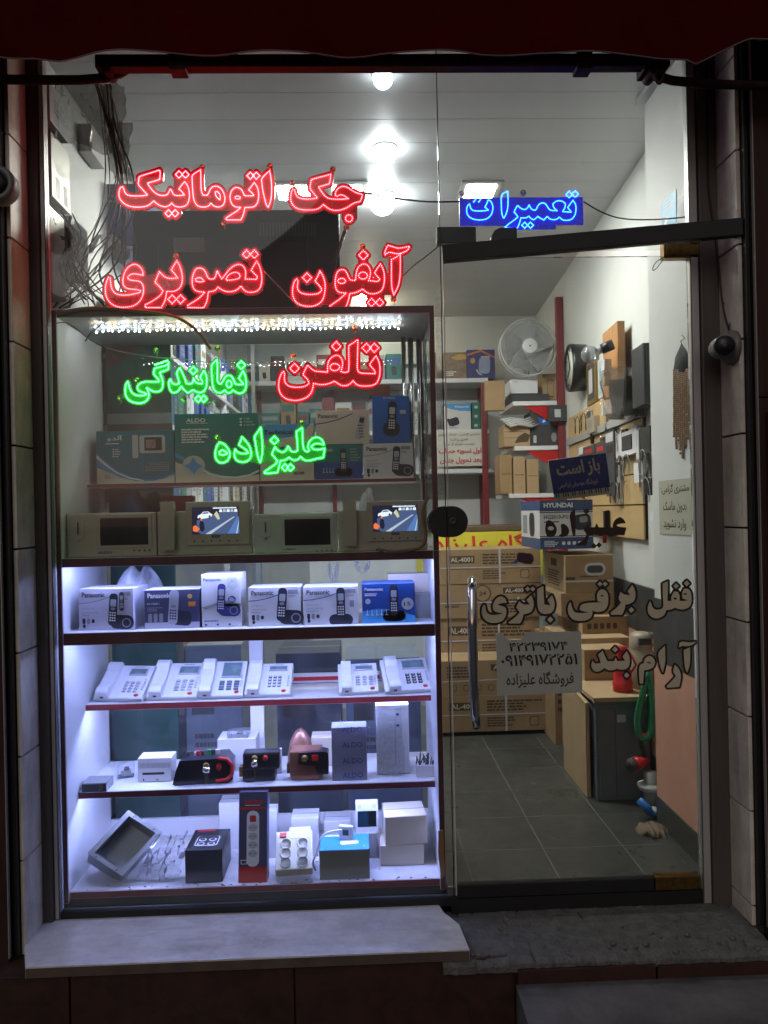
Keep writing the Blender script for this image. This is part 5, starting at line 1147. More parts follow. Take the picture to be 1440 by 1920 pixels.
# --- bottom shelf
def hollow_box(label):
    A, B, D_ = P(166, 1600, .075), P(241, 1521, .15), P(229, 1642, .052); e1, e2 = B-A, D_-A; n = e1.cross(e2).normalized()
    if n.y < 0: n = -n
    e3 = (n+Vector((-.25, 0, -.25))).normalized()*.085
    t = thing('metal_enclosure', label, 'box', (A.x, .1, z_s6))
    th = .05; q = MB()
    def pt3(a, b_, c): return A+e1*a+e2*b_+e3*c
    def slab3(a0, a1, b0, b1, c0, c1, m):
        vs = [pt3(a, b_, c) for a in (a0, a1) for b_ in (b0, b1) for c in (c0, c1)]; q.add(vs, [(0, 1, 3, 2), (4, 6, 7, 5), (0, 4, 5, 1), (2, 3, 7, 6), (0, 2, 6, 4), (1, 5, 7, 3)], m)
    slab3(0, 1, 0, 1, .95, 1, m_metal); slab3(0, th*.6, 0, 1, 0, .95, m_metal); slab3(1-th*.6, 1, 0, 1, 0, .95, m_metal); slab3(th*.6, 1-th*.6, 0, th, 0, .95, m_metal); slab3(th*.6, 1-th*.6, 1-th, 1, 0, .95, m_metal); q.build('shell', t)
    q = MB(); slab3(-.01, 1.01, -.02, .10, -.03, -.002, m_metal); slab3(-.01, 1.01, .90, 1.02, -.03, -.002, m_metal); slab3(-.01, .07, .10, .90, -.03, -.002, m_metal); slab3(.93, 1.01, .10, .90, -.03, -.002, m_metal); q.build('rim', t)
    for a, b_ in ((.03, .2), (.03, .8), (.97, .2), (.97, .8)): q = MB(); c = pt3(a, b_, -.031); q.lathe([(0, .0032), (.0008, .0032)], c, -e3, m_dark, 8); q.build('screw_hole', t)
hollow_box('open grey metal enclosure lying tilted at the left of the bottom shelf')
crumple('plastic_film', 'crumpled clear plastic film lying beside the tilted metal box', [(292, 1566), (350, 1560), (336, 1646), (252, 1652)], .11, .03, 5, m_clear, 'film', n=20, mm=13, amp=.016)
def d_blk(d): d.poly([(0, 0), (.5, .5), (1, 0), (.98, 0), (.5, .48), (.02, 0)], m_dark, 1); d.rect(.1, .93, .5, .97, m_inkr, 1)
t, wd, hh = carton('black socket box with a drawn white outline on its top, bottom shelf', 347, 417, 1594, z_s6, .06, .16, m_bxd, None, 'socket_box', seam=False, side=m_black, mtop=m_black)
q = MB(); d = Decal(q, (-wd/2, 0, hh), (wd, 0, 0), (0, .16, 0), (0, 0, 1))
d.rr(.5, .42, wd*.62, .075, 0, m_inkw, 1, .15); d.rr(.5, .42, wd*.58, .071, 0, m_black, 2, .15)
for sx in (-1, 1):
    for sy in (-1, 1): d.ell(.5+sx*.14, .36+sy*.10, .10, .075, m_inkw, 3); d.ell(.5+sx*.14, .36+sy*.10, .075, .055, m_black, 4)
d.rect(.1, .90, .6, .95, m_inkr, 1); q.build('printed_top', t, local=True)
def d_strip(d):
    d.rect(0, 0, 1, .17, m_red, 1); d.rect(0, .80, 1, .825, m_red, 1); d.text('MICRO', .22, .86, .85, .91, m_inkr, 2, bold=.03); d.rect(.22, .845, .75, .852, m_inkw, 2)
    d.rr(.5, .48, .040, .17, 0, m_inkw, 1, .45); d.rr(.5, .70, .020, .020, 0, m_red, 2, .15)
    for i in range(4): d.ell(.5, .60-.095*i, .17, .040, m_greyl, 2); d.ell(.43, .60-.095*i, .022, .006, m_ink, 3); d.ell(.57, .60-.095*i, .022, .006, m_ink, 3)
    d.rect(.08, .20, .3, .25, m_inkw, 2); d.rect(.11, .208, .27, .242, m_bxd, 3)
t, wd, hh = carton('tall black and red power strip box leaning upright in the bottom shelf', 445, 499, 1492, z_s6, .05, .045, m_bxd, d_strip, 'power_strip_box', seam=False)
t.rotation_euler = (R(-9), 0, R(-2))
# six-way socket block
p_ = P(552, 1652, .05); t = thing('socket_block', 'cream six-way socket block with a red switch on the bottom shelf', 'socket', (p_.x, .05, z_s6+.001), R(3))
m_crm = M('cream_plastic', (.60, .57, .46), .4, var=.04); Mx = Matrix.Rotation(R(38), 4, 'X'); wd, L = .118, .13
q = MB(); q.bb(-wd/2, wd/2, 0, L, -.012, .028, m_crm); xf(q, Matrix.Translation((0, 0, .022)) @ Mx); q.build('body', t, bevel=.004, local=True)
for i in range(3):
    for j in range(2):
        q = MB(); q.lathe([(0, .0185), (.004, .0185), (.0045, .0160), (-.004, .0150), (-.006, .002)], ((j-.5)*.054, .024+i*.031, .028), (0, 0, 1), m_crm, 18); q.cyl(((j-.5)*.054-.006, .024+i*.031, .0222), ((j-.5)*.054-.006, .024+i*.031, .0235), .0022, m_ink, 6); q.cyl(((j-.5)*.054+.006, .024+i*.031, .0222), ((j-.5)*.054+.006, .024+i*.031, .0235), .0022, m_ink, 6)
        xf(q, Matrix.Translation((0, 0, .022)) @ Mx); q.build('socket', t, local=True)
q = MB(); q.bb(-wd/2+.012, -wd/2+.034, L-.022, L-.006, .028, .033, m_red); xf(q, Matrix.Translation((0, 0, .022)) @ Mx); q.build('switch', t, bevel=.001, local=True)
q = MB(); q.bb(-wd/2+.042, wd/2-.006, L-.026, L+.012, .029, .0296, m_paper); xf(q, Matrix.Translation((0, 0, .022)) @ Mx); q.build('paper_tag', t, local=True)
t, wd, hh = carton('box with a blue glossy top and plain grey folded end on the bottom shelf', 599, 693, 1594, z_s6, .05, .12, m_grey, lambda d: [d.poly([(0, 1), (.27, .52), (.29, .52), (.02, 1)], m_inkg), d.poly([(1, 1), (.73, .52), (.71, .52), (.98, 1)], m_inkg), d.poly([(0, 0), (.27, .48), (.29, .48), (.02, 0)], m_inkg), d.poly([(1, 0), (.73, .48), (.71, .48), (.98, 0)], m_inkg), d.rect(.27, .48, .73, .52, m_inkg)], 'blue_topped_box', side=m_bxb, mtop=m_sky, seam=False)
q = MB(); d = Decal(q, (-wd/2, 0, hh), (wd, 0, 0), (0, .12, 0), (0, 0, 1)); d.rect(.08, .86, .5, .93, m_inkw, 1); d.rr(.6, .45, .06, .03, .1, m_inkw, 1); d.ell(.9, .2, .02, .02, m_inkw, 1); q.build('printed_top', t, local=True)
t, wd, hh = carton('flat beige carton at the right of the bottom shelf, under another', 713, 795, 1585, z_s6, .13, .11, m_bxc, None, 'small_carton', seam=False)
carton('tall beige carton resting on the flat one at the right end of the bottom shelf', 722, 801, 1531, z_s6+hh+.001, .13, .13, m_bxc, None, 'small_carton', rotz=R(3), seam=True)
for lab, x0_, x1_, y_, Y_, dp in (('white carton behind the black socket box', 411, 452, 1506, .30, .08), ('narrow white carton just right of the power strip box', 501, 519, 1520, .22, .06), ('white cube carton in the middle of the bottom shelf', 546, 597, 1535, .22, .09), ('white carton behind the blue topped box', 608, 657, 1540, .26, .08)):
    carton(lab, x0_, x1_, y_, z_s6, Y_, dp, m_bxw, None, 'white_carton', group='white cartons at the back of the bottom shelf')
t, wd, hh = carton('white dark-fronted thermostat leaning behind the blue topped box', 667, 709, 1505, P(690, 1562, .20).z, .20, .03, m_ph, lambda d: [d.rect(.08, .20, .92, .72, m_off, 1)]+[d.rect(.12+.05*i+(.5 if i > 2 else 0), .80, .135+.05*i+(.5 if i > 2 else 0), .95, m_inkg, 1) for i in range(6)], 'thermostat', cat='thermostat', seam=False)
carton('grey box under the thermostat', 665, 706, 1563, z_s6, .19, .06, m_grey, None, 'small_box', seam=False)
p_ = P(648, 1562, .12); t = thing('remote_sensor', 'small white sensor with a dark square lying on the blue topped box', 'sensor', (p_.x, .12, P(640, 1594, .05).z+.001), R(-12))
q = MB(); q.bb(-.024, .024, 0, .016, 0, .046, m_ph); q.build('body', t, bevel=.005, local=True); q = MB(); q.bb(-.010, .010, -.0008, .001, .016, .034, m_dark); q.build('display', t, local=True)
cable([(640, 1556, .10), (612, 1560, .08), (598, 1575, .06), (594, 1600, .05), (585, 1618, .06), (592, 1632, .07)], .003, m_ph, 'white sensor cord curling beside the six-way socket block')
b = MB()
for k in range(60): b.ball((rnd.uniform(xi0+.03, xi1-.03), rnd.uniform(.035, .05) if k < 40 else rnd.uniform(.05, .2), z_s6+.0006), rnd.uniform(.0012, .004), M('dust_crumb', (.12, .09, .06), .9), 5, 3, (1.6, 1, .4))
o = b.build('shelf_debris'); stuff(o); tag(o, 'dust and crumbs along the front of the bottom shelf', 'debris')

coil('grey coiled cord lying in front of the fourth telephone and the gap beside it', [(546, 1308), (565, 1316), (585, 1312), (600, 1306)], .225, .004)

# ================================================================== lamps of the shop
m_bulb = EM('lamp_glow', (.95, .97, 1.0), 20)
m_bulb2 = EM('lamp_glow_small', (1, .9, .75), 10)
def bulb(label, x_, y_, r, m=None):
    p_ = PZ(x_, y_, ZCEIL-r*.55); t = thing('ceiling_lamp', label, 'lamp', tuple(p_), group='lamps along the ceiling')
    q = MB(); q.ball(p_, r, m or m_bulb, 22, 12, (1, 1, .98)); q.build('glowing_bulb', t)
    q = MB(); q.lathe([(r*.55-.0005, r*1.16), (r*.55-.005, r*1.14), (r*.55-.006, r*1.0)], p_, (0, 0, 1), m_ceil, 26); q.build('trim_ring', t)
bulb('bright round ceiling lamp nearest the shop window', 718, 148, .034, m=EM('lamp_glow_dim', (.9, .95, 1), 5))
bulb('bright round ceiling lamp, second from the window', 722, 288, .046, m=EM('lamp_glow_mid', (.95, .97, 1), 12))
bulb('small warm lamp deep in the shop above the second red word', 688, 572, .045, m=EM('lamp_glow_warm', (1, .86, .62), 60))
bulb('widest bright ceiling lamp third from the window', 717, 380, .060)
for k_, (xa__, xb__) in enumerate(((862, 940), (508, 592), (612, 690))):
    a, c = PZ(900, 337, ZCEIL), PZ(900, 372, ZCEIL); x0_, x1_ = PZ(xa__, 350, ZCEIL).x, PZ(xb__, 350, ZCEIL).x
    t = thing('ceiling_light_panel', ['square recessed ceiling light panel behind the blue sign', 'recessed ceiling light panel peeping out left of the short red word', 'recessed ceiling light panel behind the short red word'][k_], 'light', ((x0_+x1_)/2, (a.y+c.y)/2, ZCEIL), group='recessed ceiling light panels')
    y0_, y1_ = min(a.y, c.y), max(a.y, c.y)
    q = MB(); q.bb(x0_, x1_, y0_, y1_, ZCEIL-.012, ZCEIL-.001, m_alu); q.build('frame', t, bevel=.003)
    q = MB(); q.bb(x0_+.03, x1_-.03, y0_+.03, y1_-.03, ZCEIL-.0135, ZCEIL-.0125, EM('panel_glow', (1, .97, .90), 88)); q.build('diffuser', t)

# ================================================================== room furniture: back shelves
YSB = 3.28
xa_, xb_ = -.95, P(915, 710, YSB).x
bs = thing('wall_shelves', 'white wall shelves with red uprights across the back of the shop', 'shelves', (0, YB, ZF))
zb1, zb2, zb3, zb4 = P(870, 709, YSB).z, P(870, 805, YSB).z, P(870, 879, YSB).z, P(870, 640, YSB).z+.02
for z_, xe in ((zb1, xb_), (zb2, xb_), (zb3, P(1015, 880, YSB).x), (zb1+.42, -.1)):
    q = MB(); q.bb(xa_, xe, YSB, YB-.002, z_-.032, z_, m_white); q.build('shelf_board', bs, bevel=.002)
for x_ in (P(908, 770, YSB+.1).x, -.18, -.75):
    q = MB(); q.bb(x_-.015, x_+.015, YB-.06, YB-.003, zb3-.5, zb1+.1, m_redshelf); q.build('upright', bs)
pal = [M('stock_teal', (.03, .16, .15), .5), M('stock_white', (.6, .6, .6), .5), M('stock_blue', (.04, .10, .35), .5), M('stock_black', (.03, .03, .035), .5), m_card, M('stock_grey', (.3, .31, .33), .5), M('stock_wine', (.22, .04, .05), .5), m_bxc]
PN = {}
for m_, n_ in zip(pal, ('teal', 'white', 'blue', 'black', 'brown', 'grey', 'wine red', 'cream')): PN[m_] = n_
def row(x0, x1, z_, Y, dep, hmax, label, group, r_, wmin=.06, wmax=.16):
    x = x0
    while x < x1-.03:
        wd = min(r_.uniform(wmin, wmax), x1-x); hh = hmax*r_.uniform(.55, 1); m = r_.choice(pal)
        t = thing('stock_box', PN[m]+' '+label, 'box', (x+wd/2, Y, z_+.001), group=group)
        q = MB(); q.bb(-wd/2+.002, wd/2-.002, 0, dep, 0, hh, m); q.build('carton', t, local=True, bevel=.002, seg=1)
        q = MB(); d = Decal(q, (-wd/2+.002, 0, 0), (wd-.004, 0, 0), (0, 0, hh), (0, -1, 0), .001); k = r_.random()
        d.rect(.1, .62, .9, .82, r_.choice(pal), 1)
        if k < .5: d.lines(.15, .2, .85, .5, 3, m_inkg, 1)
        else: d.rr(.5, .34, wd*.3, hh*.35, .1, m_hsd, 1)
        q.build('printed_front', t, local=True); x += wd+.004
r_ = random.Random(3)
row(-.93, P(832, 700, YSB).x-.02, zb1, YSB+.02, .2, .20, 'stock box on the upper back shelf, seen through the display case', 'stock boxes on the upper back shelf', r_)
row(-.93, P(828, 800, YSB).x-.02, zb2, YSB+.02, .2, .26, 'stock box on the lower back shelf, seen through the display case', 'stock boxes on the lower back shelf', r_)
row(-.93, -.12, zb1+.42, YSB+.02, .2, .22, 'stock box on the highest back shelf', 'stock boxes on the highest back shelf', r_)
row(-.93, .2, zb3-.0, YSB+.02, .2, .15, 'stock box on the lowest back shelf board', 'stock boxes on the lowest back shelf', r_)
m_prp = M('box_purple', (.07, .06, .20), .4, var=.2); m_brz = M('box_bronze', (.25, .18, .13), .4, var=.4, scale=25)
carton('bronze patterned phone box on the upper back shelf beside the door edge', 832, 875, 661, zb1, YSB+.03, .15, m_brz, lambda d: [d.poly([(.3, .8), (.7, .95), (1, .9), (1, .75), (.6, .7)], m_gold), d.lines(.1, .1, .6, .3, 3, m_inkw)])
carton('purple desk phone box on the upper back shelf near the fan', 876, 928, 656, zb1, YSB+.03, .15, m_prp, lambda d: [d.rr(.62, .45, .085, .12, -.05, M('pic_phone', (.3, .36, .5), .5), 1), d.rect(.50, .70, .82, .78, m_scr, 2), d.ell(.2, .62, .09, .1, m_gold), d.poly([(0, .85), (.5, 1), (1, .75), (1, .7), (.5, .93), (0, .8)], m_org, 1), d.poly([(.3, .3), (.4, .15), (.55, .1), (.5, .16), (.42, .2), (.36, .33)], m_greyl, 2)])
carton('white and sky blue desk phone box on the lower back shelf', 832, 883, 757, zb2, YSB+.01, .15, m_bxw, lambda d: [d.poly([(0, 1), (0, .92), (.25, .80), (.6, .72), (1, .70), (1, 1)], m_sky), d.text('Panasonic', .42, .84, .95, .92, m_inkw, 3, bold=.02), d.rr(.38, .30, .075, .06, .3, m_hsd, 1), d.rr(.2, .28, .02, .06, .4, m_hsd, 2), d.lines(.2, .04, .6, .1, 1, m_inkg)])
for k in range(6):
    i, j = k % 2, k//2
    zz_ = zb2+.068*j
    carton('small dark green stock box stacked beside the white and sky blue phone box', 885+i*16, 900+i*15, 790-16*j, zz_, YSB+.02, .12, M('green_stock', (.02, .15, .11), .5), lambda d: d.rect(.3, .3, .7, .6, m_greyl, 1), 'green_box', group='small green boxes on the back shelf', seam=False, h=.066)
# notice hanging from the lower back shelf
a, c = P(832, 811, YSB-.02), P(907, 873, YSB-.02)
t = thing('paper_notice', 'cream paper notice with black and red Persian lines hanging below the back shelf', 'notice', ((a.x+c.x)/2, YSB-.02, c.z))
q = MB(); q.bb(a.x-.06, c.x, YSB-.012, YSB-.010, c.z, a.z, m_paper); q.build('sheet', t)
q = MB(); d = Decal(q, (a.x-.06, YSB-.012, c.z), (c.x-a.x+.06, 0, 0), (0, 0, a.z-c.z), (0, -1, 0), .002)
d.text('مشتری گرامی ، همکار محترم', .06, .88, .94, .98, m_ink, 1, .008, True); d.text('فامیل و آشنا', .32, .74, .68, .84, m_ink, 1, .008, True); d.text('دوست عزیزتر از جان', .18, .60, .82, .71, m_ink, 1, .008, True)
d.text('اول تسویه حساب', .06, .34, .96, .54, m_inkr, 1, .03, True); d.text('بعد تحویل جنس', .08, .06, .96, .27, m_inkr, 1, .03, True); q.build('lettering', t)

# side rack with red posts, below the fan
YR = 2.6
rk = thing('steel_rack', 'steel shelf rack with a tall red post beside the right wall', 'rack', (P(1010, 1000, YR).x, YR, ZF))
px_ = P(1050, 700, YR).x; zt_ = P(1050, 558, YR).z
q = MB(); q.bb(px_-.022, px_+.022, YR-.02, YR+.02, ZF, zt_, m_redshelf); q.build('post', rk, bevel=.002)
q = MB(); x2 = P(907, 780, YR+.5).x; q.bb(x2-.02, x2+.02, YR+.46, YR+.5, ZF, P(907, 720, YR+.5).z, m_redshelf); q.build('post', rk, bevel=.002)
for y_, x0p in ((752, 962), (836, 965), (700+225, 955)):
    z_ = P(1000, y_, YR).z; x0w = P(x0p, y_, YR).x
    q = MB(); q.bb(x0w, px_-.024, YR, YR+.5, z_-.028, z_, m_white); q.build('rack_shelf', rk, bevel=.002)
    q = MB(); q.prism([(x0w+.07, z_-.03), (px_-.024, z_-.03), (px_-.024, z_-.16)], (0, YR+.01, 0), (1, 0, 0), (0, 0, 1), (0, .006, 0), m_red); q.build('bracket', rk)
zk1, zk2, zk3 = P(1000, 752, YR).z, P(1000, 836, YR).z, P(1000, 925, YR).z
t_, wd, hh = carton('white appliance box on the rack under the fan', 957, 1008, 712, P(980, 738, YR+.05).z, YR+.05, .2, m_ph, lambda d: d.lines(.1, .8, .3, .9, 1, m_inkg), 'appliance_box', seam=False)
carton('flat dark tray between the white appliance box and the top rack shelf', 960, 1030, 739, zk1, YR+.04, .25, m_dark, None, 'tray', seam=False, cat='tray')
carton('brown carton at the right end of the top rack shelf', 1017, 1047, 701, zk1, YR+.1, .18, m_card2, lambda d: [d.rect(.3, .2, .7, .8, m_cardd), d.rect(.32, .23, .68, .77, m_card2, 2)], 'carton')
carton('large flat brown carton standing left of the rack', 910, 946, 714, P(928, 770, YR-.05).z, YR-.05, .05, m_card, None, 'carton', seam=False)
carton('black equipment box with a blue label on the middle rack shelf', 995, 1046, 772, zk2, YR+.03, .2, m_dark, lambda d: [d.rect(.30, .62, .70, .86, m_bxb), d.poly([(.42, .68), (.5, .80), (.56, .70)], m_inkw, 2), d.rr(.15, .2, .02, .05, 0, m_greyl), d.ell(.85, .25, .1, .14, m_inkg)], 'equipment_box', seam=False)
carton('dark control unit with a pale label hanging on the red post', 1030, 1063, 760, P(1045, 790, YR-.06).z, YR-.06, .05, m_dark, lambda d: [d.rect(.3, .25, .65, .75, m_greyl)], 'control_unit', cat='unit', seam=False)
carton('brown cartons bundle on the middle rack shelf', 945, 994, 796, zk2, YR+.02, .2, m_card2, lambda d: [d.rect(.02, .38, .6, .40, m_cardd), d.rect(.02, .66, .8, .68, m_cardd), d.poly([(.4, .15), (.55, .45), (.8, .62), (1, .5), (.9, .2)], m_cardd, 2)], 'carton', seam=False)
for i in range(3): carton(['left brown carton standing below the middle rack shelf', 'middle brown carton standing below the middle rack shelf', 'right brown carton standing below the middle rack shelf'][i], 938+i*25, 960+i*25, 853+i*4, zk3, YR+.02, .2, m_card2 if i else m_card, lambda d: d.rect(.1, .5, .9, .52, m_cardd), 'carton', seam=False, group='brown cartons on the lowest rack shelf')
q = MB(); 
for i in range(5): a = P(940+i*4, 788+3*i, YR-.02); q.tube([a, a+Vector((.06, .01, .015)), a+Vector((.15, .02, .0)), a+Vector((.2, .05, .02))], .008, m_greyl, 6)
tag(q.build('grey_leads'), 'grey leads coiled at the front of the middle rack shelf', 'cables')
# pedestal fan
fc = P(990, 652, YR+.02); t = thing('fan', 'round dusty electric fan with a white hub on top of the rack', 'fan', (fc.x, fc.y, fc.z-.2))
Rf = .186
q = MB()
for rr_ in (Rf, Rf*.985): q.tube([fc+Vector((math.cos(a)*rr_, -.02 if rr_ == Rf else .05, math.sin(a)*rr_)) for a in np.linspace(0, 2*math.pi, 41)[:-1]], .005, m_greyl, 6, closed=True)
q.build('cage_rim', t)
q = MB()
for k in range(72):
    a = 2*math.pi*k/72; dv = Vector((math.cos(a), 0, math.sin(a))); q.tube([fc+dv*.03+Vector((0, -.055, 0)), fc+dv*Rf*.6+Vector((0, -.052, 0)), fc+dv*Rf+Vector((0, -.02, 0))], .0013, m_greyl, 4, caps=False)
for rr_ in (.06, .1, .14): q.tube([fc+Vector((math.cos(a)*rr_, -.053, math.sin(a)*rr_)) for a in np.linspace(0, 2*math.pi, 33)[:-1]], .0009, m_greyl, 4, closed=True)
stuff(q.build('cage_wires', t))
q = MB(); q.lathe([(0, .05), (.008, .05), (.012, .044)], fc+Vector((0, -.05, 0)), (0, -1, 0), m_ph, 24); q.cyl(fc+Vector((0, -.062, 0)), fc+Vector((0, -.064, 0)), .006, m_dark, 8); q.build('hub', t)
m_bld = M('fan_blade', (.30, .31, .31), .4, var=.1)
for k in range(5):
    q = MB(); a0 = 2*math.pi*k/5+.3; pts = []
    for u in np.linspace(0, 1, 8):
        rr_ = .05+u*.125; sp = .42+.25*math.sin(u*2.6)
        pts.append((fc+Vector((math.cos(a0-sp+u*.5)*rr_, -.035, math.sin(a0-sp+u*.5)*rr_)), fc+Vector((math.cos(a0+sp+u*.5)*rr_, .02, math.sin(a0+sp+u*.5)*rr_))))
    q.add([p_ for pr in pts for p_ in pr], [(2*i, 2*i+2, 2*i+3, 2*i+1) for i in range(7)], m_bld, True); q.build('blade', t)
q = MB(); q.cyl(fc+Vector((0, .03, 0)), fc+Vector((0, .14, 0)), .06, m_greyl, 18); q.cyl(fc+Vector((0, .07, -.03)), Vector((fc.x, fc.y+.07, zk1+.19)), .022, m_greyl, 12); q.build('motor', t)

# counter with yellow banner, cartons in front of it
YC = 2.25
q = MB(); a, c = P(700, 986, YC), P(990, 986, YC); zct = P(880, 987, YC).z
t = thing('counter', 'shop counter with a dark top edge behind the stacked cartons', 'counter', (.5, YC, ZF))
q.bb(-.3, c.x+.05, YC-.02, YC+.5, zct-.03, zct, M('counter_top', (.12, .08, .05), .4, var=.2)); q.build('top', t, bevel=.003)
q = MB(); q.bb(-.3, c.x+.03, YC, YC+.48, ZF, zct-.031, m_white); q.build('front', t)
zb0 = P(880, 1032, YC-.03).z-.16
t = thing('banner', 'yellow banner with red Persian lettering across the counter front', 'banner', (.4, YC-.03, zb0))
bx0, bx1 = P(780, 1000, YC-.03).x, P(986, 1000, YC-.03).x+.10; m_yel = M('banner_yellow', (.62, .56, .05), .5, var=.08)
q = MB(); q.bb(bx0, bx1, YC-.032, YC-.025, zb0, zct-.034, m_yel); q.build('sheet', t)
q = MB(); d = Decal(q, (bx0, YC-.032, zb0), (bx1-bx0, 0, 0), (0, 0, zct-.034-zb0), (0, -1, 0), .002); hb = zct-.034-zb0
def bu(px__): return (P(px__, 1015, YC-.03).x-bx0)/(bx1-bx0)
vv = lambda y_: (P(880, y_, YC-.03).z-zb0)/hb
d.text('فروشگاه علیزاده', bu(792), vv(1038), bu(1085), vv(1001), m_inkr, 1, .014, True); q.build('lettering', t)
def d_al(d, nm='AL-400'):
    d.ell(.42, .72, .085, .17*d.ux.length/d.uy.length*.5, m_cardd, 1); d.ell(.42, .72, .072, .144*d.ux.length/d.uy.length*.5, m_card, 2); d.text('24', .385, .66, .455, .78, m_cardd, 3, .02)
    d.rect(.62, .70, .86, .88, m_cardd, 1); d.text(nm, .64, .73, .82, .85, m_bxc, 3, .02); d.lines(.5, .12, .9, .55, 5, m_cardd, 1); d.lines(.05, .30, .24, .5, 2, m_cardd, 1); d.rect(0, .44, 1, .475, m_greyl, 4)
    d.rect(.34, 0, .36, 1, m_greyl, 5); d.rect(.76, 0, .78, .60, m_greyl, 5)
def d_al2(d):
    d.rect(.08, .60, .34, .82, m_cardd, 1); d.text('AL-4001', .10, .64, .32, .78, m_bxc, 3, .02); d.lines(.42, .55, .92, .88, 4, m_cardd, 1); d.lines(.42, .12, .7, .40, 4, m_cardd, 1); d.rr(.84, .26, .05, .05, 0, m_cardd, 1, .2); d.rr(.84, .26, .042, .042, 0, m_card, 2, .2)
    d.rect(0, .46, 1, .49, m_greyl, 4); d.rect(.58, 0, .60, 1, m_greyl, 5)
def d_al3(d):
    d.lines(.06, .50, .34, .85, 4, m_cardd, 1); d.ell(.88, .7, .055, .11*d.ux.length/d.uy.length*.5, m_cardd, 1); d.ell(.88, .7, .045, .09*d.ux.length/d.uy.length*.5, m_card, 2); d.text('24', .855, .65, .905, .75, m_cardd, 3, .02); d.rect(.45, .70, .74, .88, m_cardd, 1); d.text('AL-400', .47, .73, .70, .85, m_bxc, 3, .02)
    for i in range(4): d.rr(.12+.11*i, .22, .030, .030, 0, m_cardd, 1, .15); d.rr(.12+.11*i, .22, .024, .024, 0, m_card, 2, .15)
    d.poly([(0, .40), (1, .46), (1, .49), (0, .43)], m_greyl, 4); d.rect(.30, 0, .32, 1, m_greyl, 5)
def stack(rows, Y, dep, xs, m, labs, group):
    for (yt_, yb_), lab in zip(rows, labs):
        Yc = Y+rnd.uniform(-.01, .01)
        carton(lab, xs[0]+rnd.uniform(-2, 2), xs[1]+rnd.uniform(-2, 2), yt_, P((xs[0]+xs[1])/2, yb_, Y).z, Yc, dep, m, rnd.choice([d_al, d_al2, d_al3]), 'printed_carton', group=group, cat='carton', h=P((xs[0]+xs[1])/2, yt_, Y).z-P((xs[0]+xs[1])/2, yb_, Y).z-.002)
stack([(1029, 1094), (1094, 1158), (1158, 1238)], 1.85, .35, (826, 1014), m_card, ['strapped brown carton marked 24, topmost of the main stack below the banner', 'strapped brown carton, second from the top of the main stack', 'strapped brown carton, third from the top of the main stack'], 'strapped cartons in the main stack')
zl = P(930, 1370, 1.6).z
stack([(1237, 1303), (1303, 1371)], 1.60, .42, (826, 1036), m_card, ['strapped brown carton near the floor, upper of the two front ones', 'strapped brown carton standing on the floor behind the door handle'], 'strapped cartons in the main stack')
def d_hole(d): 
    d.rr(.62, .62, .105, .062, 0, m_greyl, 1, .5); d.rr(.62, .62, .080, .036, 0, m_dark, 2, .5); d.rect(0, .28, 1, .33, m_greyl, 1); d.rect(.0, .34, .2, .42, m_cardd, 1); d.lines(.3, .40, .8, .46, 1, m_cardd, 1)
YQ = 1.28
def d_side(d): d.lines(.2, .1, .9, .55, 6, m_cardd, 1); d.rect(.35, .66, .62, .86, m_cardd, 1)
def qcarton(lab, x0, x1, yt_, yb_, Y, dep, dec, m=m_card, side=True):
    t, wd, hh = carton(lab, x0, x1, yt_, P((x0+x1)/2, yb_, Y).z, Y, dep, m, dec, 'carton', cat='carton', group='brown cartons stacked by the black dado', side=m_card2, mtop=m_card2)
    if side:
        q = MB(); d = Decal(q, (-wd/2, dep, 0), (0, -dep, 0), (0, 0, hh), (-1, 0, 0)); d_side(d); q.build('printed_side', t, local=True)
    return t
qcarton('brown carton with a white rimmed hand hole under the blue generator box', 1060, 1150, 1041, 1111, YQ, .42, d_hole)
qcarton('brown carton second in the stack below the one with the hand hole', 1052, 1152, 1112, 1155, YQ, .45, lambda d: [d.lines(.3, .2, .9, .4, 2, m_cardd), d.rect(.75, .5, .92, .7, m_cardd)])
qcarton('brown carton with printed symbols, third in the stack by the dado', 1092, 1178, 1156, 1196, YQ-.06, .45, lambda d: [d.rr(.15+.14*i, .55, .02, .028, 0, m_cardd) for i in range(5)]+[d.lines(.1, .1, .6, .25, 1, m_cardd)])
qcarton('plain brown carton standing on the grey cabinet behind the painted word', 1096, 1182, 1218, 1290, .95, .30, None, m_card, False)
qcarton('pale brown carton just above the plain one, mostly its top showing', 1060, 1182, 1197, 1217, 1.1, .40, None, m_card2, False)
def d_hy(d):
    d.rect(0, .78, 1, 1, m_navy, 1); d.rect(0, 0, 1, .24, m_navy, 1); d.rect(0, .255, 1, .275, m_navy, 1); d.rect(0, .745, 1, .765, m_navy, 1)
    d.text('HYUNDAI', .08, .85, .62, .95, m_inkw, 3, .03); d.text('HG2010-PG', .08, .62, .54, .70, m_ink, 2, .02); d.rect(.08, .55, .36, .57, m_ink, 2)
    d.rr(.80, .55, .085, .075, .1, m_hsd, 1); d.rr(.82, .60, .04, .03, .1, m_inkg, 2); d.lines(.08, .05, .35, .18, 4, m_inkw, 2)
    for i in range(5): d.rr(.44+.1*i, .12, .016, .016, 0, m_inkw, 2)
t, wd, hh = carton('blue and white generator carton on top of the brown carton stack', 1012, 1112, 938, P(1050, 1030, YQ+.02).z, YQ+.02, .42, m_bxw, d_hy, 'generator_carton', cat='carton', side=m_bxw, mtop=m_navy)
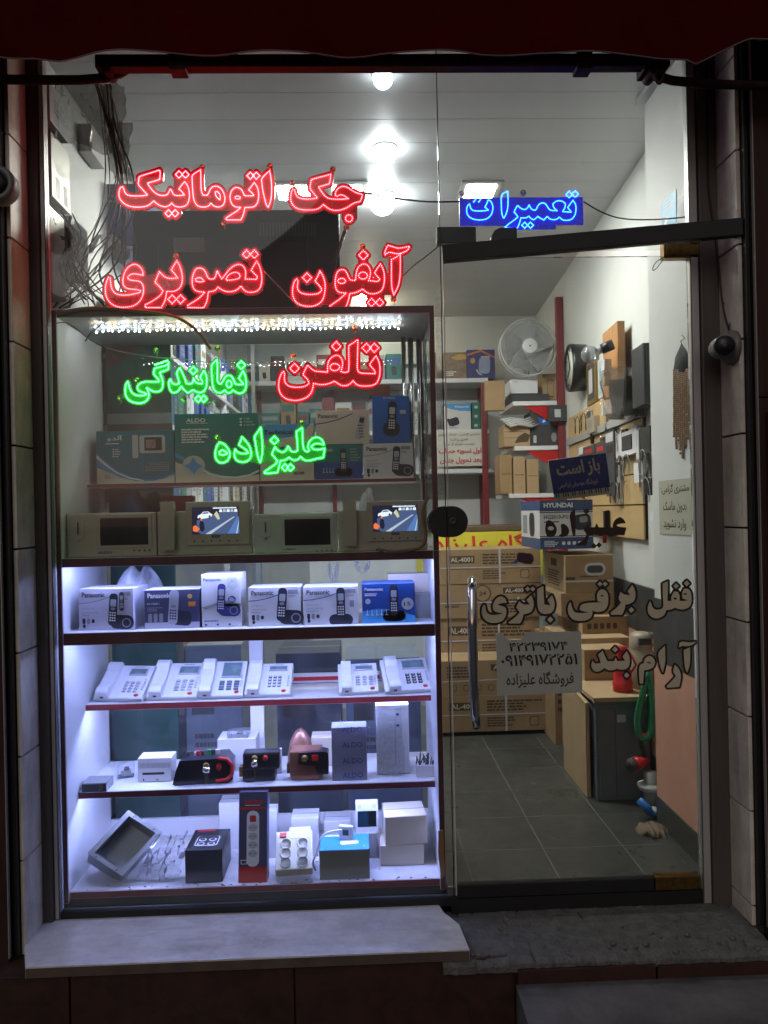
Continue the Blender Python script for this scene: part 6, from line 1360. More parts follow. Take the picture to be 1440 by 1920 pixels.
q = MB(); d = Decal(q, (-wd/2, .42, 0), (0, -.42, 0), (0, 0, hh), (-1, 0, 0)); d.rect(0, .8, 1, 1, m_navy); d.rect(0, 0, 1, .22, m_navy); d.rr(.6, .5, .12, .12, 0, m_hsd); d.rect(.1, .3, .35, .7, m_inkg); q.build('printed_side', t, local=True)
zs_ = P(1050, 1196, YQ).z      # the stand that carries the cartons
carton('brown carton on the floor carrying the stack by the dado', 1040, 1100, 1216, ZF, YQ+.12, .4, m_card, lambda d: d.lines(.1, .3, .8, .6, 4, m_cardd), 'carton', cat='carton', h=P(1070, 1200, YQ+.12).z-ZF)
# leaning flat boards, grey cabinet and what stands on it
cab = thing('grey_cabinet', 'dark grey metal cabinet standing by the peach wall', 'cabinet', (P(1160, 1493, .66).x, .66, ZF))
a, c = P(1116, 1315, .66), P(1212, 1493, .66)
q = MB(); q.bb(a.x, c.x+.02, .66, 1.12, ZF, a.z, M('cabinet_paint', (.13, .14, .155), .4, var=.12)); q.build('body', cab, bevel=.004)
q = MB(); q.bb(a.x+.012, c.x+.01, .652, .6595, ZF+.02, a.z-.03, M('cabinet_paint', (.065, .072, .08))); q.bb(a.x+.075, a.x+.079, .650, .6525, ZF+.02, a.z-.03, m_black); q.build('door_panel', cab, bevel=.002)
q = MB(); q.bb(a.x+.085, a.x+.12, .6505, .6518, a.z-.085, a.z-.055, m_greyl); q.build('label', cab)
q = MB()
for i in range(14): q.bb(a.x-.0015, a.x-.0002, .70, .73, ZF+.05+i*.014, ZF+.056+i*.014, m_ink)
q.build('vent_slots', cab)
q = MB(); q.bb(a.x-.012, c.x+.02, .64, 1.14, a.z+.0005, a.z+.018, m_card2); tag(q.build('cabinet_top_board'), 'tan board lying on top of the grey cabinet', 'board')
def leaning(label, x0, x1, ya, yb_, Ya, Yb, m):
    a, c = P(x0, ya, Yb), P(x1, yb_, Ya)
    q = MB(); xx = PZ(x1, yb_, ZF).x; zt = P(x1, ya, Ya).z; q.prism([(Ya, ZF+.001), (Yb, ZF+.001), (Yb, zt+.03), (Ya, zt)], (xx, 0, 0), (0, 1, 0), (0, 0, 1), (.016, 0, 0), m); o = q.build('cardboard_sheet', bevel=.002); tag(o, label, 'cardboard', 'flat cardboard sheets leaning by the cabinet'); return o
leaning('nearer flat cardboard sheet leaning against the grey cabinet', 1060, 1094, 1318, 1487, .70, 1.05, m_card2)
leaning('farther flat cardboard sheet standing behind the nearer one', 1035, 1058, 1308, 1400, 1.10, 1.5, m_card)
# flask and red pot on the cabinet
ztop = a.z+.019
fx = P(1203, 1290, .80); t = thing('vacuum_flask', 'beige vacuum flask with a dark spout on the grey cabinet', 'flask', (fx.x, .80, ztop))
m_bei = M('flask_beige', (.36, .30, .22), .35, var=.06)
q = MB(); hf = P(1203, 1185, .80).z-ztop; q.lathe([(0, .052), (.01, .055), (hf*.62, .055), (hf*.68, .045), (hf*.72, .048), (hf*.95, .046), (hf, .03)], (0, 0, 0), (0, 0, 1), m_bei, 22); q.build('body', t, local=True)
q = MB(); q.bb(-.026, .026, -.055, -.03, hf*.80, hf*.92, m_dark); q.build('spout', t, bevel=.003, local=True); q = MB(); q.tube([(.045, 0, hf*.74), (.068, 0, hf*.8), (.066, 0, hf*.93), (.04, 0, hf*.98)], .006, m_bei, 6); q.build('handle', t, local=True)
fx = P(1168, 1297, .74); t = thing('red_jug', 'small red plastic jug beside the flask', 'jug', (fx.x, .74, ztop)); hj = P(1168, 1212, .74).z-ztop
q = MB(); q.lathe([(0, .036), (.004, .04), (hj*.2, .042), (hj*.22, .038), (hj*.42, .036), (hj*.6, .026), (hj*.9, .020), (hj, .024)], (0, 0, 0), (0, 0, 1), m_red, 20); q.build('body', t, local=True); q = MB(); q.tube([(.03, -.01, hj*.4), (.05, -.02, hj*.6), (.025, -.01, hj*.9)], .005, m_red, 6); q.build('handle', t, local=True)
# hose, sprayer, pipes
hz = thing('garden_hose', 'green garden hose hanging in loops in front of the peach wall', 'hose', tuple(P(1212, 1400, .60)))
m_hose = M('hose_green', (.02, .22, .10), .3, var=.15)
for k in range(9):
    q = MB(); o_ = rnd.uniform(-5, 4); w_ = rnd.uniform(8, 19); d_ = rnd.uniform(-.03, .03)
    ps = [P(1216+o_*.3, 1258, .58+d_), P(1216+o_-w_*.6, 1300, .58+d_), P(1210+o_-w_, 1350, .58+d_), P(1208+o_-w_*.4, 1386+rnd.uniform(-6, 8), .57+d_), P(1214+o_+w_*.6, 1380, .58+d_), P(1219+o_+w_*.4, 1320, .59+d_), P(1217+o_*.3, 1259, .60+d_)]
    for _ in range(2):
        o2 = []
        for i_ in range(len(ps)): a_, c_ = ps[i_], ps[(i_+1) % len(ps)]; o2 += [a_*.75+c_*.25, a_*.25+c_*.75]
        ps = o2
    q.tube(ps, .0085, m_hose, 8, closed=True); q.build('hose_loop', hz)
sp_ = thing('spray_gun', 'red and black hose spray gun hanging below the green hose', 'spray gun', tuple(P(1205, 1440, .56)))
q = MB(); q.tube([P(1203, 1378, .56), P(1203, 1395, .555), P(1207, 1415, .55), P(1206, 1428, .55)], .009, m_black, 10); q.build('grip', sp_)
q = MB(); q.cyl(P(1196, 1379, .56), P(1214, 1381, .56), .012, m_red, 12); q.build('collar', sp_)
q = MB(); q.lathe([(0, .014), (.02, .018), (.045, .026), (.06, .027)], P(1214, 1426, .55), P(1186, 1434, .53)-P(1214, 1426, .55), m_red, 18); q.build('nozzle', sp_)
q = MB(); q.cyl(P(1186, 1434, .53), P(1182, 1435, .525), .026, m_dark, 18); q.build('nozzle_face', sp_)
wt = thing('water_pipe', 'grey water pipe with a blue valve handle rising from the floor by the peach wall', 'pipe', (P(1225, 1560, .50).x, .50, ZF))
q = MB(); a = P(1220, 1470, .52); q.cyl(Vector((a.x, .52, ZF)), Vector((a.x, .52, ZF+.16)), .026, m_grey, 14); q.lathe([(0, .045), (.012, .05), (.02, .05), (.026, .03)], (a.x, .52, a.z-.02), (0, 0, 1), m_greyl, 18); q.build('standpipe', wt)
q = MB(); a, c = P(1198, 1500, .48), P(1228, 1528, .46); q.cyl(a, c, .014, M('valve_blue', (.02, .16, .5), .35, var=.1), 10); q.build('valve_handle', wt, bevel=.0)
q = MB(); q.tube([P(1222, 1520, .47), P(1238, 1522, .46), P(1244, 1540, .45), P(1232, 1552, .44)], .017, m_greyl, 10); q.build('elbow', wt)
lump('floor_cloth', 'crumpled brown cloth lying on the floor tiles below the pipe', 'cloth', 1205, 1262, 1553, 1592, .30, .10, M('brown_rag', (.16, .12, .08), .9, var=.4, bump=.4), 13, zb=ZF+.001, amp=.5)

# ================================================================== right wall: slatwall and what hangs on it
def W(x_, y_, off=0.):
    d = _F + (x_-720)/FPX*_R - (y_-960)/FPX*_U; k = .0616        # plane x = 1.265-off + k*(y-.92)
    t_ = (1.265-off+k*(CAM.y-.92)-CAM.x)/(d.x-k*d.y); return CAM+d*t_
WT = Vector((.0616, 1, 0)).normalized(); WN = Vector((-1, .0616, 0)).normalized()
slw = thing('slat_wall', 'tan slat wall panel with grooves and a metal rail on the right wall', 'slat wall', tuple(W(1140, 1000)))
def wbox(q, y0, y1, z0, z1, t0, t1, m):
    q.prism([(WX(y0)-t1, y0), (WX(y1)-t1, y1), (WX(y1)-t0, y1), (WX(y0)-t0, y0)], (0, 0, z0), (1, 0, 0), (0, 1, 0), (0, 0, z1-z0), m)
for z0, z1 in ((1.355, 1.505), (1.512, 1.645), (1.652, 1.765), (1.772, 1.888), (1.936, 2.065)):
    q = MB(); wbox(q, .92, 2.42, z0, z1, .001, .020, m_tan); q.build('slat', slw, bevel=.003)
q = MB(); wbox(q, .92, 2.42, 1.355, 2.06, .0, .012, m_cardd); q.build('groove_backing', slw)
q = MB(); wbox(q, .90, 2.43, 1.892, 1.930, .004, .034, m_alu); q.build('metal_rail', slw, bevel=.002)
def hang(name, label, cat, xs, ys, thick, m, off=.022, extra=None, bev=.003, group=None):
    """a slab hanging on the right wall; xs = far and near photo x, ys = top and bottom photo y"""
    a, c = W(xs[0], sum(ys)/2, off+thick/2), W(xs[1], sum(ys)/2, off+thick/2); zt, zb_ = W(sum(xs)/2, ys[0], off+thick/2).z, W(sum(xs)/2, ys[1], off+thick/2).z
    t = thing(name, label, cat, (WX((a.y+c.y)/2)-off, (a.y+c.y)/2, zb_), group=group)
    q = MB(); wbox(q, c.y, a.y, zb_, zt, off, off+thick, m); q.build('body', t, bevel=bev)
    if extra:
        q = MB(); o_ = Vector((WX(a.y)-off-thick, a.y, zb_)); u_ = Vector((WX(c.y)-WX(a.y), c.y-a.y, 0)); extra(Decal(q, o_, u_, (0, 0, zt-zb_), WN, .0015)); q.build('front', t)
    return t
hang('door_station', 'tall grey door station panel hanging below the metal rail', 'intercom', (1141, 1158), (806, 930), .03, m_dark, extra=lambda d: [d.rect(.1, .82, .9, .96, m_greyl), d.rect(.2, .66, .8, .78, m_off, 2)])
hang('wall_intercom', 'white video intercom with a side handset on the slat wall', 'intercom', (1165, 1199), (808, 853), .03, m_ph, extra=lambda d: [d.rect(.22, .2, .80, .82, m_off), d.rect(.25, .24, .77, .78, m_dark, 2)])
hang('wall_handset', 'white intercom handset beside the video intercom', 'handset', (1160, 1165), (812, 866), .03, m_greyl)
hang('wall_handset', 'second white intercom handset at the near side of the video intercom', 'handset', (1198, 1204), (806, 862), .03, m_greyl)
hang('wall_intercom', 'dark glossy intercom wrapped in film at the near edge of the slat wall', 'intercom', (1207, 1226), (800, 850), .03, m_off)
hang('door_phone', 'beige audio door phone on the upper slats', 'intercom', (1105, 1119), (782, 812), .03, m_bei, extra=lambda d: [d.lines(.2, .3, .8, .8, 4, m_inkg)])
hang('door_phone', 'small pale door phone under the hanging black bag', 'intercom', (1149, 1160), (728, 776), .03, m_greyl)
for i, (x0, x1, y0, y1) in enumerate(((1096, 1118, 836, 852), (1120, 1139, 828, 850), (1088, 1096, 838, 852))):
    hang('small_keypad', ['dark keypad with red marks on the slat wall', 'dark keypad nearest the grey door station', 'white keypad at the far end of the row'][i], 'keypad', (x0, x1), (y0, y1), .02, m_dark if i < 2 else m_ph, extra=(lambda d: d.rect(.2, .2, .8, .6, m_inkr)) if i < 2 else None)
hang('hook_bracket', 'white cable hook bracket hanging on the lower slats', 'bracket', (1192, 1202), (868, 905), .02, m_ph); hang('hook_bracket', 'grey cable hook hanging under the first handset', 'bracket', (1160, 1166), (872, 905), .02, m_grey)
hang('wall_switch', 'small white switch at the near end of the slat wall', 'switch', (1222, 1229), (960, 977), .015, m_ph)
m_tool = M('tool_steel', (.3, .3, .31), .35, metal=.6, var=.15); rt = random.Random(17)
for k in range(40):
    xx = rt.uniform(1086, 1222); zz_ = rt.choice([1.48, 1.62, 1.74, 1.86, 2.03]); p_ = W(xx, 900, .03); p_.z = zz_; kind = k % 4
    t = thing('hanging_part', ['small pale packet hanging on the slat wall', 'small steel tool hanging on the slat wall', 'small dark part hanging on the slat wall', 'short looped lead hanging on the slat wall'][kind], 'part', tuple(p_), group=['pale packets on the slat wall', 'steel tools on the slat wall', 'dark parts on the slat wall', 'looped leads on the slat wall'][kind])
    q = MB(); h_ = rt.uniform(.05, .12)
    if kind == 0: q.box(p_-Vector((0, 0, h_/2)), (.014, rt.uniform(.03, .08), h_), rt.choice([m_greyl, m_bei, m_ph, m_grey]))
    elif kind == 1: q.cyl(p_, p_-Vector((0, 0, h_)), .006, m_tool, 8); q.cyl(p_-Vector((0, 0, h_)), p_-Vector((0, 0, h_*1.6)), .011, m_red if k % 8 == 1 else m_black, 8)
    elif kind == 2: q.box(p_-Vector((0, 0, h_/2)), (.02, rt.uniform(.03, .08), h_), rt.choice([m_dark, m_metal, m_black]))
    else: q.tube([p_+WT*(.03*math.sin(a))+Vector((0, 0, -.05+.05*math.cos(a)))+WN*.004*a for a in np.linspace(0, 12, 30)], .0022, m_wireg if k % 8 == 3 else m_wire, 5)
    q.build('piece', t); q = MB(); q.tube([p_-WN*.012, p_+WN*.012, p_+WN*.014+Vector((0, 0, .008))], .0018, m_chrome, 5); q.build('peg', t)
# framed things, clock, wooden lamp board
hang('picture_frame', 'gold edged picture frame hanging right of the clock', 'picture', (1103, 1121), (676, 758), .022, M('frame_gold', (.32, .2, .05), .4, metal=.5), .002, lambda d: [d.rect(.18, .1, .82, .92, m_dark), d.rect(.3, .25, .7, .8, m_greyl, 2)], .002)
hang('picture_frame', 'pale blue framed certificate behind the lamp board', 'picture', (1124, 1146), (668, 742), .018, m_ph, .002, lambda d: [d.rect(.08, .06, .92, .95, m_greyl), d.rect(.15, .14, .85, .86, M('cert_blue', (.4, .52, .58), .5), 2), d.lines(.25, .3, .75, .75, 6, m_inkg, 3)], .002)
cc = W(1080, 690, .05); t = thing('wall_clock', 'thick black rimmed round wall clock on the right wall', 'clock', (cc.x, cc.y, cc.z-.17))
rc = (W(1080, 642, .05).z-W(1080, 736, .05).z)/2*.97
q = MB(); q.lathe([(-.05, rc*.96), (.03, rc), (.045, rc*.97), (.045, rc*.88), (.026, rc*.88)], cc, WN, m_black, 36); q.build('rim', t)
q = MB(); q.lathe([(.030, rc*.87), (.032, rc*.87)], cc, WN, M('clock_face', (.6, .62, .55), .4, var=.03), 36); q.build('face', t)
q = MB()
for ang_, ln in ((2.2, .55), (.4, .75)):
    u_ = WT*math.sin(ang_)+Vector((0, 0, 1))*math.cos(ang_); q.tube([cc+WN*.036, cc+WN*.036+u_*rc*ln], .003, m_ink, 4)
for k in range(12): u_ = WT*math.sin(k*math.pi/6)+Vector((0, 0, 1))*math.cos(k*math.pi/6); q.tube([cc+WN*.034+u_*rc*.70, cc+WN*.034+u_*rc*.80], .0025, m_ink, 4)
q.build('hands_and_marks', t)
t = hang('lamp_board', 'orange wooden board with a bulb holder, tilted on the right wall', 'lamp', (1137, 1166), (613, 742), .035, m_wood, .03)
a, c = W(1150, 645, .09), W(1128, 655, .14)
q = MB(); q.cyl(a, c, .024, m_black, 14); q.build('bulb_holder', t)
q = MB(); q.ball(c+(c-a).normalized()*.055, .042, GLASS('bulb_glass', tint=(.85, .86, .86), haze=.3, rough=.1, refl=2), 16, 10); q.cyl(c, c+(c-a).normalized()*.03, .018, m_greyl, 12); q.build('unlit_bulb', t)
q = MB(); a = W(1140, 685, .075); q.box(a, (.05, .05, .05), m_greyl); q.box(a+Vector((0, .01, -.07)), (.045, .045, .05), m_bei); q.tube([a+Vector((0, .02, -.02)), a+Vector((-.03, .03, -.08)), a+Vector((0, .05, -.16))], .004, m_wireg, 5); q.build('switch_and_socket', t)
hang('wall_bag', 'black padded bag hanging at the near edge of the right wall', 'bag', (1199, 1223), (650, 762), .07, M('bag_black', (.02, .022, .024), .5, var=.3), .03, None, .012)
def hull_bag():
    t = thing('clear_bag', 'clear plastic bag with black goods hanging from the metal rail', 'bag', tuple(W(1180, 780, .06)))
    q = MB(); cs = [(1163, 712), (1197, 710), (1196, 745), (1190, 778), (1176, 780), (1163, 745)]; ps = [W(x_, y_, .05) for x_, y_ in cs]; n = len(ps)
    q.add(ps+[p_+WN*.05 for p_ in ps], [tuple(range(n)), tuple(range(2*n-1, n-1, -1))]+[(i, (i+1) % n, n+(i+1) % n, n+i) for i in range(n)], M('bag_black', (.02, .022, .024))); q.build('black_goods', t)
    q = MB(); cs = [(1158, 705), (1172, 686), (1186, 690), (1204, 704), (1202, 750), (1192, 786), (1172, 786), (1160, 750)]; ps = [W(x_, y_, .04) for x_, y_ in cs]; n = len(ps)
    q.add(ps+[p_+WN*.075 for p_ in ps], [tuple(range(2*n-1, n-1, -1))]+[(i, (i+1) % n, n+(i+1) % n, n+i) for i in range(n)], GLASS('thin_film', tint=(.95, .95, .95), haze=.02, rough=.15, refl=1.2)); q.build('bag_film', t)
hull_bag()
# pilaster: bead tassel, notice, blue booklet
def C(x_, y_, off=0.): return PX(x_, y_, XCOL-off)
t = thing('bead_tassel', 'hanging tassel of brown beads under a black cloth pouch on the white pilaster', 'ornament', tuple(C(1280, 862)))
q = MB(); q.tube([C(1278, 628, .004), C(1284, 634, .006), C(1276, 640, .006), C(1280, 648, .006)], .0015, m_wire, 5); q.build('hanger', t)
pp = [(1277, 645), (1284, 652), (1295, 672), (1291, 690), (1283, 700), (1277, 708), (1268, 696), (1262, 697), (1266, 670)]
q = MB(); ps = [C(x_, y_, .002) for x_, y_ in pp]; n = len(ps); cen = C(1279, 675, .02); q.add(ps+[cen], [(i, (i+1) % n, n) for i in range(n)], M('pouch_cloth', (.015, .016, .018), .8, var=.5, scale=80), True); q.build('pouch', t)
m_bd = M('wooden_bead', (.30, .17, .08), .45, var=.25, scale=60); q = MB()
for i in range(9):
    x_ = 1264+i*3.9; n = rnd.randint(34, 44); y0 = 700 if 2 < i < 6 else 694
    for k in range(n):
        if rnd.random() < .04 and k > n*.6: continue
        q.ball(C(x_+rnd.uniform(-.5, .5), y0+k*3.75, .005), .0048, m_bd, 6, 4)
stuff(q.build('bead_strings', t))
def cpaper(name, label, x0, x1, y0, y1, m, fn, cat):
    a, c = C(x0, (y0+y1)/2, .002), C(x1, (y0+y1)/2, .002); zt, zb_ = C((x0+x1)/2, y0, .002).z, C((x0+x1)/2, y1, .002).z
    t = thing(name, label, cat, (XCOL-.002, (a.y+c.y)/2, zb_)); q = MB(); q.bb(XCOL-.0022, XCOL-.001, c.y, a.y, zb_, zt, m); q.build('sheet', t)
    q = MB(); d = Decal(q, (XCOL-.0022, a.y, zb_), (0, c.y-a.y, 0), (0, 0, zt-zb_), (-1, 0, 0)); fn(d); q.build('lettering', t)
cpaper('paper_notice', 'paper notice with three Persian lines taped on the white pilaster', 1236, 1297, 899, 1003, M('notice_cream', (.42, .41, .33), .7, var=.06), lambda d: [d.text('مشتری گرامی:', .08, .74, .94, .93, m_ink, 1, .012, True), d.text('بدون ماسک', .14, .40, .86, .61, m_ink, 1, .012, True), d.text('وارد نشوید', .14, .08, .84, .30, m_ink, 1, .012, True)], 'notice')
cpaper('blue_leaflet', 'light blue leaflet stuck high on the pilaster above the steel bar', 1241, 1268, 367, 428, M('leaflet_blue', (.12, .42, .66), .5, var=.1), lambda d: [d.poly([(.2, .1), (.5, .3), (.4, .5), (.15, .3)], m_inkw), d.lines(.3, .6, .8, .9, 3, m_inkw)], 'leaflet')
cpaper('leaflet_shadow', 'grey sheet in place of the shadow beside the light blue leaflet', 1270, 1301, 362, 424, M('leaflet_shadow_grey', (.30, .32, .34), .5, var=.1), lambda d: d.lines(.2, .3, .8, .8, 5, m_inkg), 'leaflet')  # shadow next to the blue leaflet, put in as a grey sheet

# ================================================================== papers and cards on the door glass
y_ = .0085
cs = [P(1027.5, 863.5, y_), P(1136, 849, y_), P(1146, 925, y_), P(1040, 938.5, y_)]
t = thing('open_sign', 'dark blue open sign with gold Persian words and piano keys, tilted on the door', 'sign', tuple((cs[2]+cs[3])/2))
m_opn = M('open_sign_blue', (.008, .03, .24), .25, var=.1); m_gld2 = M('open_sign_gold', (.62, .53, .40), .4, var=.2)
q = MB(); q.add(cs+[p_+Vector((0, .003, 0)) for p_ in cs], [(0, 1, 2, 3), (4, 7, 6, 5), (0, 4, 5, 1), (1, 5, 6, 2), (2, 6, 7, 3), (3, 7, 4, 0)], m_opn); q.build('board', t)
q = MB(); q.tube([p_+Vector((0, -.0005, 0)) for p_ in cs], .0012, m_greyl, 4, closed=True); q.build('edge', t)
q = MB(); d = Decal(q, cs[3], cs[2]-cs[3], cs[0]-cs[3], (0, -1, 0), .0004)
d.text('باز است', .12, .50, .88, .92, m_gld2, 1, .03, True); d.text('فروشگاه موسیقی ابراهیمی', .10, .26, .80, .44, m_gld2, 1, .004, True)
d.rect(.0, .0, 1, .16, m_gld2, 1)
for i in range(24):
    d.rect(.005+i*.0415, .0, .009+i*.0415, .16, m_ink, 2)
    if i % 7 not in (2, 6): d.rect(.030+i*.0415, .06, .052+i*.0415, .165, m_ink, 3)
q.build('lettering', t)
y_ = -.0066
t = thing('phone_number_paper', 'grey paper with two Persian phone numbers and the shop name on the door', 'notice', tuple(P(1010, 1300, y_)))
a, c = P(930, 1186, y_), P(1092, 1300, y_); Wp, Hp = c.x-a.x, a.z-c.z
q = MB(); pl = [(0, 0), (1, .012), (1, .985), (.335, .99), (.325, .93), (.29, .875), (.22, .845), (.14, .88), (.09, .94), (.085, .985), (0, .99)]
q.prism([(u*Wp, v*Hp) for u, v in pl], (a.x, y_-.0004, c.z), (1, 0, 0), (0, 0, 1), (0, .0006, 0), M('notice_paper_grey', (.40, .41, .37), .7, var=.07, scale=14)); q.build('sheet', t)
q = MB(); d = Decal(q, (a.x, y_-.0004, c.z), (Wp, 0, 0), (0, 0, Hp), (0, -1, 0), .0004)
d.text('۴۲۲۳۹۱۷۴', .15, .69, .84, .86, m_ink, 1, .025); d.text('۰۹۱۴۹۱۷۲۲۵۱', .05, .46, .95, .64, m_ink, 1, .025); d.text('فروشگاه علیزاده', .11, .11, .90, .37, m_ink, 1, .012, True); q.build('lettering', t)
a = P(972, 1037, -.0062); t = thing('sticker', 'dark worn sticker patch on the door glass in front of the stacked cartons', 'sticker', tuple(a))
q = MB(); pts = [(969, 1041), (972, 1036), (982, 1036), (999, 1040), (1001, 1050), (997, 1058), (984, 1057), (970, 1053)]; ps = [P(x_, yy2, -.0062) for x_, yy2 in pts]; q.prism([(p_.x, p_.z) for p_ in ps], (0, -.0066, 0), (1, 0, 0), (0, 0, 1), (0, .0008, 0), M('sticker_maroon', (.05, .02, .03), .6, var=.3)); q.build('patch', t)
q = MB(); t.location = tuple(a); q.quad(P(964, 1050, -.0058), P(970, 1050, -.0058), P(970, 1057, -.0058), P(964, 1057, -.0058), m_bxb); q.build('blue_corner', t)
# film strip peeling along the joint
crumple('tape_strip', 'wrinkled clear tape strip hanging along the glass joint beside the case', [(815, 545), (828, 545), (833, 930), (822, 925)], .008, .004, 31, m_clear, 'tape', n=6, mm=40, amp=.003)

# ================================================================== surveillance cameras and outside cables
m_camg = M('camera_grey', (.16, .155, .15), .45, var=.12)
def cctv(label, x_, y_, X, sgn, aim):
    p_ = PX(x_, y_, X); t = thing('security_camera', label, 'camera', tuple(p_), group='security cameras beside the shop front')
    q = MB(); q.lathe([(0, .052), (.010, .052), (.02, .045), (.03, .03)], p_, (-sgn, 0, 0), m_camg, 24); q.build('base', t)
    e = p_+Vector((-sgn*.04, -.005, 0)); q = MB(); q.cyl(p_+Vector((-sgn*.028, 0, 0)), e, .018, m_camg, 14); q.build('neck', t)
    d_ = Vector(aim).normalized(); q = MB(); q.lathe([(-.035, .028), (-.03, .032), (.05, .032), (.056, .030)], e, d_, m_camg, 22); bd = q.build('housing', t)
    q = MB(); q.lathe([(.0565, .0290), (.058, .0285)], e, d_, m_black, 22); q.lathe([(.058, .008), (.0595, .006)], e, d_, m_dark, 14); q.build('lens_face', bd)
cctv('bullet security camera on the right tiled reveal beside the door', 1375, 652, XR, 1, (-.28, -1, -.10))
pc = P(-6, 345, -.215); t = thing('security_camera', 'round security camera with a pale ring, cut by the left photo edge', 'camera', tuple(pc), group='security cameras beside the shop front')
q = MB(); q.lathe([(-.035, .050), (.0, .052), (.010, .049), (.013, .042), (.010, .035), (.004, .034)], pc, (0, -1, 0), m_camg, 32); q.build('ring', t)
q = MB(); q.lathe([(.0, .0335), (.008, .031), (.015, .022), (.018, .008)], pc, (0, -1, 0), m_black, 26); q.build('lens_dome', t)
cable([(1326, 100, -.03), (1327, 250, -.032), (1328, 350, -.032), (1335, 400, -.034), (1343, 450, -.034), (1350, 530, -.04), (1358, 590, -.06), (1368, 622, -.10)], .003, m_wire, 'black camera cable running down the right frame post', name='cable')
cable([(1352, 560, -.05), (1372, 590, -.08), (1368, 612, -.10)], .0016, m_wire, 'thin second lead curling at the right security camera')
cable([(1243, 483, -.012), (1228, 492, -.012), (1222, 508, -.012), (1230, 505, -.012), (1243, 488, -.012)], .0014, m_wire, 'small wire loop hanging from the upper brass hinge')
cable([(803, 930, -.01), (790, 960, -.012), (800, 1000, -.012), (795, 1025, -.012), (770, 1032, .0), (735, 1035, .01), (705, 1030, .015)], .0055, M('brown_cable', (.16, .10, .045)), 'brown twisted cord tied round the lock keep and trailing left')

# ================================================================== upper left corner behind the glass
tv = thing('television', 'large black television seen from behind above the display case', 'television', tuple(P(440, 580, .50)))
a, c = P(246, 395, .50), P(640, 600, .50)
q = MB(); q.bb(a.x, c.x, .50, .54, c.z, a.z, m_black); q.build('back_shell', tv, bevel=.006)
q = MB(); q.bb(a.x+.10, c.x-.12, .478, .4995, c.z, a.z-.12, m_black); q.build('electronics_hump', tv, bevel=.008)
q = MB(); e, f = P(326, 446, .476), P(384, 472, .476); q.bb(e.x, f.x, .4755, .4775, f.z, e.z, m_inkg); q.build('label_sticker', tv)
q = MB(); q.tube([P(648, 430, .46), P(632, 480, .46), P(620, 530, .46)], .006, m_black, 6); q.build('mount_arm', tv)
q = MB()
for i in range(18): q.bb(c.x-.30+i*.012, c.x-.294+i*.012, .4992, .4998, a.z-.10, a.z-.05, m_dark)
q.build('vent_slots', tv)
# left wall boxes
def lbox(name, label, cat, xs, ys, thick, m, extra=None):
    X = -1.0; a, c = PX(xs[0], sum(ys)/2, X+thick), PX(xs[1], sum(ys)/2, X+thick); zt, zb_ = PX(sum(xs)/2, ys[0], X+thick).z, PX(sum(xs)/2, ys[1], X+thick).z
    y0, y1 = sorted((max(a.y, .04), max(c.y, .06))); t = thing(name, label, cat, (X, (y0+y1)/2, zb_)); q = MB(); q.bb(X+.001, X+thick, y0, y1, zb_, zt, m); q.build('body', t, bevel=.003)
    if extra: q = MB(); extra(Decal(q, (X+thick, y0, zb_), (0, y1-y0, 0), (0, 0, zt-zb_), (1, 0, 0))); q.build('markings', t)
m_psu = M('psu_metal', (.42, .40, .36), .4, metal=.4, var=.1)
lbox('power_supply', 'perforated metal power supply on the left wall behind the window', 'power supply', (97, 131), (268, 384), .04, m_psu, lambda d: [d.rect(.18+.42*j, .06+.045*i, .42+.42*j, .085+.045*i, m_ink) for i in range(7) for j in range(2)]+[d.lines(.2, .45, .8, .62, 5, m_inkw)])
lbox('junction_box', 'grey metal junction box below the power supply on the left wall', 'box', (92, 122), (398, 555), .05, m_psu, lambda d: [d.lines(.1, .25, .3, .7, 14, m_inkg), d.rect(.5, .3, .85, .42, m_inkg), d.ell(.3, .88, .06, .015, m_ink), d.ell(.4, .84, .06, .015, m_ink)])
lbox('wall_box', 'small pale box with a socket high on the left wall', 'box', (172, 196), (250, 300), .05, m_greyl)
lbox('recorder', 'pale grey recorder box mounted above the power supply on the left wall', 'recorder', (92, 128), (175, 245), .06, m_greyl, lambda d: d.lines(.2, .3, .8, .7, 4, m_inkg))
lbox('wall_box', 'pale equipment box beside the red shelf post on the left wall', 'box', (135, 165), (420, 520), .06, m_greyl, lambda d: [d.rect(.2, .6, .8, .8, m_inkg), d.lines(.2, .2, .8, .5, 4, m_inkg)])
carton('purple and white box on the left shelf beside the television', 181, 266, 345, P(220, 470, .78).z, .78, .2, M('dim_purple', (.06, .05, .16), .5, var=.2), lambda d: [d.rect(0, .02, .85, .06, m_greyl), d.rect(.0, .36, .9, .62, M('dim_blue', (.05, .06, .25), .5)), d.lines(.1, .7, .8, .85, 2, m_inkg)], 'stock_box', seam=False)
q = MB(); a, c = P(168, 340, .76), P(181, 620, .76); q.bb(a.x, c.x, .74, .78, c.z, a.z, m_redshelf); tag(q.build('shelf_post'), 'red shelf post standing left of the purple box', 'post')
t = thing('spot_lamp', 'unlit grey spot lamp tilted below the purple box', 'lamp', tuple(P(215, 465, .5))); q = MB(); a, c = P(200, 447, .5), P(229, 478, .46); q.cyl(a, c, .026, m_greyl, 16, .034); q.build('can', t); q = MB(); q.tube([a, a+Vector((-.04, .03, .02)), a+Vector((-.08, .06, -.03))], .008, m_grey, 8); q.build('arm', t)
crumple('hanging_film', 'grey plastic sheeting hanging in the upper left corner of the window', [(92, 160), (235, 162), (236, 300), (100, 260)], .12, .03, 41, GLASS('grey_film', tint=(.62, .61, .58), haze=.30, rough=.25, refl=1.2, hcol=(.40, .38, .35)), 'film', n=28, mm=16, amp=.016)
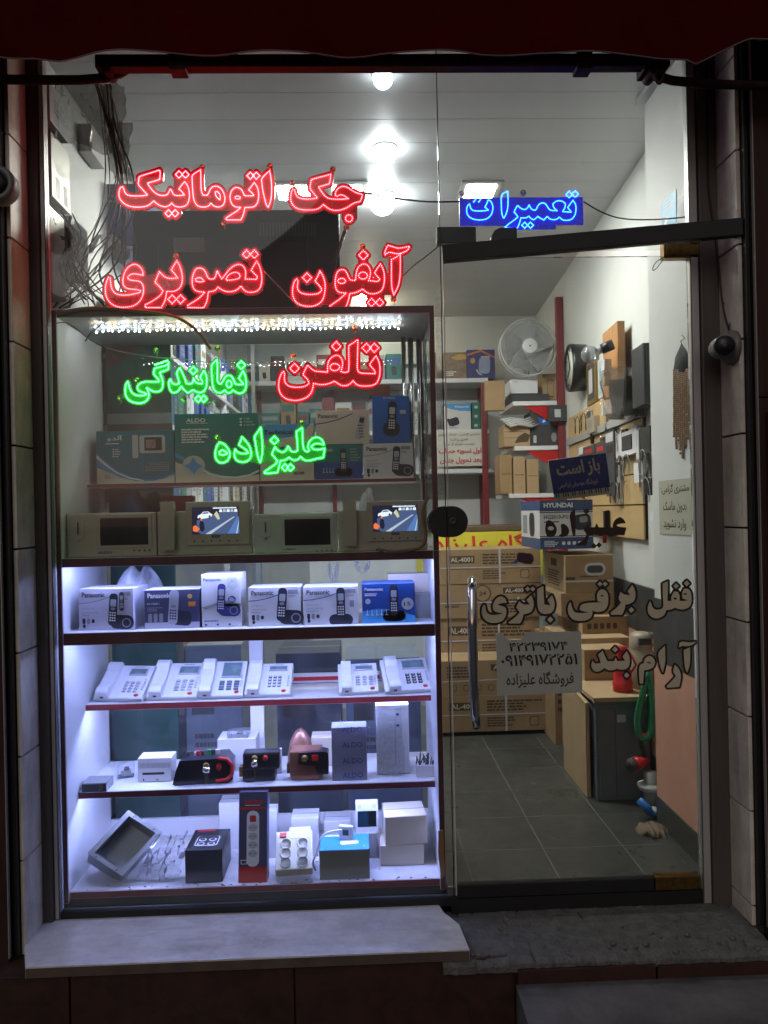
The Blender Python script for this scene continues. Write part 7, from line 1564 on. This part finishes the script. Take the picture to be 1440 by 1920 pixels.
crumple('hanging_film', 'second smaller grey sheeting hanging beside the cables', [(205, 235), (248, 230), (246, 340), (210, 335)], .16, .02, 43, MATS['grey_film'], 'film', n=12, mm=14, amp=.012)
for k in range(26):
    x0 = 186+rnd.uniform(-8, 22); e0 = rnd.uniform(85, 250); pts = [(x0, 158, .08+rnd.uniform(0, .08)), (x0+rnd.uniform(2, 26), 240, .1), (x0+rnd.uniform(10, 55), 330, .1), (x0+rnd.uniform(0, 45), 420, .12), (min(262, x0+rnd.uniform(-60, 70)), 500, .14), (max(96, min(255, e0)), 578, .15+rnd.uniform(0, .1))]
    if k > 13: pts = [(112+rnd.uniform(0, 25), 390+rnd.uniform(0, 60), .1), (120+rnd.uniform(0, 40), 450, .1), (100+rnd.uniform(0, 60), 510, .1), (95+rnd.uniform(0, 120), 560+rnd.uniform(0, 18), .12)]
    cable(pts, rnd.uniform(.0016, .0036), m_wire if k % 3 else m_wireg, 'loose cable hanging in the tangle at the upper left behind the glass' if k <= 13 else 'loose lead in the tangle below the left wall power supply', group='tangled cables at the upper left' if k <= 13 else 'tangled leads on the left wall')
# left wall shelves with upright boxes, seen through the case's top compartment
lsh = thing('side_shelves', 'white shelves with stock along the left wall, seen through the case', 'shelves', (-.86, 1.9, ZF))
LZ = (2.14, 1.86, 1.56)
for z_ in LZ: q = MB(); q.bb(-.998, -.72, .62, 3.2, z_-.02, z_, m_white); q.build('shelf_board', lsh, bevel=.002)
for y_ in (.62, 1.9, 3.18): q = MB(); q.bb(-.75, -.722, y_-.012, y_+.012, ZF, 2.3, m_white); q.build('upright', lsh)
r_ = random.Random(8)
for zi, z_ in enumerate(LZ):
    y = .66
    while y < 3.1:
        wd = r_.uniform(.05, .13); hh = r_.uniform(.16, .25); m = r_.choice([pal[1], pal[1], pal[0], pal[2], pal[3], pal[5], m_bxc])
        if not any(abs(y+wd/2-u_) < wd/2+.02 for u_ in (1.9,)):
            t = thing('stock_box', PN.get(m, 'cream')+' upright stock box on the '+('top', 'middle', 'lower')[zi]+' left wall shelf behind the case', 'box', (-.86, y+wd/2, z_+.001), group='upright stock boxes on the left wall shelves')
            q = MB(); q.bb(-.12, .125, -wd/2+.002, wd/2-.002, 0, hh, m); q.build('carton', t, local=True, bevel=.002, seg=1)
            q = MB(); d = Decal(q, (.125, -wd/2+.002, 0), (0, wd-.004, 0), (0, 0, hh), (1, 0, 0), .0008); d.rect(.15, .65, .85, .8, r_.choice(pal), 1); d.lines(.2, .2, .8, .5, 3, m_inkg, 1); q.build('printed_spine', t, local=True)
        y += wd+r_.choice([.004, .004, .01, .06])
# poster panel and cartons close behind the case
q = MB(); a, c = P(192, 632, .52), P(318, 800, .52); m_pg, m_pb = M('poster_green', (.02, .14, .07), .5, var=.15), M('poster_brown', (.16, .07, .05), .5, var=.15)
t = thing('poster_board', 'green and brown board standing behind the left of the case', 'board', ((a.x+c.x)/2, .56, ZF)); q.bb(a.x, c.x, .555, .57, ZF, a.z, m_pg); q.build('board', t)
q = MB(); d = Decal(q, (a.x, .555, c.z-.2), (c.x-a.x, 0, 0), (0, 0, a.z-c.z+.2), (0, -1, 0)); d.poly([(0, 1), (.8, 1), (.3, .86), (0, .78)], m_pb); d.rect(0, .40, 1, .475, m_greyl, 2); d.poly([(0, .39), (1, .39), (.55, .2), (0, .12)], m_pb, 1); q.build('print', t)
YZ = .62
for lab, x0, x1, yt_, zb_, m in (('brown carton standing behind the left of the display case, lower', 220, 330, 1345, ZF, m_card), ('brown carton behind the left of the display case, upper', 225, 345, 1195, P(280, 1344, YZ).z, m_card2), ('grey blue crate behind the middle of the display case', 350, 455, 1210, ZF, pal[5]), ('dark carton behind the right half of the display case', 520, 640, 1225, ZF, m_dark), ('grey carton behind the right end of the display case', 650, 790, 1235, ZF, M('slate_card', (.16, .19, .25), .5, var=.15))):
    carton(lab, x0, x1, yt_, zb_, YZ, .3, m, lambda d: [d.lines(.15, .3, .7, .5, 4, m_cardd), d.rect(.1, .6, .5, .72, m_cardd)], 'carton', cat='carton')
for o in bpy.data.objects:
    if '_base' in o: del o['_base']
